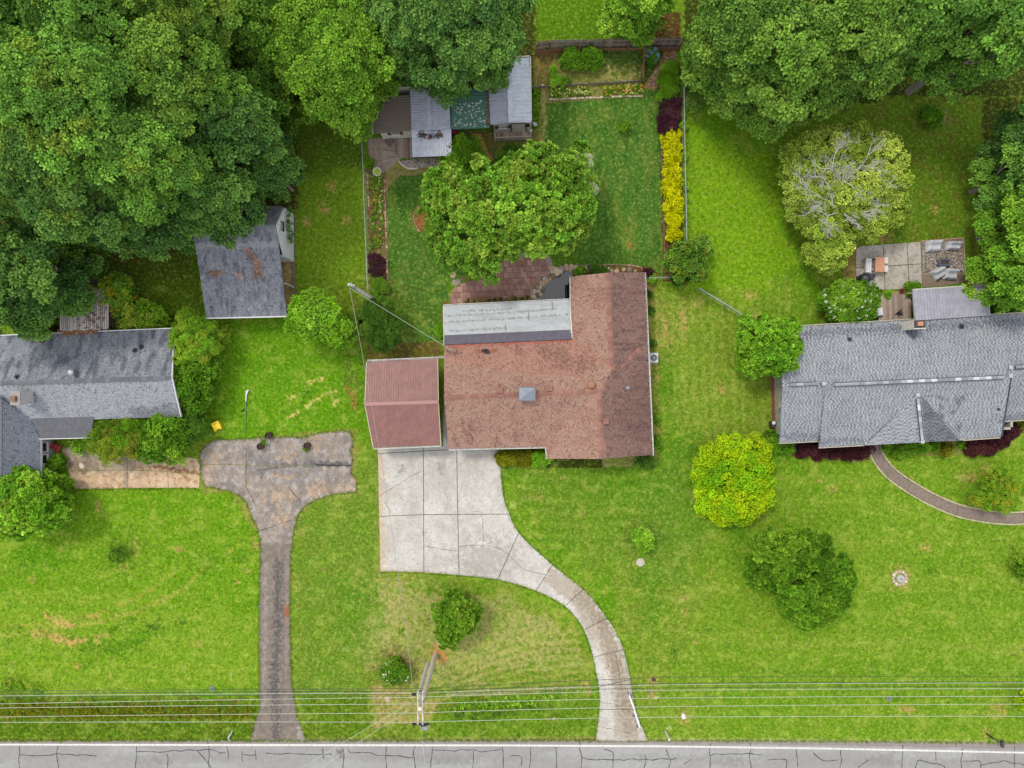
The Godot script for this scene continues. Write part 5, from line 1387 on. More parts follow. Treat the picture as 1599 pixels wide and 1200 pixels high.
	for p in [[715, 207], [766, 206]]: put("post", box_mesh(at(p[0], p[1]) + off + Vector3.UP * 1.05, Vector3(0.1, 2.1, 0.1)), mats["weathered_timber"], d)
	# E: the largest shed
	var e := thing("garden_shed", "tallest white shed, at the right end of the row, with a front deck", "shed", at(798, 160))
	off = -e.position
	var e0 := at(794, 92, 3.15) + off; var e1 := at(797.6, 191.5, 3.15) + off
	put("roof_panel", ribbed_mesh(e0, e1, at(766, 195, 2.4) + off, at(761, 95, 2.4) + off, 16, 0.05, 0.25), steel, e)
	put("roof_panel", ribbed_mesh(e0, e1, at(830, 191, 2.4) + off, at(826, 90, 2.4) + off, 16, 0.05, 0.25), mat("bright_steel", seen(208, 214, 228), 0.45, {"grain": 3.0}), e)
	put("ridge_cap", beam_mesh(e0 + Vector3.UP * 0.03, e1 + Vector3.UP * 0.03, 0.42, 0.03), mats["bright_steel"], e)
	var eb := flat([770, 110, 828, 106, 829.5, 205.5, 771.5, 208.5])
	for i in 4: eb[i] += Vector2(off.x, off.z)
	wall_ring(e, eb, 2.35, cream, 0.12)
	gable_end(e, up_at(772, 207.3, 2.35) + off, up_at(829, 204.5, 2.35) + off, up_at(798, 206, 2.95) + off, cream)
	window_on(e, eb[2], eb[3], 0.75, 0.8, 1.2, 0.55, white, mats["brown_shutter"])
	window_on(e, eb[2], eb[3], 0.12, 0.35, 1.5, 0.35, mats["dark_metal"])
	door_on(e, eb[2], eb[3], 0.34, mat("cream_door", seen(226, 220, 206), 0.7), mat("door_gap", seen(96, 90, 84), 0.8), 1.2)
	var wood := [mat("deck_grey", seen(156, 140, 126), 0.9, {"grain": 1.3}), mat("deck_brown", seen(134, 114, 100), 0.9, {"grain": 1.0}), mat("deck_pale", seen(178, 162, 146), 0.9, {"grain": 1.1})]
	for i in 22:
		var t := (i + 0.5) / 22
		put("deck_board", beam_mesh(at(771.5, 208.8).lerp(at(829.5, 206), t) + off + Vector3.UP * (0.2 + rng.randf_range(0, 0.01)), at(772.5, 221.5).lerp(at(829.5, 219), t) + off + Vector3.UP * 0.2, 0.145, 0.04), wood[rng.randi() % 3], e)
	for i in 26:
		put("baluster", box_mesh(at(772.5, 222).lerp(at(828, 219.4), i / 25.0) + off + Vector3.UP * 0.62, Vector3(0.05, 0.8, 0.05)), white, e)
	put("handrail", beam_mesh(at(772.5, 222).lerp(at(828, 219.4), 0) + off + Vector3.UP * 1.05, at(828, 219.4) + off + Vector3.UP * 1.05, 0.09, 0.05), wood[2], e)
	# grey roof scrap behind the tallest shed
	var f := thing("lean_to", "grey boarded lean-to roof behind the tallest white shed, mostly under the oak", "shed", at(822, 98))
	off = -f.position
	for i in 5: put("roof_board", beam_mesh(at(812 + i * 3.0, 92, 2.2) + off, at(813 + i * 3.0, 108 - 0.5 * i, 2.1) + off, 0.15, 0.04), wood[2 if i % 2 else 0], f)
	for p in [[814, 94], [824, 94], [814, 106], [824, 105]]: put("post", box_mesh(at(p[0] + 2, p[1] + 2) + off + Vector3.UP * 1.0, Vector3(0.09, 2.0, 0.09)), mats["weathered_timber"], f)
	# deck of the porch
	var g := thing("porch_deck", "grey weathered board deck beside the porch roof of the white shed", "deck", at(622, 232))
	off = -g.position
	for i in 14:
		var t := (i + 0.5) / 14
		var x := lerpf(597, 643, t)
		var y1 := minf(248.0, lerpf(219, 262, clampf((x - 597) / 42.0, 0, 1)))
		put("deck_board", beam_mesh(at(x, 217.6) + off + Vector3.UP * (0.15 + rng.randf_range(0, 0.01)), at(x + 0.7, y1) + off + Vector3.UP * 0.15, 0.165, 0.05), wood[rng.randi() % 3], g)
	for i in 3: put("joist", beam_mesh(at(604 + i * 10, 224 + i * 8) + off + Vector3.UP * 0.08, at(643, 224 + i * 8) + off + Vector3.UP * 0.08, 0.08, 0.08), mats["weathered_timber"], g)

# ---------------------------------------------------------------- plants
func sprig(key: String, n: int, leaf: float, wide: float, lift: float, seed_: int, young := 1.0, old := 1.0) -> ArrayMesh:     # a twig end: n leaves round it, about one unit across
	if sprigs.has(key): return sprigs[key]
	var g := RandomNumberGenerator.new()
	g.seed = seed_
	var st := st_new()
	for i in n:
		var a := TAU * i / n * 2.4 + g.randf_range(-0.4, 0.4)
		var new_leaf := i % 5 < 2                        # young leaves stand up paler; outer ones darkened to stand for shaded gaps
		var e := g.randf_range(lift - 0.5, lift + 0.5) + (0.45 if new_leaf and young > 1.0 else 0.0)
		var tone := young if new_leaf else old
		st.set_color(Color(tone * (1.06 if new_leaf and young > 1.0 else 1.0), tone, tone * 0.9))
		var d := Vector3(cos(a) * cos(e), sin(e), sin(a) * cos(e))
		var s := Vector3(-sin(a), g.randf_range(-0.35, 0.35), cos(a)).normalized()
		var up := s.cross(d).normalized()
		if up.y < 0: up = -up
		var b := d * g.randf_range(0.08, 0.3) + Vector3.UP * g.randf_range(-0.2, 0.25)
		var l := leaf * g.randf_range(0.75, 1.2); var w := wide * g.randf_range(0.8, 1.2)
		var tip := b + d * l - Vector3.UP * l * 0.18
		var mid := b + d * l * 0.5
		tri(st, b, mid + s * w / 2 + up * w * 0.16, tip)
		tri(st, b, tip, mid - s * w / 2 + up * w * 0.16)
	sprigs[key] = done(st)
	return sprigs[key]

func sprig_for(kind: String) -> ArrayMesh:
	match kind:
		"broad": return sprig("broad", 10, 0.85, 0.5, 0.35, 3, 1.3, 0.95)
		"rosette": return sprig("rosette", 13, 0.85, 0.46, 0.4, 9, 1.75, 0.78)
		"fine": return sprig("fine", 12, 0.75, 0.26, 0.4, 5)
		"needle": return sprig("needle", 14, 0.9, 0.14, 0.45, 6)
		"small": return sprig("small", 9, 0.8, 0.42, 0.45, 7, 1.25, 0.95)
	return sprig("broad", 10, 0.85, 0.5, 0.35, 3, 1.3, 0.95)

func cloud(g: RandomNumberGenerator, lobes: Array, opt: Dictionary) -> PackedFloat32Array:      # twig ends over every lobe: lobe > clump > twig
	var out := PackedFloat32Array()
	var cols: Array = opt.colors
	var sp: float = opt.twig
	var dens: float = opt.get("dense", 1.0)
	var flat_: float = opt.get("flat", 0.8)
	var clump_f: float = opt.get("clump", 0.4)
	var yellow: float = opt.get("yellow", 0.0)
	for L in lobes:
		var c: Vector3 = L[0]; var r: float = L[1]
		var tone: Color = cols[g.randi() % cols.size()]
		var rs := maxf(r * clump_f, sp * 0.9)
		var ns := clampi(int(r * r / (rs * rs) * 2.6 * dens), 5, 34)
		var own := g.randf_range(0.86, 1.14)
		for s in ns:
			var u := g.randf_range(-0.3, 1.0); var a := g.randf() * TAU
			var q := sqrt(1 - u * u)
			var pc := c + Vector3(cos(a) * q, u * flat_, sin(a) * q) * r * g.randf_range(0.74, 1.0)
			var t2: Color = tone.lerp(cols[g.randi() % cols.size()], g.randf_range(0.1, 0.7)) * (own * g.randf_range(0.85, 1.15))
			if g.randf() < yellow: t2 = t2.lerp(opt.hot, g.randf_range(0.3, 0.8))
			var nk := clampi(int(rs * rs / (sp * sp) * 4.2 * dens) + 3, 4, 40)
			for k in nk:
				var u2 := g.randf_range(-0.5, 1.0); var a2 := g.randf() * TAU
				var q2 := sqrt(1 - u2 * u2)
				var dir := Vector3(cos(a2) * q2, u2, sin(a2) * q2)
				var p := pc + dir * rs * sqrt(g.randf_range(0.2, 1.0)) * Vector3(1, flat_, 1)
				if p.y < 0.03: p.y = 0.03 + g.randf() * 0.1
				var y := (dir * 0.6 + Vector3(0, 0.55, 0) + (pc - c) / r * 0.35 + Vector3(g.randfn(), g.randfn(), g.randfn()) * 0.18).normalized()
				var x := y.cross(Vector3(cos(a2 * 7.0), 0.2, sin(a2 * 7.0))).normalized()
				var z := x.cross(y)
				var sc := sp * g.randf_range(0.75, 1.25)
				var f := g.randf_range(0.72, 1.32)
				out.append_array(PackedFloat32Array([x.x * sc, y.x * sc, z.x * sc, p.x, x.y * sc, y.y * sc, z.y * sc, p.y, x.z * sc, y.z * sc, z.z * sc, p.z, t2.r * f, t2.g * f, t2.b * f, 1.0]))
	return out

func scatter(called: String, mesh: Mesh, rows: PackedFloat32Array, m: Material, parent: Node3D) -> MultiMeshInstance3D:
	var mm := MultiMesh.new()
	mm.transform_format = MultiMesh.TRANSFORM_3D
	mm.use_colors = true
	mm.mesh = mesh
	mm.instance_count = rows.size() / 16
	mm.buffer = rows
	var o := MultiMeshInstance3D.new()
	o.name = called
	o.multimesh = mm
	o.material_override = m
	parent.add_child(o, true)
	return o

const PALETTES := {
	"oak": [[104, 142, 58], [92, 132, 52], [118, 154, 66], [84, 122, 54]],
	"deep": [[78, 118, 58], [90, 130, 62], [68, 106, 56], [100, 140, 66]],
	"wood": [[100, 146, 60], [88, 132, 58], [112, 158, 66], [80, 120, 56]],
	"bright": [[112, 154, 52], [100, 144, 46], [126, 166, 62], [90, 134, 44]],
	"maple": [[114, 162, 54], [100, 150, 48], [132, 174, 62], [92, 140, 46]],
	"lime": [[104, 156, 32], [114, 164, 40], [94, 146, 30], [124, 172, 58]],
	"gold": [[188, 196, 10], [198, 204, 14], [176, 186, 8], [196, 202, 30]],
	"limegold": [[142, 184, 26], [122, 174, 28], [158, 194, 28], [98, 156, 28]],
	"purple": [[72, 40, 58], [62, 35, 50], [84, 52, 68], [66, 56, 48]],
	"plum": [[72, 40, 48], [62, 33, 40], [82, 50, 54], [54, 31, 37]],
	"olive": [[140, 166, 66], [128, 156, 60], [154, 176, 80], [112, 142, 54]],
	"green": [[92, 138, 36], [82, 128, 32], [114, 156, 46], [72, 116, 30]],
	"dark": [[66, 104, 36], [78, 116, 42], [56, 90, 32], [92, 130, 48]],
	"fresh": [[122, 170, 48], [108, 158, 42], [142, 184, 66], [92, 146, 38]],
	"vine": [[98, 146, 38], [86, 132, 36], [120, 158, 46], [140, 156, 60]],
	"mossy": [[112, 120, 26], [98, 108, 24], [124, 130, 34], [90, 98, 24]],
}

func palette(name_: String) -> Array:
	var out := []
	for c in PALETTES[name_]:
		var k := lin(c[0], c[1], c[2])
		out.append(Color(k.r * 1.8, k.g * 1.66, k.b * 1.5))
	return out

func plant(called: String, category: String, label: String, group: String, px: float, py: float, r: float, high: float, pal: String, opt := {}) -> Node3D:
	var g := RandomNumberGenerator.new()
	g.seed = int(px * 131 + py * 17 + r)
	var hc: float = high * opt.get("mid", 0.58)
	var base := at(px, py, hc)
	base.y = 0
	var o := thing(called, label, category, base, 0.0, group)
	var R := r * (FLIGHT - hc) / LENS
	var sx: float = opt.get("sx", 1.0); var sz: float = opt.get("sz", 1.0)
	var V := high - hc
	var nl: int = opt.get("lobes", clampi(int(R * R * 0.62) + 5, 5, 34))
	var big: float = opt.get("lobe", clampf(0.95 / sqrt(nl) + 0.12, 0.22, 0.6))
	var lobes := []
	var ph := g.randf() * TAU
	var shape := FastNoiseLite.new()
	shape.seed = g.randi() % 1000
	shape.frequency = 0.9
	if opt.has("spots"):                              # lobes given on the plan: [x, y, radius, height of its centre]
		for s in opt.spots:
			var p := at(s[0], s[1], s[3]) - base
			lobes.append([p, s[2] * (FLIGHT - s[3]) / LENS])
	else:
		for i in nl:
			var rr := sqrt((i + 0.5) / nl); var a := ph + i * 2.39996 + g.randf_range(-0.25, 0.25)
			var reach = R * (1.0 - big * 0.82) * (1.0 + shape.get_noise_2d(cos(a), sin(a)) * opt.get("uneven", 0.35))
			var p := Vector3(cos(a) * rr * reach * sx, hc + V * (sqrt(maxf(0.0, 1 - rr * rr * 0.95)) * 0.95 - big * 0.6) + g.randf_range(-0.06, 0.06) * high, sin(a) * rr * reach * sz)
			lobes.append([p, R * big * g.randf_range(0.8, 1.2)])
			if rr > 0.6 and opt.get("skirt", true):
				lobes.append([Vector3(p.x * 0.9, maxf(hc * 0.45, p.y - V * 0.9), p.z * 0.9), R * big * g.randf_range(0.7, 1.0)])
	var d := {"colors": palette(pal), "twig": opt.get("twig", 0.3), "dense": opt.get("dense", 1.0), "flat": opt.get("flat", 0.8), "clump": opt.get("clump", 0.4), "yellow": opt.get("yellow", 0.0)}
	var hot: Array = opt.get("hot", [196, 184, 60])
	d.hot = lin(hot[0], hot[1], hot[2])
	var bark := mat("bark", seen(158, 148, 136), 0.95, {"grain": 0.8})
	if opt.get("trunk", high > 2.2):
		var tr: float = opt.get("girth", clampf(high * 0.018, 0.05, 0.34))
		put("trunk", rod(Vector3(0, -0.05, 0), Vector3(g.randf_range(-0.2, 0.2), hc * 0.75, g.randf_range(-0.2, 0.2)), tr * 1.25, tr * 0.8, 8), bark, o)
		var st := st_new()
		for L in lobes:
			if L[0].y < hc * 0.7: continue
			var a := Vector3(0, hc * g.randf_range(0.35, 0.72), 0)
			var b: Vector3 = L[0]
			var m = a.lerp(b, 0.55) + Vector3(0, -0.08 * high * 0.5, 0) + Vector3(g.randfn(), g.randfn() * 0.5, g.randfn()) * 0.12 * L[1]
			tube(st, PackedVector3Array([a, m, b]), PackedFloat32Array([tr * 0.6, tr * 0.38, tr * 0.14]), 5, false)
			for k in 3:
				var e = b + Vector3(g.randf_range(-1, 1), g.randf_range(0.1, 0.8), g.randf_range(-1, 1)) * L[1] * 0.8
				tube(st, PackedVector3Array([m.lerp(b, g.randf_range(0.2, 0.9)), e]), PackedFloat32Array([tr * 0.2, tr * 0.05]), 4, false)
		put("limbs", done(st), bark, o)
	var rows := cloud(g, lobes, d)
	var leafm := mat("leaf", Color.WHITE, 0.62, {"leaf": true})
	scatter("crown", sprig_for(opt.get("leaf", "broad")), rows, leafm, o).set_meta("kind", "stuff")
	if opt.has("flowers"):
		var fl := PackedFloat32Array()
		var fc: Array = opt.get("flower_color", [238, 240, 226])
		for i in opt.flowers:
			var k := (g.randi() % (rows.size() / 16)) * 16
			var s = g.randf_range(0.1, 0.15) * opt.get("flower_size", 1.0)
			if rows[k + 7] < hc * 0.6: continue
			var t := g.randf() * TAU
			var c := lin(fc[0], fc[1], fc[2]) * g.randf_range(0.85, 1.05)
			fl.append_array(PackedFloat32Array([cos(t) * s, 0, sin(t) * s, rows[k + 3], 0, s, 0, rows[k + 7] + opt.get("twig", 0.3) * 0.5, -sin(t) * s, 0, cos(t) * s, rows[k + 11], c.r, c.g, c.b, 1.0]))
		scatter("flowers", sprig("petal", 6, 1.0, 0.9, 0.25, 12), fl, mat("petal", Color.WHITE, 0.8, {"leaf": true}), o).set_meta("kind", "stuff")
	return o

func build_plants() -> void:
	var wood := "trees of the wood behind the left house"
	var W := {"twig": 0.25, "yellow": 0.12, "hot": [150, 172, 62], "dense": 1.1, "clump": 0.42}
	plant("tall_tree", "tree", "tall tree with yellow-tipped leaves in the top left corner of the wood", wood, 50, 50, 110, 19, "wood", W)
	plant("tall_tree", "tree", "broad tree at the top edge of the wood, second from the left corner", wood, 185, 40, 105, 20, "wood", W)
	plant("tall_tree", "tree", "tree at the top edge of the wood with bare grey branches showing below it", wood, 305, 55, 92, 18, "oak", W)
	plant("tall_tree", "tree", "yellow-flecked tree at the left edge of the wood, second down from the corner", wood, 65, 165, 108, 19, "wood", W)
	plant("tall_tree", "tree", "largest broad crown in the middle of the wood", wood, 185, 195, 112, 21, "wood", W)
	plant("tall_tree", "tree", "bluish green tree right of the largest crown in the wood", wood, 305, 150, 85, 18, "oak", W)
	plant("tall_tree", "tree", "wide crown in the lower middle of the wood, left of the garage", wood, 150, 294, 98, 17, "deep", W)
	plant("tall_tree", "tree", "full crown directly above the grey garage roof", wood, 262, 272, 92, 17, "wood", W)
	plant("tall_tree", "tree", "greyish green crown above the white ivy-grown gable wall", wood, 385, 215, 66, 14, "deep", {"twig": 0.3, "dense": 1.0})
	plant("tall_tree", "tree", "tree whose lower branches hang over the garage ridge beside the ivy wall", wood, 352, 322, 62, 11, "deep", {"twig": 0.3, "dense": 1.0})
	plant("tall_tree", "tree", "small tree at the wood's edge just above the tip of the white ivy wall", wood, 428, 272, 40, 8, "deep", {"twig": 0.28})
	plant("tall_tree", "tree", "dark tree at the left edge of the frame, midway down the wood", wood, 20, 300, 85, 15, "deep", W)
	plant("tall_tree", "tree", "dark green tree just above the top eave of the left house", wood, 58, 420, 68, 13, "deep", {"twig": 0.3})
	plant("tall_tree", "tree", "tree at the left edge of the frame overhanging the corner of the left house roof", wood, 8, 480, 52, 12, "deep", {"twig": 0.3})
	plant("tall_tree", "tree", "leafy tree at the lower edge of the wood, left of the garage roof corner", wood, 242, 352, 60, 11, "deep", {"twig": 0.3})
	plant("tall_tree", "tree", "shaded tree between the wood and the bright green tree at the top", wood, 425, 70, 60, 13, "dark", {"twig": 0.3})
	plant("tall_tree", "tree", "shaded tree at the right edge of the wood above the grass strip", wood, 415, 160, 52, 11, "dark", {"twig": 0.3})
	plant("understorey_tree", "tree", "low tree filling the dark gap below the largest crown of the wood", wood, 95, 260, 70, 9, "dark", {"twig": 0.3, "dense": 0.7})
	plant("understorey_tree", "tree", "low tree in the gap between the top edge trees of the wood", wood, 250, 110, 70, 9, "dark", {"twig": 0.3, "dense": 0.7})
	plant("understorey_tree", "tree", "low shaded tree in the gap above the garage's ridge", wood, 330, 235, 70, 8, "dark", {"twig": 0.3, "dense": 0.7})
	plant("understorey_tree", "tree", "low tree in the gap above the left house's slatted patio cover", wood, 112, 390, 42, 7, "dark", {"twig": 0.28, "dense": 0.7})
	plant("understorey_tree", "tree", "low pale-topped tree at the very top of the frame left of the bright tree", wood, 450, 8, 48, 9, "olive", {"twig": 0.28, "dense": 0.8})
	plant("bright_tree", "tree", "bright yellow-green round tree at the top, left of the dark oak over the sheds", "", 517, 90, 108, 12, "bright", {"twig": 0.27, "dense": 1.15, "clump": 0.36, "sx": 0.97})
	plant("bright_tree", "tree", "lower right spur of bright foliage overhanging the brown shed roof", "", 566, 122, 42, 9, "bright", {"twig": 0.27, "dense": 1.1})
	plant("oak_tree", "tree", "dark green oak overhanging the white and green roofs of the shed row", "", 706, 36, 112, 14, "deep", {"twig": 0.27, "dense": 1.15, "clump": 0.32, "sx": 1.14})
	plant("oak_tree", "tree", "dark foliage mass between the bright tree and the oak at the top edge", "", 618, 30, 62, 12, "oak", {"twig": 0.28})
	plant("small_tree", "tree", "green tree at the top edge hanging over the corner of the wooden fence", "", 995, -16, 60, 11, "maple", {"twig": 0.28})
	var east := "trees along the top right edge"
	plant("large_tree", "tree", "big round tree right of the wooden fence's end, nearest the fence", east, 1154, 60, 86, 14, "oak", {"twig": 0.3, "dense": 1.2, "clump": 0.36})
	plant("large_tree", "tree", "big tree whose lower edge reaches towards the pale tree with dead branches", east, 1225, 112, 86, 13, "oak", {"twig": 0.3, "dense": 1.2, "clump": 0.36})
	plant("large_tree", "tree", "big dense tree at the top edge, third from the fence", east, 1322, 60, 92, 15, "oak", {"twig": 0.3, "dense": 1.2, "clump": 0.36})
	plant("large_tree", "tree", "big tree at the top edge above the round shrub ringed by bare soil", east, 1415, 22, 76, 16, "wood", {"twig": 0.3, "dense": 1.1})
	plant("large_tree", "tree", "tree with feathery lower edge in the top right corner", east, 1522, 68, 72, 15, "wood", {"twig": 0.3, "dense": 1.1})
	plant("large_tree", "tree", "tree filling the extreme top right corner of the frame", east, 1590, 30, 80, 16, "wood", {"twig": 0.32})
	plant("large_tree", "tree", "low tree between the fence end and the big round trees", east, 1106, 112, 30, 6, "oak", {"twig": 0.26})
	plant("large_tree", "tree", "dark tree at the right edge, level with the ringed round shrub", east, 1612, 200, 52, 11, "deep", {"twig": 0.28})
	plant("large_tree", "tree", "light green tree at the right edge, upper one beside the shaded lawn", east, 1592, 268, 58, 10, "wood", {"twig": 0.28, "dense": 1.1})
	plant("large_tree", "tree", "light green tree at the right edge, level with the pebble patio", east, 1604, 350, 64, 10, "maple", {"twig": 0.28, "dense": 1.1})
	plant("large_tree", "tree", "light green tree at the right edge beside the covered garden chairs", east, 1590, 428, 56, 9, "maple", {"twig": 0.27, "dense": 1.1})
	# the garden maple in the middle, of several lobes
	plant("maple_tree", "tree", "wide light green maple in the fenced garden behind the sunroom", "", 795, 318, 125, 8.5, "maple", {"leaf": "rosette", "twig": 0.33, "dense": 0.85, "clump": 0.3, "yellow": 0.3, "hot": [176, 200, 80], "mid": 0.55,
		"spots": [[700, 300, 36, 6], [735, 282, 36, 6.6], [690, 340, 30, 5.2], [725, 330, 40, 7], [770, 300, 40, 7.2], [810, 285, 40, 7.2], [845, 262, 34, 6.4], [832, 252, 24, 5.4], [880, 280, 34, 6.2], [893, 262, 22, 5.2], [900, 318, 28, 5.6], [862, 320, 40, 7], [815, 335, 42, 7.4], [770, 350, 40, 7], [735, 375, 38, 6.4], [710, 390, 30, 5.2], [760, 405, 32, 5.4], [786, 380, 28, 5.8], [830, 365, 36, 6.4], [870, 355, 34, 6], [900, 352, 24, 4.8], [858, 368, 20, 4.6], [695, 368, 28, 4.4], [915, 295, 16, 4.6], [738, 420, 14, 4.2], [680, 315, 20, 4.4], [905, 240, 14, 4.2]]})
	plant("variegated_shrub", "shrub", "whitish-leaved shoots at the right edge of the garden maple", "", 912, 285, 18, 5.2, "olive", {"leaf": "fine", "twig": 0.2, "spots": [[910, 262, 9, 5.0], [918, 250, 7, 4.9], [921, 296, 9, 5.0], [928, 300, 5, 5.0], [916, 320, 7, 5.1], [898, 250, 8, 5.2]], "yellow": 1.0, "hot": [224, 232, 222], "trunk": true})
	plant("dark_shrub", "shrub", "dark shrub in shade at the top of the garden maple, below the shed deck", "", 798, 251, 27, 2.2, "dark", {"leaf": "fine", "twig": 0.2})
	plant("rounded_shrub", "shrub", "rounded mid green shrub at the corner of the ribbed porch roof", "", 720, 246, 34, 2.0, "green", {"leaf": "small", "twig": 0.15, "dense": 1.1, "trunk": false})
	# between the houses
	plant("bright_tree", "tree", "small lime green tree at the bottom right corner of the garage", "", 497, 496, 50, 4.6, "lime", {"leaf": "small", "twig": 0.2, "dense": 1.0, "uneven": 0.6, "clump": 0.36})
	plant("dense_shrub", "shrub", "dark green domed shrub below the wooden light pole", "", 592, 503, 42, 3.0, "dark", {"leaf": "fine", "twig": 0.16, "dense": 1.25, "clump": 0.3, "trunk": false, "uneven": 0.15})
	plant("climbing_shrub", "shrub", "twiggy shrub at the upper right corner of the left house roof", "", 312, 533, 46, 3.4, "vine", {"leaf": "fine", "twig": 0.2, "uneven": 0.5})
	plant("climbing_shrub", "shrub", "dense green shrub against the gable wall of the left house", "", 304, 598, 40, 3.0, "green", {"leaf": "small", "twig": 0.19, "sz": 1.35, "uneven": 0.5, "dense": 1.1})
	plant("climbing_shrub", "shrub", "feathery olive shrub overhanging the left house's porch roof edge", "", 190, 686, 44, 2.8, "vine", {"leaf": "needle", "twig": 0.24, "sx": 1.1, "uneven": 0.5, "yellow": 0.3, "hot": [170, 176, 70]})
	plant("climbing_shrub", "shrub", "leafy shrub between the feathery olive one and the asphalt driveway", "", 258, 682, 46, 2.8, "green", {"leaf": "small", "twig": 0.2, "uneven": 0.5})
	plant("climbing_shrub", "shrub", "darker shrub beside the yellow box", "", 302, 668, 26, 2.0, "dark", {"leaf": "fine", "twig": 0.18, "uneven": 0.5, "dense": 0.9})
	plant("low_shrub", "shrub", "small bright shrub tucked under the left house's porch eave", "", 126, 690, 15, 0.9, "fresh", {"leaf": "small", "twig": 0.16, "trunk": false})
	plant("round_tree", "tree", "round bright green tree at the left edge below the left house's wing", "", 52, 784, 60, 4.6, "fresh", {"leaf": "rosette", "twig": 0.24, "dense": 1.1, "clump": 0.34})
	plant("low_shrub", "shrub", "small green shrub between the red chair and the round tree", "", 88, 722, 12, 1.0, "green", {"leaf": "small", "twig": 0.16, "trunk": false})
	plant("yellow_green_shrub", "shrub", "yellow-green shrub beside the slatted patio cover", "", 184, 461, 30, 2.6, "bright", {"leaf": "small", "twig": 0.2, "yellow": 0.3, "hot": [206, 190, 40]})
	plant("leafy_shrub", "shrub", "low spreading shrub between the patio cover and the garage, above the eave", "", 226, 497, 34, 2.0, "vine", {"leaf": "small", "twig": 0.2, "sz": 0.6, "sx": 1.25})
	plant("leafy_shrub", "shrub", "small leafy shrub left of the slatted patio cover", "", 66, 490, 26, 2.0, "green", {"leaf": "broad", "twig": 0.26})
	var ivy := plant("ivy", "climbing plant", "strip of ivy climbing the white gable wall of the garage", "", 446, 352, 10, 2.2, "deep", {"leaf": "small", "twig": 0.14, "spots": [[446.5, 328, 3, 2.3], [446, 336, 3, 2.3], [446.5, 345, 4, 2.2], [446, 354, 4, 2.1], [446.5, 362, 4, 2.0], [447, 370, 3, 2.0], [446, 377, 3, 1.9]], "trunk": false, "dense": 0.8})
	ivy.position.x += 0.35
	# the right garden
	plant("pale_tree", "tree", "pale olive tree with bare grey branches on top, beside the paved yard", "", 1312, 312, 92, 5.6, "olive", {"leaf": "broad", "twig": 0.22, "dense": 1.25, "clump": 0.32, "uneven": 0.4,
		"spots": [[1255, 250, 34, 3.6], [1290, 232, 32, 3.8], [1335, 228, 34, 3.8], [1375, 250, 34, 3.6], [1392, 290, 26, 3.2], [1388, 325, 28, 3.2], [1362, 346, 28, 3.2], [1320, 348, 32, 3.4], [1250, 300, 28, 3.0], [1262, 330, 28, 3.0], [1290, 365, 32, 3.2], [1300, 388, 28, 3.0], [1280, 393, 24, 2.6], [1310, 300, 46, 3.2], [1345, 300, 44, 3.2], [1285, 290, 40, 3.2], [1292, 408, 17, 2.0], [1240, 270, 20, 2.8]]})
	plant("leafy_tree", "tree", "bright green tree covering the upper left corner of the right house", "", 1196, 540, 54, 5.6, "fresh", {"leaf": "rosette", "twig": 0.27, "clump": 0.34, "uneven": 0.6})
	plant("dark_tree", "tree", "dark green tree at the lower end of the yellow hedge, on the fence line", "", 1070, 412, 34, 4.2, "dark", {"leaf": "broad", "twig": 0.22, "yellow": 0.15, "hot": [150, 160, 50], "uneven": 0.5})
	plant("small_shrub", "shrub", "lighter green shrub right of the dark tree on the fence line", "", 1094, 388, 18, 2.2, "oak", {"leaf": "broad", "twig": 0.2, "uneven": 0.6})
	plant("flowering_shrub", "shrub", "round shrub with white flowers left of the board steps of the right house", "", 1325, 474, 42, 2.6, "green", {"leaf": "broad", "twig": 0.19, "dense": 1.1, "clump": 0.32, "flowers": 260, "trunk": false, "uneven": 0.2})
	plant("flowering_shrub", "shrub", "round shrub with white blossoms on the lawn left of the utility pole", "", 618, 1048, 23, 1.3, "green", {"leaf": "small", "twig": 0.13, "dense": 1.2, "clump": 0.32, "flowers": 90, "flower_size": 0.8, "trunk": false, "uneven": 0.12})
	plant("topiary_shrub", "shrub", "large yellow-tipped clipped shrub of four rounded lobes left of the right house's front", "", 1143, 750, 66, 3.0, "limegold", {"leaf": "small", "twig": 0.16, "dense": 1.15, "clump": 0.3, "yellow": 0.4, "hot": [200, 222, 30], "trunk": false,
		"spots": [[1112, 718, 24, 1.3], [1143, 706, 28, 1.6], [1175, 705, 25, 1.5], [1186, 728, 20, 1.3], [1105, 745, 22, 1.2], [1135, 742, 30, 1.9], [1168, 740, 30, 1.9], [1108, 780, 25, 1.3], [1132, 785, 27, 1.5], [1160, 780, 30, 1.6], [1183, 778, 22, 1.3], [1128, 802, 18, 0.9], [1155, 803, 18, 0.9], [1190, 755, 16, 1.2]]})
	plant("spreading_tree", "tree", "dark green spreading tree on the front lawn below the yellow-tipped shrub", "", 1248, 898, 84, 5.2, "green", {"leaf": "rosette", "twig": 0.26, "dense": 1.0, "clump": 0.32, "uneven": 0.35,
		"spots": [[1208, 860, 26, 3.4], [1240, 852, 24, 3.8], [1270, 848, 22, 3.4], [1188, 888, 22, 2.6], [1222, 884, 24, 3.6], [1274, 880, 28, 4.4], [1300, 880, 22, 3.2], [1316, 900, 18, 2.8], [1298, 912, 24, 3.4], [1246, 922, 28, 4.2], [1214, 906, 20, 2.8], [1238, 945, 22, 3.2], [1262, 955, 22, 3.0], [1292, 942, 24, 3.0], [1312, 930, 16, 2.4], [1178, 902, 13, 2.0], [1198, 842, 15, 2.6], [1256, 970, 11, 2.0], [1250, 888, 22, 2.6], [1230, 838, 12, 2.4], [1328, 908, 9, 2.2], [1276, 966, 9, 2.0]]})
	plant("young_tree", "tree", "young dark-hearted tree on the lawn above the utility pole", "", 715, 963, 40, 3.4, "green", {"leaf": "rosette", "twig": 0.22, "uneven": 0.7, "clump": 0.36, "dense": 0.95, "yellow": 0.25, "hot": [160, 200, 70]})
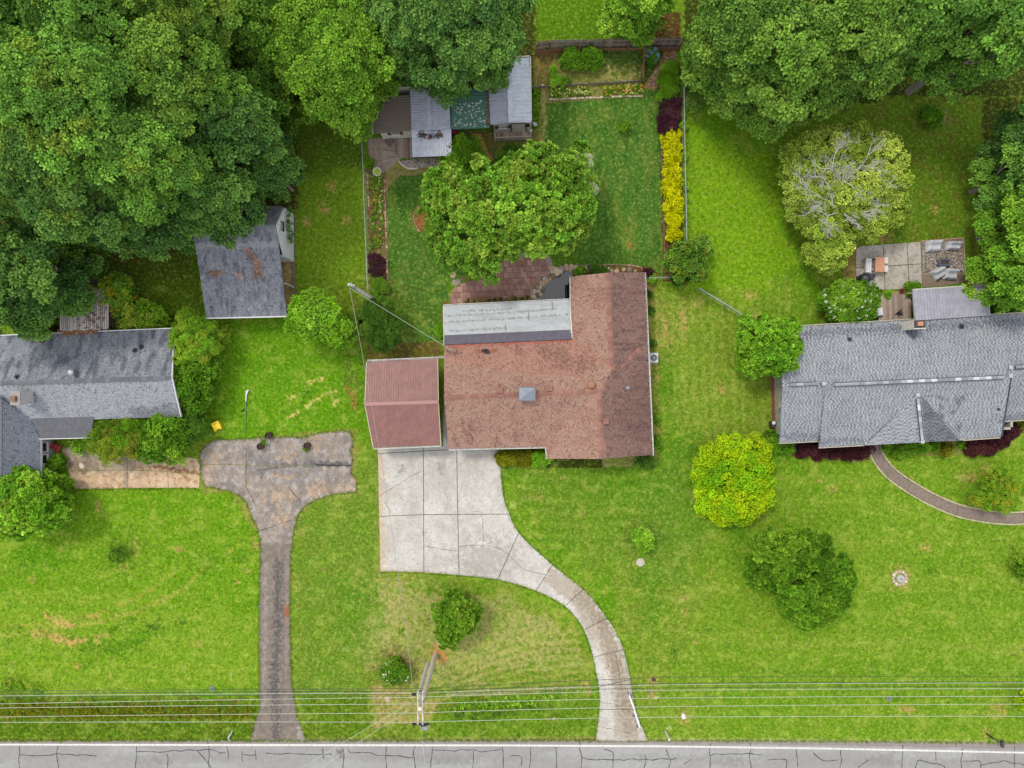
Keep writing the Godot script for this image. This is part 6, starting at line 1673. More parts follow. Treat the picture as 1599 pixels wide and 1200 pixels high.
	plant("young_shrub", "shrub", "small round shrub above the round concrete lid on the lawn", "", 1005, 842, 17, 1.4, "fresh", {"leaf": "small", "twig": 0.17, "dense": 1.3, "trunk": false, "uneven": 0.5})
	plant("loose_shrub", "shrub", "loose yellow-green shrub inside the bend of the garden path at the right edge", "", 1556, 770, 38, 2.0, "vine", {"leaf": "fine", "twig": 0.2, "dense": 0.75, "uneven": 0.5, "yellow": 0.3, "hot": [190, 180, 50], "trunk": false})
	plant("ringed_shrub", "shrub", "small round shrub ringed by bare soil on the shaded lawn, top right", "", 1457, 182, 18, 1.2, "green", {"leaf": "small", "twig": 0.15, "trunk": false, "dense": 1.1})
	plant("edge_shrub", "shrub", "green shrub cut by the right edge of the frame, level with the dark spreading tree", "", 1604, 886, 18, 2.0, "green", {"leaf": "broad", "twig": 0.2})
	plant("edge_shrub", "shrub", "yellow shrub cut by the right edge of the frame, beside the power lines", "", 1606, 1098, 16, 1.4, "limegold", {"leaf": "small", "twig": 0.15, "trunk": false})
	plant("sprout_clump", "plant", "scruffy dark plant with a bright sprout on the left front lawn", "", 188, 862, 17, 0.8, "dark", {"leaf": "needle", "twig": 0.2, "dense": 0.35, "trunk": false, "spots": [[184, 856, 11, 0.3], [196, 862, 10, 0.3], [190, 870, 10, 0.25], [178, 868, 7, 0.4]]})
	plant("seedling", "plant", "bright sprout at the foot of the scruffy plant on the left front lawn", "", 179, 869, 8, 0.5, "fresh", {"leaf": "small", "twig": 0.14, "trunk": false})
	plant("seedling", "plant", "small sapling with bare soil in the middle of the fenced back lawn", "", 975, 197, 9, 0.9, "green", {"leaf": "small", "twig": 0.13, "dense": 0.6, "trunk": false})
	# hedges: every clipped bush of a row is its own plant
	var hedge := {"twig": 0.12, "leaf": "small", "trunk": false, "dense": 1.2, "clump": 0.3, "uneven": 0.18, "mid": 0.45, "skirt": true}
	var gold := ["topmost of the row, against the purple hedge", "second from the top", "third from the top", "fourth from the top", "fifth from the top", "sixth from the top", "seventh from the top", "eighth from the top", "the round lowest one"]
	var gx := [1046, 1048, 1048, 1047, 1049, 1050, 1051, 1052, 1051]
	var gy := [212, 230, 248, 265, 285, 303, 323, 344, 368]
	for i in 9:
		plant("gold_hedge", "hedge", "golden hedge bush right of the back lawn, " + gold[i], "golden yellow hedge bushes right of the back lawn", gx[i], gy[i], 15.5 if i < 8 else 13.5, 0.95, "gold", hedge.merged({"sz": 1.0, "sx": 0.95, "yellow": 0.25, "hot": [130, 150, 16]}))
	var pn := ["upper half beside the lime green hedge", "middle bush", "lower half beside the golden hedge"]
	for i in 3: plant("purple_hedge", "hedge", "dark purple hedge bush right of the back lawn, " + pn[i], "dark purple hedge bushes right of the back lawn", 1045.5, 165 + i * 18, 17, 0.9, "purple", hedge)
	var ln := ["topmost one by the bark path", "second from the top", "third from the top", "lowest one against the purple hedge"]
	for i in 4: plant("lime_hedge", "hedge", "lime green feathery hedge bush right of the back lawn, " + ln[i], "lime green hedge bushes right of the back lawn", 1045 - i * 0.8, 110 + i * 14, 15, 0.9, "lime", hedge.merged({"leaf": "needle", "twig": 0.17}, true))
	plant("purple_hedge", "hedge", "purple hedge bush in the left garden bed, upper of the pair", "purple bushes in the left garden bed", 586.5, 407, 12.5, 0.9, "purple", hedge)
	plant("purple_hedge", "hedge", "purple hedge bush in the left garden bed, just above the lime one", "purple bushes in the left garden bed", 588, 424, 12.5, 0.9, "purple", hedge)
	plant("lime_hedge", "hedge", "lime green bush at the lower end of the left garden bed", "", 592.5, 447, 13, 0.9, "bright", hedge.merged({"leaf": "needle", "twig": 0.17, "sz": 1.2}, true))
	plant("lime_hedge", "hedge", "lime green narrow bush against the left wall of the sunroom", "", 687, 517, 9, 1.0, "lime", hedge.merged({"sz": 2.0, "twig": 0.11}, true))
	for i in 4: plant("olive_hedge", "hedge", "olive clipped hedge bush at the brick house's front wall, " + ["leftmost by the driveway", "second from the driveway", "third from the driveway", "rightmost beside the lime one"][i], "olive hedge bushes at the front wall", 787 + i * 12.5, 716, 13.5, 0.95, "mossy", hedge)
	for i in 2: plant("lime_hedge", "hedge", "lime hedge bush under the step in the brick house's front eave, " + ["left of two", "right of two"][i], "lime hedge bushes at the front wall", 838 + i * 11, 716, 13, 1.0, "lime", hedge.merged({"sz": 1.15}))
	for i in 5:
		plant("purple_shrub", "shrub", "dark purple shrub below the right house's left front eave, " + ["leftmost", "second from the left", "middle one", "second from the right", "rightmost by the garden path"][i], "purple shrubs left of the garden path", 1254 + i * 23, 701 + (3 if i else 0), 15.5, 0.8, "plum", hedge)
	for i in 4:
		plant("purple_shrub", "shrub", "dark purple shrub at the right front corner of the right house, " + ["lower left one", "second from the left", "third from the left", "upper right one"][i], "purple shrubs at the right front corner", [1520, 1540, 1560, 1576][i], [697, 697, 686, 671][i], 17, 0.8, "plum", hedge)
	# small shrubs along walls and fences
	var list := [["low_shrub", 1208, 692, 17, 0.9, "green", "green shrub at the lower left corner of the right house"], ["low_shrub", 1228, 698, 13, 0.9, "green", "green shrub left of the purple ones at the right house"],
		["low_shrub", 1388, 697, 11, 0.7, "green", "small round shrub just right of the garden path's upper end"], ["low_shrub", 1402, 706, 11, 0.7, "green", "round shrub below the front gable of the right house, second from the path"], ["low_shrub", 1420, 700, 12, 0.7, "green", "shrub under the front gable ridge of the right house"], ["low_shrub", 1440, 699, 11, 0.7, "fresh", "light shrub under the middle of the right house's front gable"], ["low_shrub", 1458, 698, 9, 0.7, "green", "shrub under the front gable, left of the yellowish one"],
		["low_shrub", 1476, 700, 12, 0.6, "mossy", "yellowish brown shrub under the right end of the front gable"], ["low_shrub", 1506, 694, 7, 0.5, "lime", "tiny lime plant left of the purple corner shrubs"], ["low_shrub", 1594, 663, 13, 0.8, "mossy", "olive shrub at the right edge under the right house's front eave"],
		["low_shrub", 1008, 720, 14, 0.9, "dark", "dark shrub at the lower right corner of the brick house"], ["low_shrub", 1012, 462, 6, 0.7, "dark", "dark shrub at the right wall of the brick house, topmost"], ["low_shrub", 1015, 486, 7, 0.7, "dark", "dark shrub at the right wall of the brick house, second from the top"], ["low_shrub", 1017, 536, 7, 0.7, "dark", "dark shrub just above the air conditioner"], ["low_shrub", 1022, 655, 8, 0.7, "green", "green shrub at the right wall below the air conditioner"], ["low_shrub", 1025, 690, 10, 0.8, "green", "green shrub at the right wall near the front corner"],
		["low_shrub", 905, 424, 8, 0.9, "fresh", "bright shrub beside the pond stones at the top of the house's wing"], ["low_shrub", 931, 421, 9, 0.8, "dark", "blackish shrub left of the wing's roof ridge end"], ["low_shrub", 943, 423, 6, 0.7, "dark", "second blackish shrub at the wing's roof ridge end"], ["low_shrub", 1012, 427, 8, 0.7, "plum", "reddish shrub at the upper right corner of the wing"], ["low_shrub", 1017, 435, 7, 0.7, "fresh", "bright small shrub at the short fence by the wing's corner"],
		["low_shrub", 574, 255, 9, 0.8, "green", "small shrub at the left corner of the stone pad"], ["low_shrub", 1424, 452, 13, 0.9, "green", "potted green shrub beside the red pot in the paved yard"], ["low_shrub", 893, 92, 20, 1.1, "green", "left one of two leafy bushes below the wooden fence"], ["low_shrub", 922, 92, 19, 1.2, "green", "right one of two leafy bushes below the wooden fence"], ["low_shrub", 868, 127, 10, 0.6, "fresh", "bright bush at the picket edging, left one"], ["low_shrub", 881, 128, 8, 0.6, "green", "bush at the picket edging, right beside the bright one"], ["low_shrub", 864, 109, 5, 0.4, "fresh", "tiny plant in the bare bed below the wooden fence"],
		["hydrangea", 1018, 87, 13, 1.1, "green", "hydrangea with blue flower heads in the corner by the wooden fence"],
		["low_shrub", 1082, 160, 16, 1.0, "oak", "weedy shrub on the outside of the right fence, below the round tree"], ["low_shrub", 1070, 130, 10, 1.2, "oak", "weedy shrub on the right fence beside the bark path"], ["low_shrub", 1068, 196, 6, 0.6, "fresh", "weed at the right fence beside the purple hedge"], ["low_shrub", 1068, 245, 6, 0.5, "fresh", "weed at the right fence beside the upper golden bushes"], ["low_shrub", 1069, 290, 7, 0.5, "fresh", "weed at the right fence beside the middle golden bushes"], ["low_shrub", 1544, 470, 18, 1.6, "dark", "shaded shrub right of the grey metal patio cover"], ["low_shrub", 1568, 480, 16, 1.4, "dark", "shaded shrub at the right edge above the right house's eave"]]
	for s in list:
		var op := {"leaf": "small", "twig": 0.14, "trunk": false, "uneven": 0.4, "mid": 0.5}
		if s[0] == "hydrangea": op.merge({"flowers": 60, "flower_color": [150, 182, 232], "flower_size": 1.3})
		plant(s[0], "shrub", s[6], "", s[1], s[2], s[3], s[4], s[5], op)
	# flower beds and weedy strips that nobody could count
	ground_cover("bed_flowers", "leafy bed with pale yellow flowers below the picket edging, left part", [858, 141, 918, 138, 922, 150, 860, 155], "green", 260, 0.16, [[232, 220, 120], [240, 232, 170]], 60)
	ground_cover("bed_flowers", "leafy bed with orange and yellow flowers below the picket edging, right part", [940, 137, 1002, 134, 1004, 149, 942, 152], "green", 260, 0.16, [[232, 190, 60], [236, 150, 50], [236, 224, 140]], 70)
	ground_cover("rose_bed", "mixed plants in the long left garden bed between brick edgings", [577, 275, 598, 275, 600, 385, 580, 390], "green", 420, 0.15, [[230, 180, 90], [220, 120, 90], [236, 226, 190]], 50)
	ground_cover("ivy_bank", "rampant ivy strip along the ditch right of the utility pole", [700, 1092, 780, 1088, 860, 1078, 912, 1072, 915, 1082, 850, 1100, 780, 1108, 720, 1112, 690, 1105], "fresh", 900, 0.17, [], 0)
	ground_cover("ivy_bank", "darker weeds in the ditch below the ivy strip", [700, 1106, 780, 1106, 850, 1096, 870, 1104, 800, 1116, 760, 1124, 710, 1120], "dark", 420, 0.17, [], 0)
	ground_cover("ditch_weeds", "rough weeds in the ditch along the road at the left", [0, 1096, 395, 1104, 392, 1122, 0, 1120], "mossy", 1500, 0.15, [], 0)
	ground_cover("ditch_weeds", "dark patch of weeds on the bank at the left edge", [0, 1058, 40, 1056, 70, 1072, 60, 1084, 0, 1082], "vine", 260, 0.15, [], 0)
	ground_cover("yard_weeds", "weeds between the paved yard and the pale tree", [1320, 440, 1338, 440, 1342, 460, 1318, 462], "vine", 50, 0.14, [], 0)
	ground_cover("iris_bed", "spiky pale plants in the bed below the wooden fence", [940, 80, 998, 76, 998, 100, 945, 105], "deep", 110, 0.22, [], 0)
	ground_cover("side_bed", "low green bed along the right wall of the tallest shed", [832, 142, 842, 142, 840, 200, 833, 203], "green", 220, 0.15, [], 0)

func ground_cover(called: String, label: String, area: Array, pal: String, n: int, twig: float, flowers: Array, nf: int) -> void:
	var g := RandomNumberGenerator.new()
	g.seed = int(area[0] * 7 + area[1])
	var a := flat(area)
	var lo := a[0]; var hi := a[0]; var mid := Vector2.ZERO
	for p in a:
		lo = lo.min(p); hi = hi.max(p); mid += p / a.size()
	var o := thing(called, label, "flower bed" if nf else "ground cover", Vector3(mid.x, 0, mid.y))
	var cols := palette(pal)
	var n_ := FastNoiseLite.new()
	n_.seed = 5; n_.frequency = 0.8
	for pass_ in (2 if nf else 1):
		var rows := PackedFloat32Array()
		for i in (n if pass_ == 0 else nf):
			var p := Vector2(g.randf_range(lo.x, hi.x), g.randf_range(lo.y, hi.y))
			if not Geometry2D.is_point_in_polygon(p, a) or (pass_ == 0 and n_.get_noise_2dv(p) < -0.25): continue
			var s := twig * g.randf_range(0.7, 1.4) if pass_ == 0 else g.randf_range(0.06, 0.1)
			var c: Color = cols[g.randi() % cols.size()] * g.randf_range(0.8, 1.2)
			if pass_ == 1:
				var f: Array = flowers[g.randi() % flowers.size()]
				c = lin(f[0], f[1], f[2])
			var t := g.randf() * TAU
			var y := (0.08 + 0.25 * (n_.get_noise_2dv(p * 1.7) + 0.5)) * g.randf_range(0.5, 1.2) + (0.2 if pass_ else 0.0)
			rows.append_array(PackedFloat32Array([cos(t) * s, 0.1 * s, sin(t) * s, p.x - mid.x, 0, s, 0, maxf(y, 0.03), -sin(t) * s, 0.1 * s, cos(t) * s, p.y - mid.y, c.r, c.g, c.b, 1.0]))
		var m := scatter("leaves" if pass_ == 0 else "flowers", sprig_for("small") if pass_ == 0 else sprig("petal", 6, 1.0, 0.9, 0.25, 12), rows, mats["leaf"] if pass_ == 0 else mat("petal", Color.WHITE, 0.8, {"leaf": true}), o)
		m.set_meta("kind", "stuff")

# ---------------------------------------------------------------- fences, poles, wires
func bare_branches(tree: Node3D) -> void:             # the leafless grey top of the pale tree
	var g := RandomNumberGenerator.new()
	g.seed = 31
	var st := st_new()
	var off := -tree.position
	var todo := []
	for s in [[1316, 318, 4.2, 1300, 262, 5.4, 0.07], [1316, 318, 4.2, 1345, 258, 5.3, 0.075], [1316, 318, 4.2, 1372, 300, 5.1, 0.06], [1316, 318, 4.2, 1270, 300, 5.1, 0.07], [1318, 322, 4.2, 1290, 338, 5.0, 0.07], [1318, 322, 4.2, 1325, 342, 5.0, 0.07], [1325, 335, 4.6, 1358, 330, 5.0, 0.06], [1300, 262, 5.4, 1310, 232, 5.7, 0.05], [1316, 318, 4.2, 1316, 282, 5.5, 0.07], [1300, 300, 5.0, 1262, 275, 5.2, 0.05], [1345, 258, 5.3, 1372, 262, 5.3, 0.045], [1325, 342, 5.0, 1300, 352, 5.0, 0.045], [1316, 282, 5.5, 1335, 300, 5.4, 0.045]]:
		todo.append([at(s[0], s[1], s[2] - 0.2) + off, at(s[3], s[4], s[5] - 0.25) + off, s[6] * 0.7, 0])
	while todo.size() > 0:
		var t: Array = todo.pop_back()
		var a: Vector3 = t[0]; var b: Vector3 = t[1]
		var l := a.distance_to(b)
		var m := a.lerp(b, 0.5) + Vector3(g.randfn(), g.randfn() * 0.4, g.randfn()) * l * 0.09
		tube(st, PackedVector3Array([a, m, b]), PackedFloat32Array([t[2], t[2] * 0.8, t[2] * 0.55]), 5, false)
		if t[3] < 5:
			for k in (4 if t[3] < 2 else 3):
				var f := g.randf_range(0.3, 1.0)
				var p := (a.lerp(m, f * 2) if f < 0.5 else m.lerp(b, f * 2 - 1))
				var d := (b - a).normalized().rotated(Vector3.UP, g.randf_range(-1.15, 1.15))
				d = (d + Vector3(0, g.randf_range(-0.1, 0.3), 0)).normalized()
				todo.append([p, p + d * l * g.randf_range(0.4, 0.68), t[2] * 0.58, t[3] + 1])
	put("bare_branches", done(st), mat("dead_wood", seen(216, 210, 206), 0.9), tree)

func chain_fence(label: String, pts: Array, h := 1.15, top_r := 0.035) -> void:
	var line := flat(pts)
	var o := thing("chain_link_fence", label, "fence", Vector3(line[0].x, 0, line[0].y))
	var zinc := mat("galvanised_pipe", seen(176, 180, 182), 0.5, {"metal": 0.3})
	var off := -o.position
	var wire := st_new()
	for i in line.size() - 1:
		var a := Vector3(line[i].x, 0, line[i].y) + off; var b := Vector3(line[i + 1].x, 0, line[i + 1].y) + off
		put("top_rail", rod(a + Vector3.UP * h, b + Vector3.UP * h, top_r), zinc, o)
		var n := maxi(1, int(a.distance_to(b) / 2.6))
		for k in n + 1:
			if k == n and i < line.size() - 2: continue
			var post := put("post", rod(a.lerp(b, float(k) / n), a.lerp(b, float(k) / n) + Vector3.UP * (h + 0.06), 0.035), zinc, o)
			put("post_cap", lathe([[0.05, 0.0], [0.05, 0.04], [0.0, 0.08]], 10, a.lerp(b, float(k) / n) + Vector3.UP * (h + 0.05)), zinc, post)
		var cells := int(a.distance_to(b) / 0.22)
		for k in cells:
			var p := a.lerp(b, float(k) / cells); var q := a.lerp(b, (k + 1.0) / cells)
			for r in 4:
				var y0 := 0.04 + (h - 0.08) * r / 4; var y1 := 0.04 + (h - 0.08) * (r + 1) / 4
				beam(wire, p + Vector3.UP * y0, q + Vector3.UP * y1, 0.005, 0.005); beam(wire, q + Vector3.UP * y0, p + Vector3.UP * y1, 0.005, 0.005)
	put("mesh", done(wire), zinc, o).set_meta("kind", "stuff")

func wooden_fence() -> void:
	var o := thing("wooden_fence", "weathered grey board fence with brown kickboard at the top of the back garden", "fence", at(950, 78))
	var off := -o.position
	var line := [[836, 83], [858, 79.5], [1060, 75.5]]
	var grey := [mat("fence_grey", seen(148, 136, 126), 0.95, {"grain": 0.9}), mat("fence_dark", seen(116, 106, 100), 0.95, {"grain": 0.7}), mat("fence_pale", seen(166, 152, 138), 0.95, {"grain": 0.8})]
	var brown := mat("fence_brown", seen(158, 112, 78), 0.9, {"grain": 1.1})
	for i in 2:
		var a := at(line[i][0], line[i][1]) + off; var b := at(line[i + 1][0], line[i + 1][1]) + off
		var n := int(a.distance_to(b) / 0.15)
		var turn := Basis((b - a).normalized(), Vector3.UP, (b - a).normalized().cross(Vector3.UP))
		for k in n:
			var hgt := 1.9 + rng.randf_range(-0.05, 0.05)
			put("board", box_mesh(a.lerp(b, (k + 0.5) / n) + Vector3.UP * hgt / 2 + Vector3(0, 0, rng.randf_range(-0.008, 0.008)), Vector3(0.138, hgt, 0.02), turn), grey[rng.randi() % 3], o)
		for y in [0.35, 1.0, 1.7]:
			put("rail", beam_mesh(a + Vector3(0, y, 0.05), b + Vector3(0, y, 0.05), 0.05, 0.09), grey[2], o)
		var m := int(a.distance_to(b) / 2.3)
		for k in m + 1: put("post", box_mesh(a.lerp(b, float(k) / maxi(m, 1)) + Vector3(0.02, 0.95, 0.13), Vector3(0.1, 1.96, 0.1), turn), brown, o)
		for k in maxi(m, 1):
			put("kickboard", beam_mesh(a.lerp(b, (k + 0.03) / maxi(m, 1)) + Vector3(0, 0.35, 0.2), a.lerp(b, (k + 0.97) / maxi(m, 1)) + Vector3(0, 0.35, 0.2), 0.03, 0.62), brown, o)
	var p := thing("picket_edging", "low grey picket edging along the bare bed below the wooden fence", "fence", at(915, 134))
	off = -p.position
	for i in 56:
		var c := at(831, 137.5).lerp(at(1002, 127.5), i / 55.0) + off
		var hgt := 0.42 + rng.randf_range(-0.05, 0.05)
		var st := st_new()
		box(st, c + Vector3.UP * hgt / 2, Vector3(0.1, hgt, 0.05), Basis(Vector3.RIGHT, rng.randf_range(0.05, 0.3)))
		put("picket", done(st), grey[rng.randi() % 3], p)
	put("rail", beam_mesh(at(831, 138.2) + off + Vector3.UP * 0.2, at(1002, 128.2) + off + Vector3.UP * 0.2, 0.05, 0.08), grey[1], p)
	var knob := put("end_post", rod(at(847, 137) + off, at(847, 137) + off + Vector3.UP * 0.55, 0.06), grey[2], p)
	put("post_cap", lathe([[0.09, 0.0], [0.09, 0.03], [0.0, 0.06]], 10, at(847, 137) + off + Vector3.UP * 0.55), mats["bright_trim"], knob)
	var q := thing("rail_fence", "short post-and-rail fence between the bare bed and the hydrangea", "fence", at(1002, 102))
	off = -q.position
	for k in 3: put("post", box_mesh(at(1003, 78).lerp(at(1002, 127), k / 2.0) + off + Vector3.UP * 0.55, Vector3(0.11, 1.1, 0.11)), mats["weathered_timber"], q)
	for y in [0.3, 0.65, 1.0]: put("rail", beam_mesh(at(1003, 78) + off + Vector3.UP * y, at(1002, 127) + off + Vector3.UP * y, 0.05, 0.1), brown, q)

func wire(label: String, pts: Array, r: float, m: Material, sag := 0.12, group := "") -> void:         # [x, y, height, ...] on the plan, hanging between its points
	var line := v3(pts)
	var out := PackedVector3Array(); var rad := PackedFloat32Array()
	for i in line.size() - 1:
		var n := 14
		for k in n + (1 if i == line.size() - 2 else 0):
			var t := float(k) / n
			out.append(line[i].lerp(line[i + 1], t) - Vector3.UP * sag * 4 * t * (1 - t))
			rad.append(r)
	var st := st_new()
	var mid := out[out.size() / 2]
	for i in out.size(): out[i] -= mid
	tube(st, out, rad, 6)
	var o := put("power_line", done(st), m, self, label, "cable", group)
	o.position = mid

func build_poles() -> void:
	var wood := mat("pole_wood", seen(228, 212, 196), 0.95, {"grain": 0.8})
	var pale := mat("pale_timber", seen(214, 208, 200), 0.85, {"grain": 1.4})
	var ins := mat("insulator", seen(206, 206, 212), 0.25)
	var dark = mats["dark_metal"]
	var o := thing("utility_pole", "tall wooden utility pole with a double crossarm at the road verge", "utility pole", at(680, 1022))
	var off := -o.position
	put("post", rod(Vector3(0, -0.1, 0), Vector3(0, 10.3, 0), 0.22, 0.16, 12), wood, o)
	for s in [-1, 1]: put("crossarm", box_mesh(Vector3(s * 0.18, 10.05, 0.0), Vector3(0.1, 0.13, 2.5)), pale, o)
	for z in [-1.05, -0.5, 0.35, 1.1]:
		for s in [-1, 1]:
			var p := Vector3(s * 0.18, 10.12, z)
			put("insulator", lathe([[0.03, 0.0], [0.07, 0.03], [0.05, 0.07], [0.08, 0.1], [0.05, 0.15], [0.0, 0.19]], 10, p), ins, o)
	put("bracket", box_mesh(Vector3(0, 9.9, 1.32), Vector3(1.3, 0.1, 0.12)), dark, o)
	for x in [-0.55, 0.0, 0.55]: put("fuse_cutout", rod(Vector3(x, 9.55, 1.36), Vector3(x + 0.06, 10.0, 1.44), 0.045), dark if x != 0.55 else ins, o)
	put("clamp", box_mesh(Vector3(-0.5, 9.9, -0.9), Vector3(0.3, 0.16, 0.14)), dark, o)
	put("brace", beam_mesh(Vector3(0.16, 9.3, 0), Vector3(0.2, 10.0, -0.7), 0.04, 0.04), dark, o)
	put("brace", beam_mesh(Vector3(0.16, 9.3, 0), Vector3(0.2, 10.0, 0.7), 0.04, 0.04), dark, o)
	put("cable_riser", rod(Vector3(0.2, 0.1, 0.02), Vector3(0.16, 9.4, 0.02), 0.03), mats["galvanised_pipe"], o)
	var lamp := put("wall_bracket", rod(Vector3(0.1, 9.5, 1.4), Vector3(0.25, 9.45, 1.75), 0.03), dark, o)
	put("switch_box", box_mesh(Vector3(0.25, 9.4, 1.85), Vector3(0.45, 0.2, 0.28)), mats["grey_pipe"], lamp)
	var s := thing("pole_stub", "shorter bleached grey pole standing right beside the utility pole", "utility pole", at(668, 1036))
	put("post", rod(Vector3(0, -0.1, 0), Vector3(0, 6.2, 0), 0.16, 0.13, 12), mat("bleached_wood", seen(226, 218, 214), 0.95, {"grain": 0.8}), s)
	put("band", rod(Vector3(0, 5.7, 0), Vector3(0, 5.85, 0), 0.15, 0.15, 12), mats["galvanised_pipe"], s)
	put("terminal_box", box_mesh(Vector3(0.2, 5.6, 0.1), Vector3(0.2, 0.5, 0.16)), mats["grey_pipe"], s)
	var l := thing("light_pole", "weathered wooden pole between the two lawns with wires to the carport side", "utility pole", at(588, 470))
	put("post", rod(Vector3(0, -0.1, 0), Vector3(0, 9.9, 0), 0.16, 0.11, 12), mats["bleached_wood"], l)
	put("insulator", lathe([[0.06, 0.0], [0.12, 0.05], [0.1, 0.16], [0.0, 0.22]], 10, Vector3(-0.08, 9.9, 0)), ins, l)
	put("bracket", box_mesh(Vector3(0, 9.6, 0), Vector3(0.5, 0.12, 0.12)), pale, l)
	put("meter_box", box_mesh(Vector3(0.15, 9.2, 0.1), Vector3(0.2, 0.4, 0.2)), mats["grey_pipe"], l)
	# lines along the road
	var w := mat("bright_wire", seen(200, 204, 190), 0.4)
	var b := mat("black_wire", seen(62, 66, 60), 0.6)
	var H := 10.25
	var names := ["overhead line nearest the houses, on the crossarm's inner end", "second overhead line from the houses on the crossarm", "third overhead line from the houses on the crossarm", "overhead line nearest the road, on the crossarm's outer end"]
	var ys := [[1101, 1089.5, 1078.5, 1076], [1107, 1100, 1090.5, 1088], [1121, 1114, 1104, 1100], [1129, 1128.5, 1120.5, 1119.5]]
	for i in 4: wire("pale " + names[i], [-60, ys[i][0], H, 646, ys[i][1], H, 1040, ys[i][2], H, 1680, ys[i][3], H], 0.017, w, 0.08, "power lines along the road")
	wire("pale telephone line below the crossarm, along the verge", [-60, 1088, 7.0, 660, 1083, 7.0, 1040, 1070, 7.0, 1680, 1067, 7.0], 0.016, w, 0.1)
	wire("thick dark telephone cable just above the pale telephone line", [-60, 1085.5, 6.8, 660, 1080, 6.8, 1040, 1068, 6.8, 1680, 1066, 6.8], 0.022, b, 0.12)
	wire("dark cable between the telephone line and the crossarm lines", [-60, 1091, 6.5, 660, 1085, 6.5, 1040, 1075, 6.5, 1680, 1073, 6.5], 0.02, b, 0.12)
	wire("thin black cable, the one farthest from the road", [-60, 1081, 6.2, 662, 1076, 6.2, 1040, 1058, 6.2, 1680, 1058, 6.2], 0.018, b, 0.1)
	wire("service line from the utility pole across the road, upper of two", [645, 1096, 10.0, 400, 1245, 8.5], 0.013, w, 0.3)
	wire("service line from the utility pole across the road, lower of two", [646, 1104, 10.0, 430, 1250, 8.5], 0.013, w, 0.3)
	wire("short service line from the end of the crossarm straight over the road", [656, 1130, 9.9, 672, 1290, 8.5], 0.013, w, 0.3)
	wire("pale wire over the carport roof from the light pole to the utility pole", [546, 452, 9.9, 646, 1084, 9.6], 0.017, mat("grey_wire", seen(170, 160, 152), 0.5), 1.5)
	wire("service wire from the light pole to the corner of the brick house roof", [546, 450, 9.9, 706, 548, 3.6], 0.02, w, 0.4)

# ---------------------------------------------------------------- things in the gardens
func stones(called: String, label: String, list: Array, tones: Array, flatness := 0.55) -> void:        # a setting of stones, each a part: [x, y, radius on the plan]
	var mid := at(list[0][0], list[0][1])
	var o := thing(called, label, "stone edging", mid)
	for i in list.size():
		var s: Array = list[i]
		var r: float = s[2] / 17.5
		var k := 0.75 + 0.5 * float((i * 37) % 10) / 10.0
		var n := put("stone", stone_mesh(100 + i % 9, Vector3(r, r * flatness, r * k)), tones[(i * 7 + i / 3) % tones.size()], o)
		n.position = at(s[0], s[1]) - mid + Vector3.UP * r * flatness * 0.35
		n.rotation.y = i * 1.7

func lone_stone(called: String, label: String, category: String, px: float, py: float, r: float, m: Material, flatness := 0.5) -> void:
	var o := put(called, stone_mesh(int(px) % 50, Vector3(r, r * flatness, r * 0.8)), m, self, label, category)
	o.position = at(px, py) + Vector3.UP * r * flatness * 0.3
	o.rotation.y = px

func edging(called: String, label: String, pts: Array, m: Array, piece := 0.3, w := 0.16, h := 0.1) -> void:   # bricks laid end to end
	var line := flat(pts)
	var o := thing(called, label, "edging", Vector3(line[0].x, 0, line[0].y))
	for i in line.size() - 1:
		var a := Vector3(line[i].x, h / 2 - 0.01, line[i].y) - o.position; var b := Vector3(line[i + 1].x, h / 2 - 0.01, line[i + 1].y) - o.position
		var n := maxi(1, int(a.distance_to(b) / piece))
		for k in n:
			var j := Vector3(rng.randf_range(-0.03, 0.03), rng.randf_range(-0.015, 0.015), rng.randf_range(-0.03, 0.03))
			put("brick", beam_mesh(a.lerp(b, (k + 0.04) / n) + j, a.lerp(b, (k + 0.94) / n) + j, w * rng.randf_range(0.8, 1.1), h), m[rng.randi() % m.size()], o)

func covered_chair(label: String, px: float, py: float, turn: float, w: float, d: float) -> void:       # a garden chair under a grey weather cover
	var o := thing("covered_chair", label, "chair cover", at(px, py), turn, "")
	var cloth := mat("cover_cloth", seen(206, 208, 214), 0.75, {"grain": 0.8})
	var st := st_new()
	st.set_smooth_group(0)
	var n := 10
	var g := RandomNumberGenerator.new()
	g.seed = int(px)
	var pts := []
	for i in n + 1:
		var row := []
		for k in n + 1:
			var u := float(i) / n - 0.5; var v := float(k) / n - 0.5
			var edge := maxf(absf(u), absf(v)) * 2
			var y := 0.52 + 0.4 * smoothstep(0.1, -0.35, v) + 0.12 * smoothstep(0.25, 0.4, absf(u)) + g.randf_range(-0.025, 0.025)
			if edge > 0.95: y = 0.06 + g.randf_range(0, 0.05)
			elif edge > 0.75: y *= 0.94
			var flare := 1.06 if edge > 0.95 else 1.0
			row.append(Vector3(u * w * flare, y, v * d * flare))
		pts.append(row)
	for i in n:
		for k in n: quad(st, pts[i][k], pts[i + 1][k], pts[i + 1][k + 1], pts[i][k + 1])
	put("cover", done(st), cloth, o)
	for s in [[-1, -1], [1, -1], [1, 1], [-1, 1]]: put("foot", box_mesh(Vector3(s[0] * w * 0.4, 0.05, s[1] * d * 0.4), Vector3(0.06, 0.1, 0.06)), mats["dark_metal"], o)
	put("hem_cord", beam_mesh(Vector3(-w * 0.5, 0.16, d * 0.5 + 0.03), Vector3(w * 0.5, 0.16, d * 0.5 + 0.03), 0.015, 0.015), mats["grey_trim"], o)

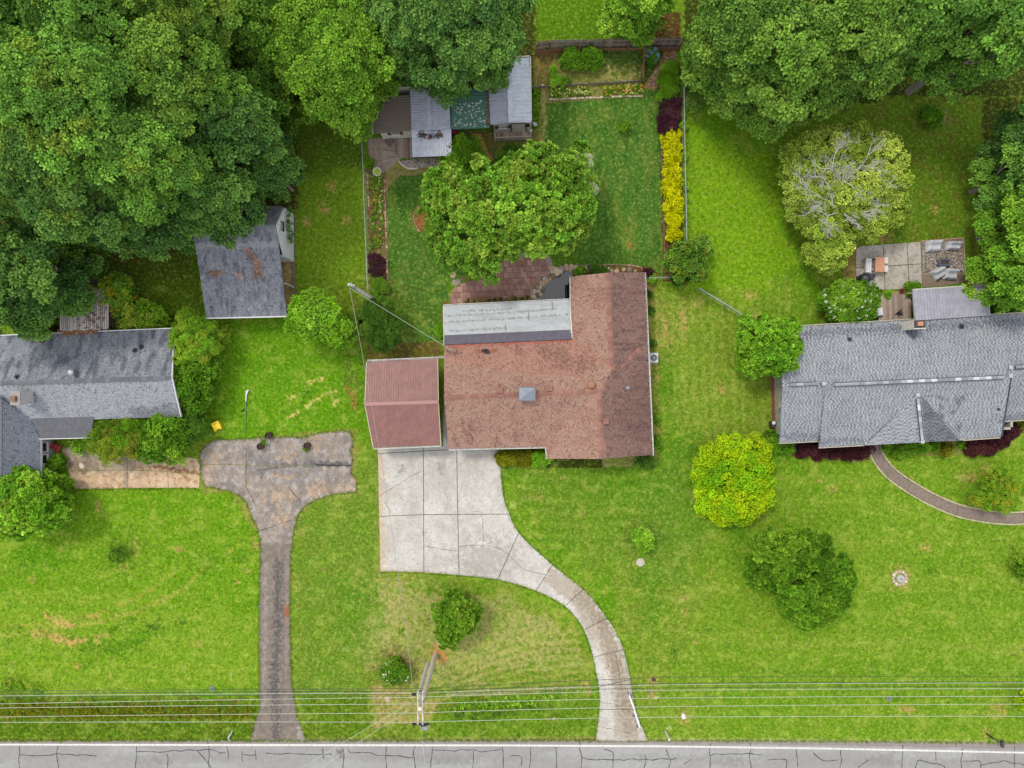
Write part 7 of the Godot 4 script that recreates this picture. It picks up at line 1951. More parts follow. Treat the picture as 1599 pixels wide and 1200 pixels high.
func pot(called: String, label: String, px: float, py: float, r: float, h: float, m: Material, soil: Material) -> void:
	var o := thing(called, label, "pot", at(px, py))
	put("body", lathe([[0.0, 0.0], [r * 0.72, 0.0], [r, h * 0.9], [r * 1.1, h * 0.9], [r * 1.1, h], [r * 0.92, h], [r * 0.9, h * 0.86]], 16), m, o)
	put("soil", lathe([[r * 0.92, h * 0.84], [0.0, h * 0.9]], 12), soil, o)

func barrel(label: String, px: float, py: float, plant_it: bool) -> void:
	var o := thing("barrel_planter", label, "planter", at(px, py), px)
	var rust := mat("barrel_brown", seen(92, 56, 46), 0.85, {"grain": 0.6})
	var dark := mat("barrel_hoop", seen(58, 46, 44), 0.7)
	for k in 12:
		var a := TAU * k / 12
		put("stave", box_mesh(Vector3(cos(a) * 0.27, 0.25, sin(a) * 0.27), Vector3(0.035, 0.5 + 0.015 * (k % 2), 0.145), Basis(Vector3.UP, -a)), rust, o)
	for y in [0.1, 0.38]: put("hoop", lathe([[0.292, y], [0.3, y + 0.02], [0.292, y + 0.05]], 18), dark, o)
	put("soil", lathe([[0.265, 0.4], [0.0, 0.43]], 12), mat("potting_soil", seen(56, 42, 36), 0.95, {"grain": 0.4}), o)
	if plant_it: ground_tuft(o, Vector3(0.22, 0.1, -0.2), 0.26)

func ground_tuft(parent: Node3D, p: Vector3, r: float) -> void:
	var g := RandomNumberGenerator.new()
	g.seed = 4
	scatter("leaves", sprig_for("small"), cloud(g, [[p, r]], {"colors": palette("green"), "twig": 0.1}), mats["leaf"], parent)

func build_things() -> void:
	# the picnic table and its benches in the paved yard
	var top := mat("orange_plank", seen(206, 150, 118), 0.75, {"grain": 1.0})
	var white := mat("white_plank", seen(224, 222, 222), 0.7, {"grain": 1.2})
	var o := thing("garden_table", "orange-brown plank garden table between white benches in the paved yard", "table", at(1367.5, 415.5), -0.03)
	for i in 4: put("plank", box_mesh(Vector3(-0.315 + i * 0.21, 0.73, 0), Vector3(0.2, 0.04, 1.3)), top, o)
	for s in [[-1, -1], [1, -1], [1, 1], [-1, 1]]: put("leg", box_mesh(Vector3(s[0] * 0.33, 0.355, s[1] * 0.52), Vector3(0.08, 0.71, 0.08)), mats["weathered_timber"], o)
	put("parasol_hole", lathe([[0.03, 0.752], [0.0, 0.754]], 10), mats["dark_metal"], o)
	for k in 2:
		var b := thing("garden_bench", ["white slatted garden bench with backrest left of the orange-brown table", ""][0], "bench", at(1352, 416), -0.03) if k == 0 else null
		if b:
			for i in 3: put("slat", box_mesh(Vector3(-0.2 + i * 0.2, 0.43, 0), Vector3(0.185, 0.035, 1.25)), white, b)
			for i in 2: put("back_slat", box_mesh(Vector3(-0.34, 0.6 + i * 0.16, 0), Vector3(0.035, 0.13, 1.25)), white, b)
			for s in [[-1, -1], [1, -1], [1, 1], [-1, 1]]: put("leg", box_mesh(Vector3(s[0] * 0.25, 0.205, s[1] * 0.55), Vector3(0.06, 0.41, 0.06)), white, b)
	for k in 2:
		var b := thing("garden_stool", "white square garden stool right of the orange-brown table, " + ["upper one", "lower one"][k], "stool", at(1379, 408 + k * 13), -0.03, "white stools at the garden table")
		for i in 3: put("slat", box_mesh(Vector3(-0.15 + i * 0.15, 0.43, 0), Vector3(0.14, 0.035, 0.55)), white, b)
		for s in [[-1, -1], [1, -1], [1, 1], [-1, 1]]: put("leg", box_mesh(Vector3(s[0] * 0.18, 0.205, s[1] * 0.22), Vector3(0.05, 0.41, 0.05)), white, b)
	# covered grill
	var g := thing("covered_grill", "barbecue under a slumped black cover at the yard's left edge", "grill", at(1345, 437), 0.5)
	var black := mat("black_cover", seen(44, 46, 54), 0.45, {"grain": 0.7})
	put("cover", lathe([[0.46, 0.05], [0.44, 0.6], [0.5, 0.75], [0.4, 0.95], [0.2, 1.08], [0.0, 1.12]], 9), black, g)
	var sk := stone_mesh(6, Vector3(0.42, 0.3, 0.3))
	put("side_shelf", sk, black, g).position = Vector3(0.55, 0.62, 0.15)
	put("foot", box_mesh(Vector3(0.0, 0.05, 0.0), Vector3(0.7, 0.06, 0.5)), mats["dark_metal"], g)
	var rag := put("plastic_sheet", stone_mesh(14, Vector3(0.3, 0.05, 0.2)), mats["cover_cloth"] if mats.has("cover_cloth") else white, self, "crumpled white plastic sheet beside the black covered grill", "sheet")
	rag.position = at(1358, 440) + Vector3.UP * 0.1
	covered_chair("square garden chair under a grey cover, upper left on the pebble patio", 1455, 385, 0.05, 1.15, 0.95)
	covered_chair("low garden seat under a grey cover, upper right on the pebble patio", 1486, 385, -0.03, 1.1, 0.65)
	covered_chair("tilted garden chair under a grey cover, left of the pair below the fire table", 1463, 428, 0.55, 1.0, 0.9)
	covered_chair("garden chair under a grey cover, right of the pair below the fire table", 1481, 429, -0.06, 1.05, 0.9)
	var f := thing("fire_table", "bluish metal fire table with a dark hearth on the pebble patio", "table", at(1470, 411), 0.03)
	var blue := mat("blue_metal", seen(96, 112, 136), 0.5, {"grain": 1.0})
	for s in [-1, 1]:
		put("rim_board", box_mesh(Vector3(0, 0.5, s * 0.24), Vector3(1.0, 0.05, 0.12)), blue, f); put("rim_board", box_mesh(Vector3(s * 0.43, 0.5, 0), Vector3(0.14, 0.05, 0.355)), blue, f)
	put("hearth", box_mesh(Vector3(0, 0.46, 0), Vector3(0.72, 0.04, 0.36)), mat("hearth_soot", seen(66, 58, 58), 0.95), f)
	for i in 3: put("burner", box_mesh(Vector3(-0.2 + i * 0.2, 0.49, 0), Vector3(0.05, 0.03, 0.28)), mat("ember_brick", seen(120, 84, 72), 0.9), f)
	for s in [[-1, -1], [1, -1], [1, 1], [-1, 1]]: put("leg", box_mesh(Vector3(s[0] * 0.42, 0.235, s[1] * 0.22), Vector3(0.07, 0.47, 0.07)), blue, f)
	var soil: Material = mat("potting_soil", seen(56, 42, 36), 0.95, {"grain": 0.4})
	pot("flower_pot", "bright red flower pot at the top of the board steps of the right house", 1405.5, 455.5, 0.22, 0.34, mat("red_glaze", seen(186, 40, 50), 0.35), soil)
	pot("flower_pot", "pale stone pot at the right rim of the pebble patio", 1499, 421, 0.14, 0.3, mats["cover_cloth"], mat("pot_moss", seen(150, 164, 130), 0.95))
	pot("flower_pot", "small pot with a lime green plant beside the red pot", 1385, 460, 0.14, 0.25, mats["weathered_timber"], soil)
	plant("low_shrub", "plant", "lime green potted plant between the yard and the board steps", "", 1385, 459.5, 6, 0.6, "lime", {"leaf": "small", "twig": 0.13, "trunk": false})
	# board steps of the right house
	var wood := [mats["deck_grey"], mats["deck_pale"], mat("deck_tan", seen(190, 170, 150), 0.9, {"grain": 1.2})]
	var d := thing("board_deck", "weathered deck of boards between the flowering shrub and the grey patio cover", "deck", at(1390, 480))
	var off := -d.position
	for i in 12:
		var t := (i + 0.5) / 12
		put("deck_board", beam_mesh(at(1367, 463).lerp(at(1419, 460), t) + off + Vector3.UP * (0.34 + rng.randf_range(0, 0.012)), at(1369, 503).lerp(at(1420, 501), t) + off + Vector3.UP * 0.34, 0.235, 0.04), wood[rng.randi() % 3], d)
	put("step", beam_mesh(at(1366, 460.5) + off + Vector3.UP * 0.14, at(1418, 457.5) + off + Vector3.UP * 0.14, 0.3, 0.06), mats["tan_timber"], d)
	for i in 9: put("baluster", box_mesh(at(1421, 462).lerp(at(1422.5, 496), i / 8.0) + off + Vector3.UP * 0.75, Vector3(0.06, 0.75, 0.06)), mat("black_rail", seen(54, 52, 54), 0.6), d)
	put("handrail", beam_mesh(at(1421, 461) + off + Vector3.UP * 1.14, at(1422.5, 498) + off + Vector3.UP * 1.14, 0.1, 0.05), wood[2], d)
	put("handrail", beam_mesh(at(1404, 461) + off + Vector3.UP * 1.14, at(1421, 460) + off + Vector3.UP * 1.142, 0.08, 0.05), wood[2], d)
	var c := thing("folding_stool", "small black folding stool lying on the board deck", "stool", at(1399, 490) + Vector3.UP * 0.36, 0.4)
	for k in 4: put("leg", rod(Vector3(-0.3, 0.03, 0.0), Vector3(0.3, 0.3 - 0.05 * k, -0.24 + 0.16 * k), 0.035), mats["black_rail"], c)
	put("seat", box_mesh(Vector3(0.02, 0.2, 0), Vector3(0.34, 0.06, 0.3), Basis(Vector3.FORWARD, 0.3)), mats["black_rail"], c)
	var cooler := thing("storage_box", "white and blue box between the flowering shrub and the deck boards", "box", at(1368, 489), 0.1)
	put("body", box_mesh(Vector3(0, 0.3, 0), Vector3(0.5, 0.6, 0.8)), mat("slate_blue", seen(74, 84, 104), 0.6), cooler)
	put("lid", box_mesh(Vector3(0, 0.63, -0.05), Vector3(0.54, 0.07, 0.66)), mats["bright_trim"], cooler)
	# the air conditioner
	var a := thing("air_conditioner", "white air conditioner with a round dark fan against the right wall of the brick house", "air conditioner", at(1018.5, 559.5))
	put("pad", box_mesh(Vector3(0, 0.04, 0), Vector3(0.95, 0.08, 0.98)), mats["old_concrete_pad"] if mats.has("old_concrete_pad") else mat("old_concrete_pad", seen(186, 182, 174), 0.9), a)
	var cs := st_new()
	prism(cs, PackedVector2Array([Vector2(-0.38, -0.42), Vector2(0.38, -0.42), Vector2(0.38, 0.42), Vector2(-0.38, 0.42)]), 0.08, 0.8, 0.04)
	put("casing", done(cs), mat("ac_white", seen(208, 212, 214), 0.5), a)
	put("fan_well", lathe([[0.31, 0.805], [0.3, 0.8], [0.0, 0.803]], 24), mat("fan_dark", seen(30, 34, 44), 0.5), a)
	for k in 4:
		var t := TAU * k / 4 + 0.4
		put("blade", box_mesh(Vector3(cos(t) * 0.15, 0.822, sin(t) * 0.15), Vector3(0.22, 0.012, 0.1), Basis(Vector3.UP, -t)), mat("fan_blade", seen(90, 100, 118), 0.4), a)
	put("hub", lathe([[0.09, 0.815], [0.08, 0.85], [0.0, 0.86]], 14), mats["bright_zinc"], a)
	for r in [0.2, 0.29]: put("grille", lathe([[r, 0.845], [r + 0.014, 0.85], [r + 0.014, 0.84]], 24), mats["ac_white"], a)
	# bird bath planter, yellow box, barrels, lamp post
	var bb := thing("planter", "white-rimmed octagonal planter with lime green filling at the corner of the stone pad", "planter", at(590.5, 271))
	put("bowl", lathe([[0.2, 0.0], [0.24, 0.35], [0.4, 0.5], [0.42, 0.56], [0.34, 0.57], [0.3, 0.5]], 8), mat("white_stone", seen(214, 218, 204), 0.8, {"grain": 0.6}), bb)
	put("filling", lathe([[0.32, 0.52], [0.0, 0.6]], 10), mat("lime_filling", seen(160, 190, 40), 0.9, {"grain": 0.3}), bb)
	var y := thing("yellow_box", "yellow plastic box with a notched front at the lawn's edge near the shrub", "box", at(341, 665), 0.45)
	var yel := mat("yellow_plastic", seen(246, 212, 12), 0.4)
	put("body", box_mesh(Vector3(0, 0.22, -0.03), Vector3(0.62, 0.44, 0.62)), yel, y)
	put("lid", box_mesh(Vector3(0, 0.465, -0.02), Vector3(0.68, 0.05, 0.68)), yel, y)
	put("tab", box_mesh(Vector3(-0.24, 0.43, 0.36), Vector3(0.16, 0.1, 0.1)), yel, y)
	put("tab", box_mesh(Vector3(0.24, 0.43, 0.36), Vector3(0.16, 0.1, 0.1)), yel, y)
	put("vent_plate", box_mesh(Vector3(-0.02, 0.497, -0.2), Vector3(0.26, 0.014, 0.08)), mat("olive_plate", seen(120, 104, 20), 0.6), y)
	barrel("dark brown barrel planter on the lawn edge with a pole shadow line, middle of three", 421, 680, false)
	barrel("small barrel planter on the asphalt, leftmost of three", 408.5, 697, true)
	barrel("barrel planter by the bare sandy edge, rightmost of three", 481, 696, true)
	var post := thing("barrel_stake", "thin grey stake leaning out of the middle barrel planter", "stake", at(420, 688))
	put("post", rod(Vector3(0.02, 0, 0.75), Vector3(0.0, 0.5, -0.3), 0.025), mats["grey_pipe"], post)
	var lp := thing("fallen_pole", "thin grey pole lying on the lawn with a curved white end", "pole", at(384, 645))
	put("shaft", rod(Vector3(-0.05, 0.06, 1.9), Vector3(0.02, 0.08, -1.1), 0.035), mat("dull_pipe", seen(116, 134, 122), 0.7), lp)
	var hook := st_new()
	tube(hook, PackedVector3Array([Vector3(0.02, 0.08, -1.05), Vector3(0.06, 0.12, -1.6), Vector3(0.16, 0.14, -1.95), Vector3(0.3, 0.13, -2.05)]), PackedFloat32Array([0.055, 0.075, 0.12, 0.05]), 10)
	put("white_end", done(hook), mats["bright_trim"], lp)
	put("step_bolt", rod(Vector3(-0.06, 0.07, -0.35), Vector3(-0.4, 0.07, -0.1), 0.05), mats["dark_metal"], lp)
	# red chair, white animal-shaped ornament
	var r := thing("red_chair", "red garden chair at the left house's wall by the window", "chair", at(92, 698), -0.5)
	var red := mat("red_plastic", seen(180, 52, 58), 0.5)
	for i in 4: put("slat", box_mesh(Vector3(-0.21 + i * 0.14, 0.4, 0.02), Vector3(0.125, 0.03, 0.52)), red, r)
	for i in 5: put("back_slat", box_mesh(Vector3(-0.22 + i * 0.11, 0.7, -0.3), Vector3(0.095, 0.65 - 0.05 * absi(i - 2), 0.03), Basis(Vector3.RIGHT, -0.3)), red, r)
	for s in [-1, 1]:
		put("armrest", box_mesh(Vector3(s * 0.36, 0.58, 0.02), Vector3(0.13, 0.03, 0.68)), red, r)
		put("leg", box_mesh(Vector3(s * 0.36, 0.28, 0.28), Vector3(0.06, 0.56, 0.1)), red, r); put("leg", box_mesh(Vector3(s * 0.36, 0.28, -0.24), Vector3(0.06, 0.56, 0.1)), red, r)
	lone_stone("pale_rock", "pale elongated rock lying on the grey end of the concrete walk", "rock", 128, 728, 0.3, mat("pale_rock", seen(224, 212, 190), 0.9))
	# mailbox and roadside things
	var mb := thing("mailbox", "black mailbox on a post at the lower right road edge", "mailbox", at(1541, 1146), 0.0)
	put("post", box_mesh(Vector3(0.0, 0.5, 0.0), Vector3(0.1, 1.0, 0.1)), mats["black_rail"], mb)
	put("arm", beam_mesh(Vector3(-0.08, 0.98, -0.1), Vector3(0.62, 1.0, 0.34), 0.09, 0.09), mats["black_rail"], mb)
	var mbs := st_new()
	var prof := []
	for k in 9:
		var t := PI * k / 8
		prof.append(Vector2(cos(t) * 0.13, 0.12 + sin(t) * 0.13))
	prof.append_array([Vector2(-0.13, 0.0), Vector2(0.13, 0.0)])
	for k in prof.size():
		var p: Vector2 = prof[k]; var q: Vector2 = prof[(k + 1) % prof.size()]
		quad(mbs, Vector3(0.6 + p.x, 1.04 + p.y, 0.05), Vector3(0.6 + q.x, 1.04 + q.y, 0.05), Vector3(0.6 + q.x, 1.04 + q.y, 0.6), Vector3(0.6 + p.x, 1.04 + p.y, 0.6))
		tri(mbs, Vector3(0.6, 1.14, 0.6), Vector3(0.6 + p.x, 1.04 + p.y, 0.6), Vector3(0.6 + q.x, 1.04 + q.y, 0.6)); tri(mbs, Vector3(0.6, 1.14, 0.05), Vector3(0.6 + q.x, 1.04 + q.y, 0.05), Vector3(0.6 + p.x, 1.04 + p.y, 0.05))
	put("box", done(mbs), mat("black_enamel", seen(50, 58, 58), 0.35), mb)
	put("door", box_mesh(Vector3(0.6, 1.15, 0.615), Vector3(0.2, 0.2, 0.02)), mats["black_enamel"], mb)
	var mk := thing("marker_post", "white marker post at the road edge right of the concrete driveway", "post", at(1039, 1142))
	put("post", box_mesh(Vector3(0, 0.75, 0), Vector3(0.14, 1.5, 0.1)), mats["bright_trim"], mk)
	put("reflector", box_mesh(Vector3(0, 0.75, 0.056), Vector3(0.08, 0.12, 0.012)), mat("reflector_red", seen(150, 60, 50), 0.3), mk)
	put("cap", box_mesh(Vector3(0, 1.515, 0), Vector3(0.18, 0.03, 0.14)), mats["bright_trim"], mk)
	var bent := thing("bent_marker", "bent white plastic marker lying at the road edge left of the asphalt driveway", "marker", at(360, 1148))
	var bs := st_new()
	tube(bs, PackedVector3Array([Vector3(-0.12, 0.05, 0.45), Vector3(-0.1, 0.25, 0.1), Vector3(0.12, 0.3, -0.2), Vector3(0.25, 0.2, -0.5)]), PackedFloat32Array([0.07, 0.1, 0.08, 0.03]), 7)
	put("strip", done(bs), mat("dull_white_plastic", seen(176, 186, 186), 0.6), bent)
	put("base", box_mesh(Vector3(-0.12, 0.03, 0.47), Vector3(0.2, 0.06, 0.16)), mats["grey_trim"], bent)
	var bd := thing("white_rail", "white boards with blue reflectors along the lower right edge of the concrete driveway", "rail", at(988, 1105))
	off = -bd.position
	var bp := [[981, 1082], [990, 1108], [998.5, 1136]]
	for i in 2: put("board", beam_mesh(at(bp[i][0], bp[i][1]) + off + Vector3.UP * 0.12, at(bp[i + 1][0], bp[i + 1][1] - 1) + off + Vector3.UP * 0.12, 0.16, 0.16), mats["bright_trim"], bd)
	for q in [[985, 1086], [989.5, 1117], [995, 1133], [981, 1083]]: put("reflector", box_mesh(at(q[0], q[1]) + off + Vector3.UP * 0.2, Vector3(0.1, 0.03, 0.26), Basis(Vector3.UP, 0.3)), mat("blue_reflector", seen(60, 76, 130), 0.3), bd)
	# lids and stone settings on the lawn
	var lid := thing("septic_lid", "round concrete lid in the lawn right of the driveway bend", "lid", at(1000, 878.5))
	put("disc", lathe([[0.38, 0.0], [0.38, 0.05], [0.33, 0.08], [0.0, 0.085]], 20), mat("pale_concrete", seen(202, 192, 176), 0.9, {"grain": 0.7}), lid)
	put("inner_ring", lathe([[0.24, 0.082], [0.25, 0.105], [0.2, 0.105], [0.19, 0.086]], 20), mats["pale_concrete"], lid)
	var rk := mat("ring_stone", seen(190, 172, 150), 0.9, {"grain": 0.5})
	var rings := []
	for k in 12:
		var t := TAU * k / 12
		rings.append([1405 + cos(t) * 10.5, 903 + sin(t) * 10.5, 3.3])
	var stone_tones := [mat("stone_tan", seen(196, 172, 140), 0.9, {"grain": 0.5}), mat("stone_grey", seen(164, 152, 138), 0.9, {"grain": 0.5}), mat("stone_pale", seen(214, 198, 172), 0.9, {"grain": 0.5}), mat("stone_brown", seen(140, 118, 92), 0.9, {"grain": 0.5})]
	stones("stone_ring", "ring of pale stones round a sunken lid in the right front lawn", rings, [rk, stone_tones[2]])
	var rl := thing("drain_cover", "grey round cover inside the ring of stones", "cover", at(1406, 904))
	put("disc", lathe([[0.36, 0.0], [0.36, 0.12], [0.3, 0.16], [0.0, 0.17]], 18), mat("lid_grey", seen(186, 184, 178), 0.85, {"grain": 0.4}), rl)
	put("handle", box_mesh(Vector3(0, 0.18, 0), Vector3(0.22, 0.03, 0.05)), mats["dark_metal"], rl)
	lone_stone("pole_hole", "dark tree stump in a bare patch above the telephone lines, upper of two", "stump", 1021, 1062, 0.22, mat("stump_dark", seen(78, 62, 54), 0.95))
	lone_stone("pole_hole", "greyish stump in a bare patch below the telephone lines, lower of two", "stump", 1016, 1081, 0.2, mat("stump_grey", seen(140, 128, 128), 0.95))
	lone_stone("white_rock", "white rock in a bare patch on the verge right of the driveway", "rock", 1067, 1119, 0.3, mats["bright_trim"])
	lone_stone("tan_rock", "tan rock beside the utility pole in the bare verge", "rock", 605, 1092, 0.35, stone_tones[0], 0.3)
	lone_stone("tan_rock", "tan rock at the verge below the ivy strip", "rock", 865, 1122.5, 0.2, stone_tones[1], 0.3)
	var meter := thing("meter_lid", "small square grey meter lid on the right verge between the overhead lines", "lid", at(1388.5, 1091))
	put("frame", box_mesh(Vector3(0, 0.03, 0), Vector3(0.36, 0.06, 0.42)), mats["grey_trim"], meter)
	put("cover", box_mesh(Vector3(0, 0.065, 0.01), Vector3(0.26, 0.02, 0.3)), mat("meter_blue", seen(96, 104, 120), 0.6), meter)
	var mm := thing("meter_lid", "small dark lid on the left verge above the overhead lines", "lid", at(331, 1076))
	put("frame", box_mesh(Vector3(0, 0.03, 0), Vector3(0.36, 0.06, 0.36)), mats["grey_pipe"], mm)
	put("cover", box_mesh(Vector3(0, 0.065, 0), Vector3(0.26, 0.02, 0.26)), mats["meter_blue"], mm)
	# stones round the pond and terrace
	var ring := []
	for q in [[836, 467], [838, 461], [841, 455], [845, 450], [849, 445], [854, 440], [859, 436], [864, 431], [869, 427], [874, 424], [879, 421], [885, 420], [891, 421], [897, 424], [833, 463], [835, 456], [840, 449], [846, 443], [851, 437], [857, 431], [863, 426], [869, 422], [876, 418.5], [884, 416.5], [892, 417], [848, 452], [844, 460], [900, 419]]: ring.append([q[0], q[1], 3.6 + fmod(q[0] * 0.7, 1.8)])
	stones("pond_edging", "tan and mossy stones ringing the dark pond", ring, stone_tones)
	var row := []
	for i in 24: row.append([727 + i * 4.6, 471.5 - i * 0.28 - 1.6 * sin(i * 1.3), 3.2 + fmod(i * 0.77, 1.6)])
	var mossy := [mat("stone_moss", seen(128, 108, 56), 0.95, {"grain": 0.5}), mat("stone_moss_dark", seen(84, 68, 44), 0.95, {"grain": 0.5}), mat("stone_ochre", seen(150, 122, 74), 0.95, {"grain": 0.5})]
	stones("stone_border", "mossy brown stones along the back wall of the sunroom", row, mossy)
	var wing := []
	for q in [[903, 421, 4.5], [918, 424, 6], [914, 419, 4], [936, 424, 3], [955, 423.5, 4], [963, 424.5, 5], [974, 421.5, 4], [983, 421, 5], [925, 418, 3], [950, 419, 2.5], [992, 424, 3]]: wing.append(q)
	stones("bed_stones", "pale stones in the mulch bed above the wing of the brick house", wing, stone_tones)
	edging("brick_edging", "curved edging round the mulch bed above the wing of the brick house", [898, 415, 930, 414, 960, 413.5, 985, 414.5, 1000, 418, 1012, 428], [stone_tones[3], mats["tile_red"]], 0.3, 0.12)
	edging("flagstone_edging", "tan flagstones along the right rim of the terrace", [843, 386, 850, 394, 858, 408, 864, 424], [stone_tones[0], stone_tones[1]], 0.42, 0.5, 0.07)
	lone_stone("stepping_stone", "pale flat rock at the upper right tip of the terrace", "rock", 850.5, 382, 0.36, stone_tones[2], 0.25)
	lone_stone("stepping_stone", "tan flat rock on the lawn left of the maple's lowest branches", "rock", 708, 429, 0.34, stone_tones[0], 0.25)
	lone_stone("stepping_stone", "broad brown flat rock at the upper left rim of the terrace", "rock", 713.5, 441, 0.45, stone_tones[1], 0.2)
	lone_stone("stepping_stone", "small flat rock between the broad brown rock and the maple branches", "rock", 724, 436, 0.3, stone_tones[3], 0.2)
	edging("stone_step", "low grey stone step under the maple's right lower branches", [814, 400, 824, 396, 834, 391], [mat("step_grey", seen(158, 148, 150), 0.9, {"grain": 0.6})], 0.6, 0.4, 0.12)
	var light := thing("pond_light", "small blue-grey pump lamp among the pond stones", "lamp", at(848, 436.5), 0.6)
	put("body", box_mesh(Vector3(0, 0.25, 0), Vector3(0.4, 0.16, 0.16)), mat("pump_blue", seen(96, 110, 140), 0.4), light)
	put("lens", box_mesh(Vector3(0.08, 0.336, 0), Vector3(0.2, 0.02, 0.1)), mats["bright_trim"], light)
	# garden bed edgings
	var brick := [mat("brick_old", seen(176, 128, 104), 0.9, {"grain": 0.6}), mat("brick_pale", seen(200, 160, 136), 0.9, {"grain": 0.6}), mat("brick_brown", seen(142, 104, 84), 0.9, {"grain": 0.6})]
	edging("brick_edging", "brick edging along the lawn side of the long left garden bed", [600, 275, 602, 340, 604, 400, 606, 455], brick)
	edging("brick_edging", "brick edging along the fence side of the long left garden bed", [574, 265, 575, 300, 576, 330], brick)
	edging("brick_edging", "cross row of bricks near the lower end of the left garden bed", [579, 382, 600, 381], brick)
	edging("brick_edging", "cross row of bricks in the middle of the left garden bed", [588, 315, 600, 315], brick)
	edging("brick_edging", "brown edging between the back lawn and the right hedge bed", [1030, 150, 1032, 210, 1035, 280, 1037, 350, 1038, 420], [brick[2], mats["weathered_timber"]], 0.6, 0.1)
	edging("stone_edging", "pale stones along the lawn side of the flower beds below the picket edging", [858, 156, 890, 154, 930, 153, 960, 151.5, 1005, 150], [stone_tones[2], stone_tones[0]], 0.3, 0.16)
	edging("brick_edging", "ring of small bricks round the mulch under the maple's left edge", [655, 322, 648, 330, 646, 342, 648, 352, 655, 362], brick, 0.24, 0.12)
	# bits by the sheds
	var tub := thing("wash_tub", "round blue-grey tub on the porch deck below the shuttered window", "tub", at(609.5, 223))
	put("tub", lathe([[0.0, 0.0], [0.28, 0.0], [0.33, 0.3], [0.35, 0.3], [0.33, 0.34], [0.29, 0.3], [0.27, 0.08], [0.0, 0.08]], 18), mat("tub_blue", seen(122, 126, 138), 0.5, {"grain": 0.5}), tub)
	put("handle", rod(Vector3(-0.34, 0.3, 0), Vector3(0.34, 0.32, 0), 0.015), mats["dark_metal"], tub)
	var cart := thing("red_cart", "small red and white cart under the left edge of the green canopy", "cart", at(711, 208), 0.4)
	put("tray", box_mesh(Vector3(0, 0.3, 0), Vector3(0.5, 0.14, 0.35)), mats["red_plastic"], cart)
	put("handle", rod(Vector3(0.25, 0.35, 0), Vector3(0.6, 0.7, 0.05), 0.02), mats["bright_trim"], cart)
	for s in [[-1, -1], [1, -1], [1, 1], [-1, 1]]:
		var wh := put("wheel", rod(Vector3(s[0] * 0.17, 0.12, s[1] * 0.2), Vector3(s[0] * 0.17, 0.12, s[1] * 0.25), 0.12, 0.12, 14), mats["dark_metal"], cart)
		put("hubcap", rod(Vector3(s[0] * 0.17, 0.12, s[1] * 0.25), Vector3(s[0] * 0.17, 0.12, s[1] * 0.26), 0.05, 0.05, 10), mats["bright_trim"], cart)
	var board := thing("white_board", "small tilted pale board at the lower right corner of the tallest shed", "board", at(835, 196), 0.4)
	put("panel", box_mesh(Vector3(0, 0.35, 0), Vector3(0.3, 0.6, 0.05), Basis(Vector3.RIGHT, 0.9)), mats["cover_cloth"], board)
	put("prop", rod(Vector3(0, 0.0, -0.25), Vector3(0, 0.35, 0), 0.025), mats["weathered_timber"], board)
	var tank := thing("gas_bottle", "small white gas bottle at the right front corner of the tallest shed", "bottle", at(828, 206))
	put("body", lathe([[0.0, 0.0], [0.15, 0.02], [0.16, 0.4], [0.1, 0.5], [0.05, 0.55], [0.05, 0.62], [0.0, 0.62]], 16), mats["bright_trim"], tank)
	put("valve", box_mesh(Vector3(0, 0.66, 0), Vector3(0.1, 0.06, 0.06)), mats["dark_metal"], tank)
	var lamp2 := thing("garden_lamp", "small white lamp on a dark stand at the lower left corner of the right house", "lamp", at(1203, 660))
	put("stand", box_mesh(Vector3(0, 0.4, 0.15), Vector3(0.3, 0.8, 0.5)), mats["black_rail"], lamp2)
	put("hood", lathe([[0.18, 0.85], [0.16, 0.95], [0.0, 1.05]], 12), mats["bright_trim"], lamp2)
	# mown clippings, chips on the bark path
	var chips := surface("bark_path", "brown bark chip path curving from the wooden fence to the back lawn")
	pebbles(chips, "bark_chips", flat([1040, 80, 1056, 80, 1056, 100, 1040, 104, 1026, 140, 1008, 134, 1030, 102]), 900, 0.06, [lin(196, 150, 108), lin(150, 106, 76), lin(214, 176, 136), lin(120, 90, 70)], 0.01)

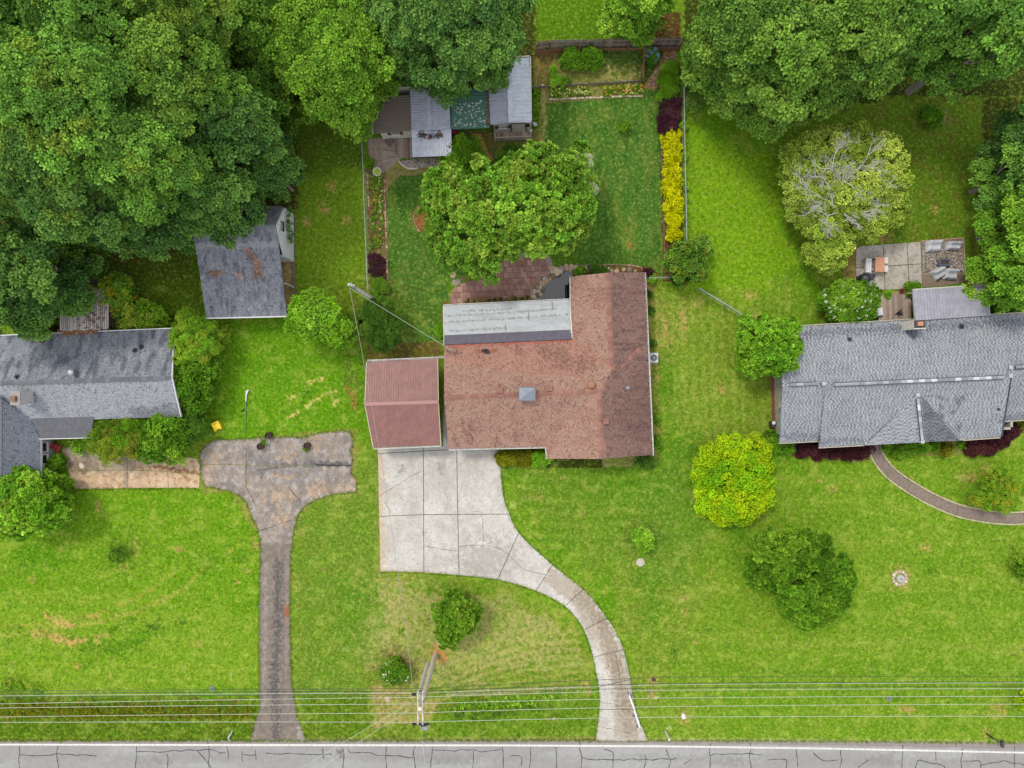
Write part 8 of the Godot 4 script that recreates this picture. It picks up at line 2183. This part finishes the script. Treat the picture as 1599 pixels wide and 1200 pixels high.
func _ready() -> void:
	# camera, sky, exposure
	var cam := Camera3D.new()
	cam.name = "camera"
	add_child(cam)
	cam.position = Vector3(0, FLIGHT, 0)
	cam.rotation_degrees = Vector3(-90, 0, 0)
	cam.fov = rad_to_deg(2 * atan(600.0 / LENS))
	cam.far = 1500.0
	cam.current = true
	var env := Environment.new()
	var sky := ProceduralSkyMaterial.new()
	sky.sky_top_color = Color(0.97, 0.98, 1.0)
	sky.sky_horizon_color = Color(0.6, 0.62, 0.64)
	sky.sky_curve = 0.3
	sky.ground_horizon_color = Color(0.6, 0.62, 0.6)
	sky.ground_bottom_color = Color(0.3, 0.32, 0.28)
	env.background_mode = Environment.BG_SKY
	env.sky = Sky.new()
	env.sky.sky_material = sky
	env.tonemap_mode = Environment.TONE_MAPPER_LINEAR
	env.tonemap_exposure = 1.82
	env.sdfgi_enabled = true
	env.ssao_enabled = true
	env.ssil_enabled = true
	var we := WorldEnvironment.new()
	we.name = "environment"
	we.environment = env
	add_child(we)
	var sun := DirectionalLight3D.new()
	sun.name = "sun"
	sun.light_energy = 0.5
	sun.light_color = Color(1.0, 0.97, 0.92)
	sun.light_angular_distance = 12.0
	sun.shadow_enabled = true
	sun.rotation_degrees = Vector3(-58, -135, 0)
	add_child(sun)
	rng.seed = 2024
	make_textures()
	mat("white_trim", seen(222, 220, 214), 0.6, {"grain": 4.0})
	mat("dark_metal", Color(0.12, 0.12, 0.13), 0.5, {"metal": 0.6})
	build_ground()
	build_main_house()
	build_carport()
	build_left_house()
	build_left_garage()
	build_right_house()
	build_patio_covers()
	build_sheds()
	build_plants()
	bare_branches(get_node("pale_tree"))
	wooden_fence()
	chain_fence("long wire mesh fence left of the fenced back garden", [568, 218, 571, 270, 573, 330, 578, 455])
	chain_fence("wire mesh fence right of the hedge bed along the back garden", [1063, 112, 1064, 200, 1066, 300, 1068, 395])
	chain_fence("short wire mesh fence from the wing's corner to the dark tree", [1010, 437, 1046, 436])
	chain_fence("slanting pipe-topped fence from the dark tree to the bright green tree at the right house", [1087, 453, 1130, 479, 1168, 503], 1.1, 0.06)
	build_poles()
	build_things()
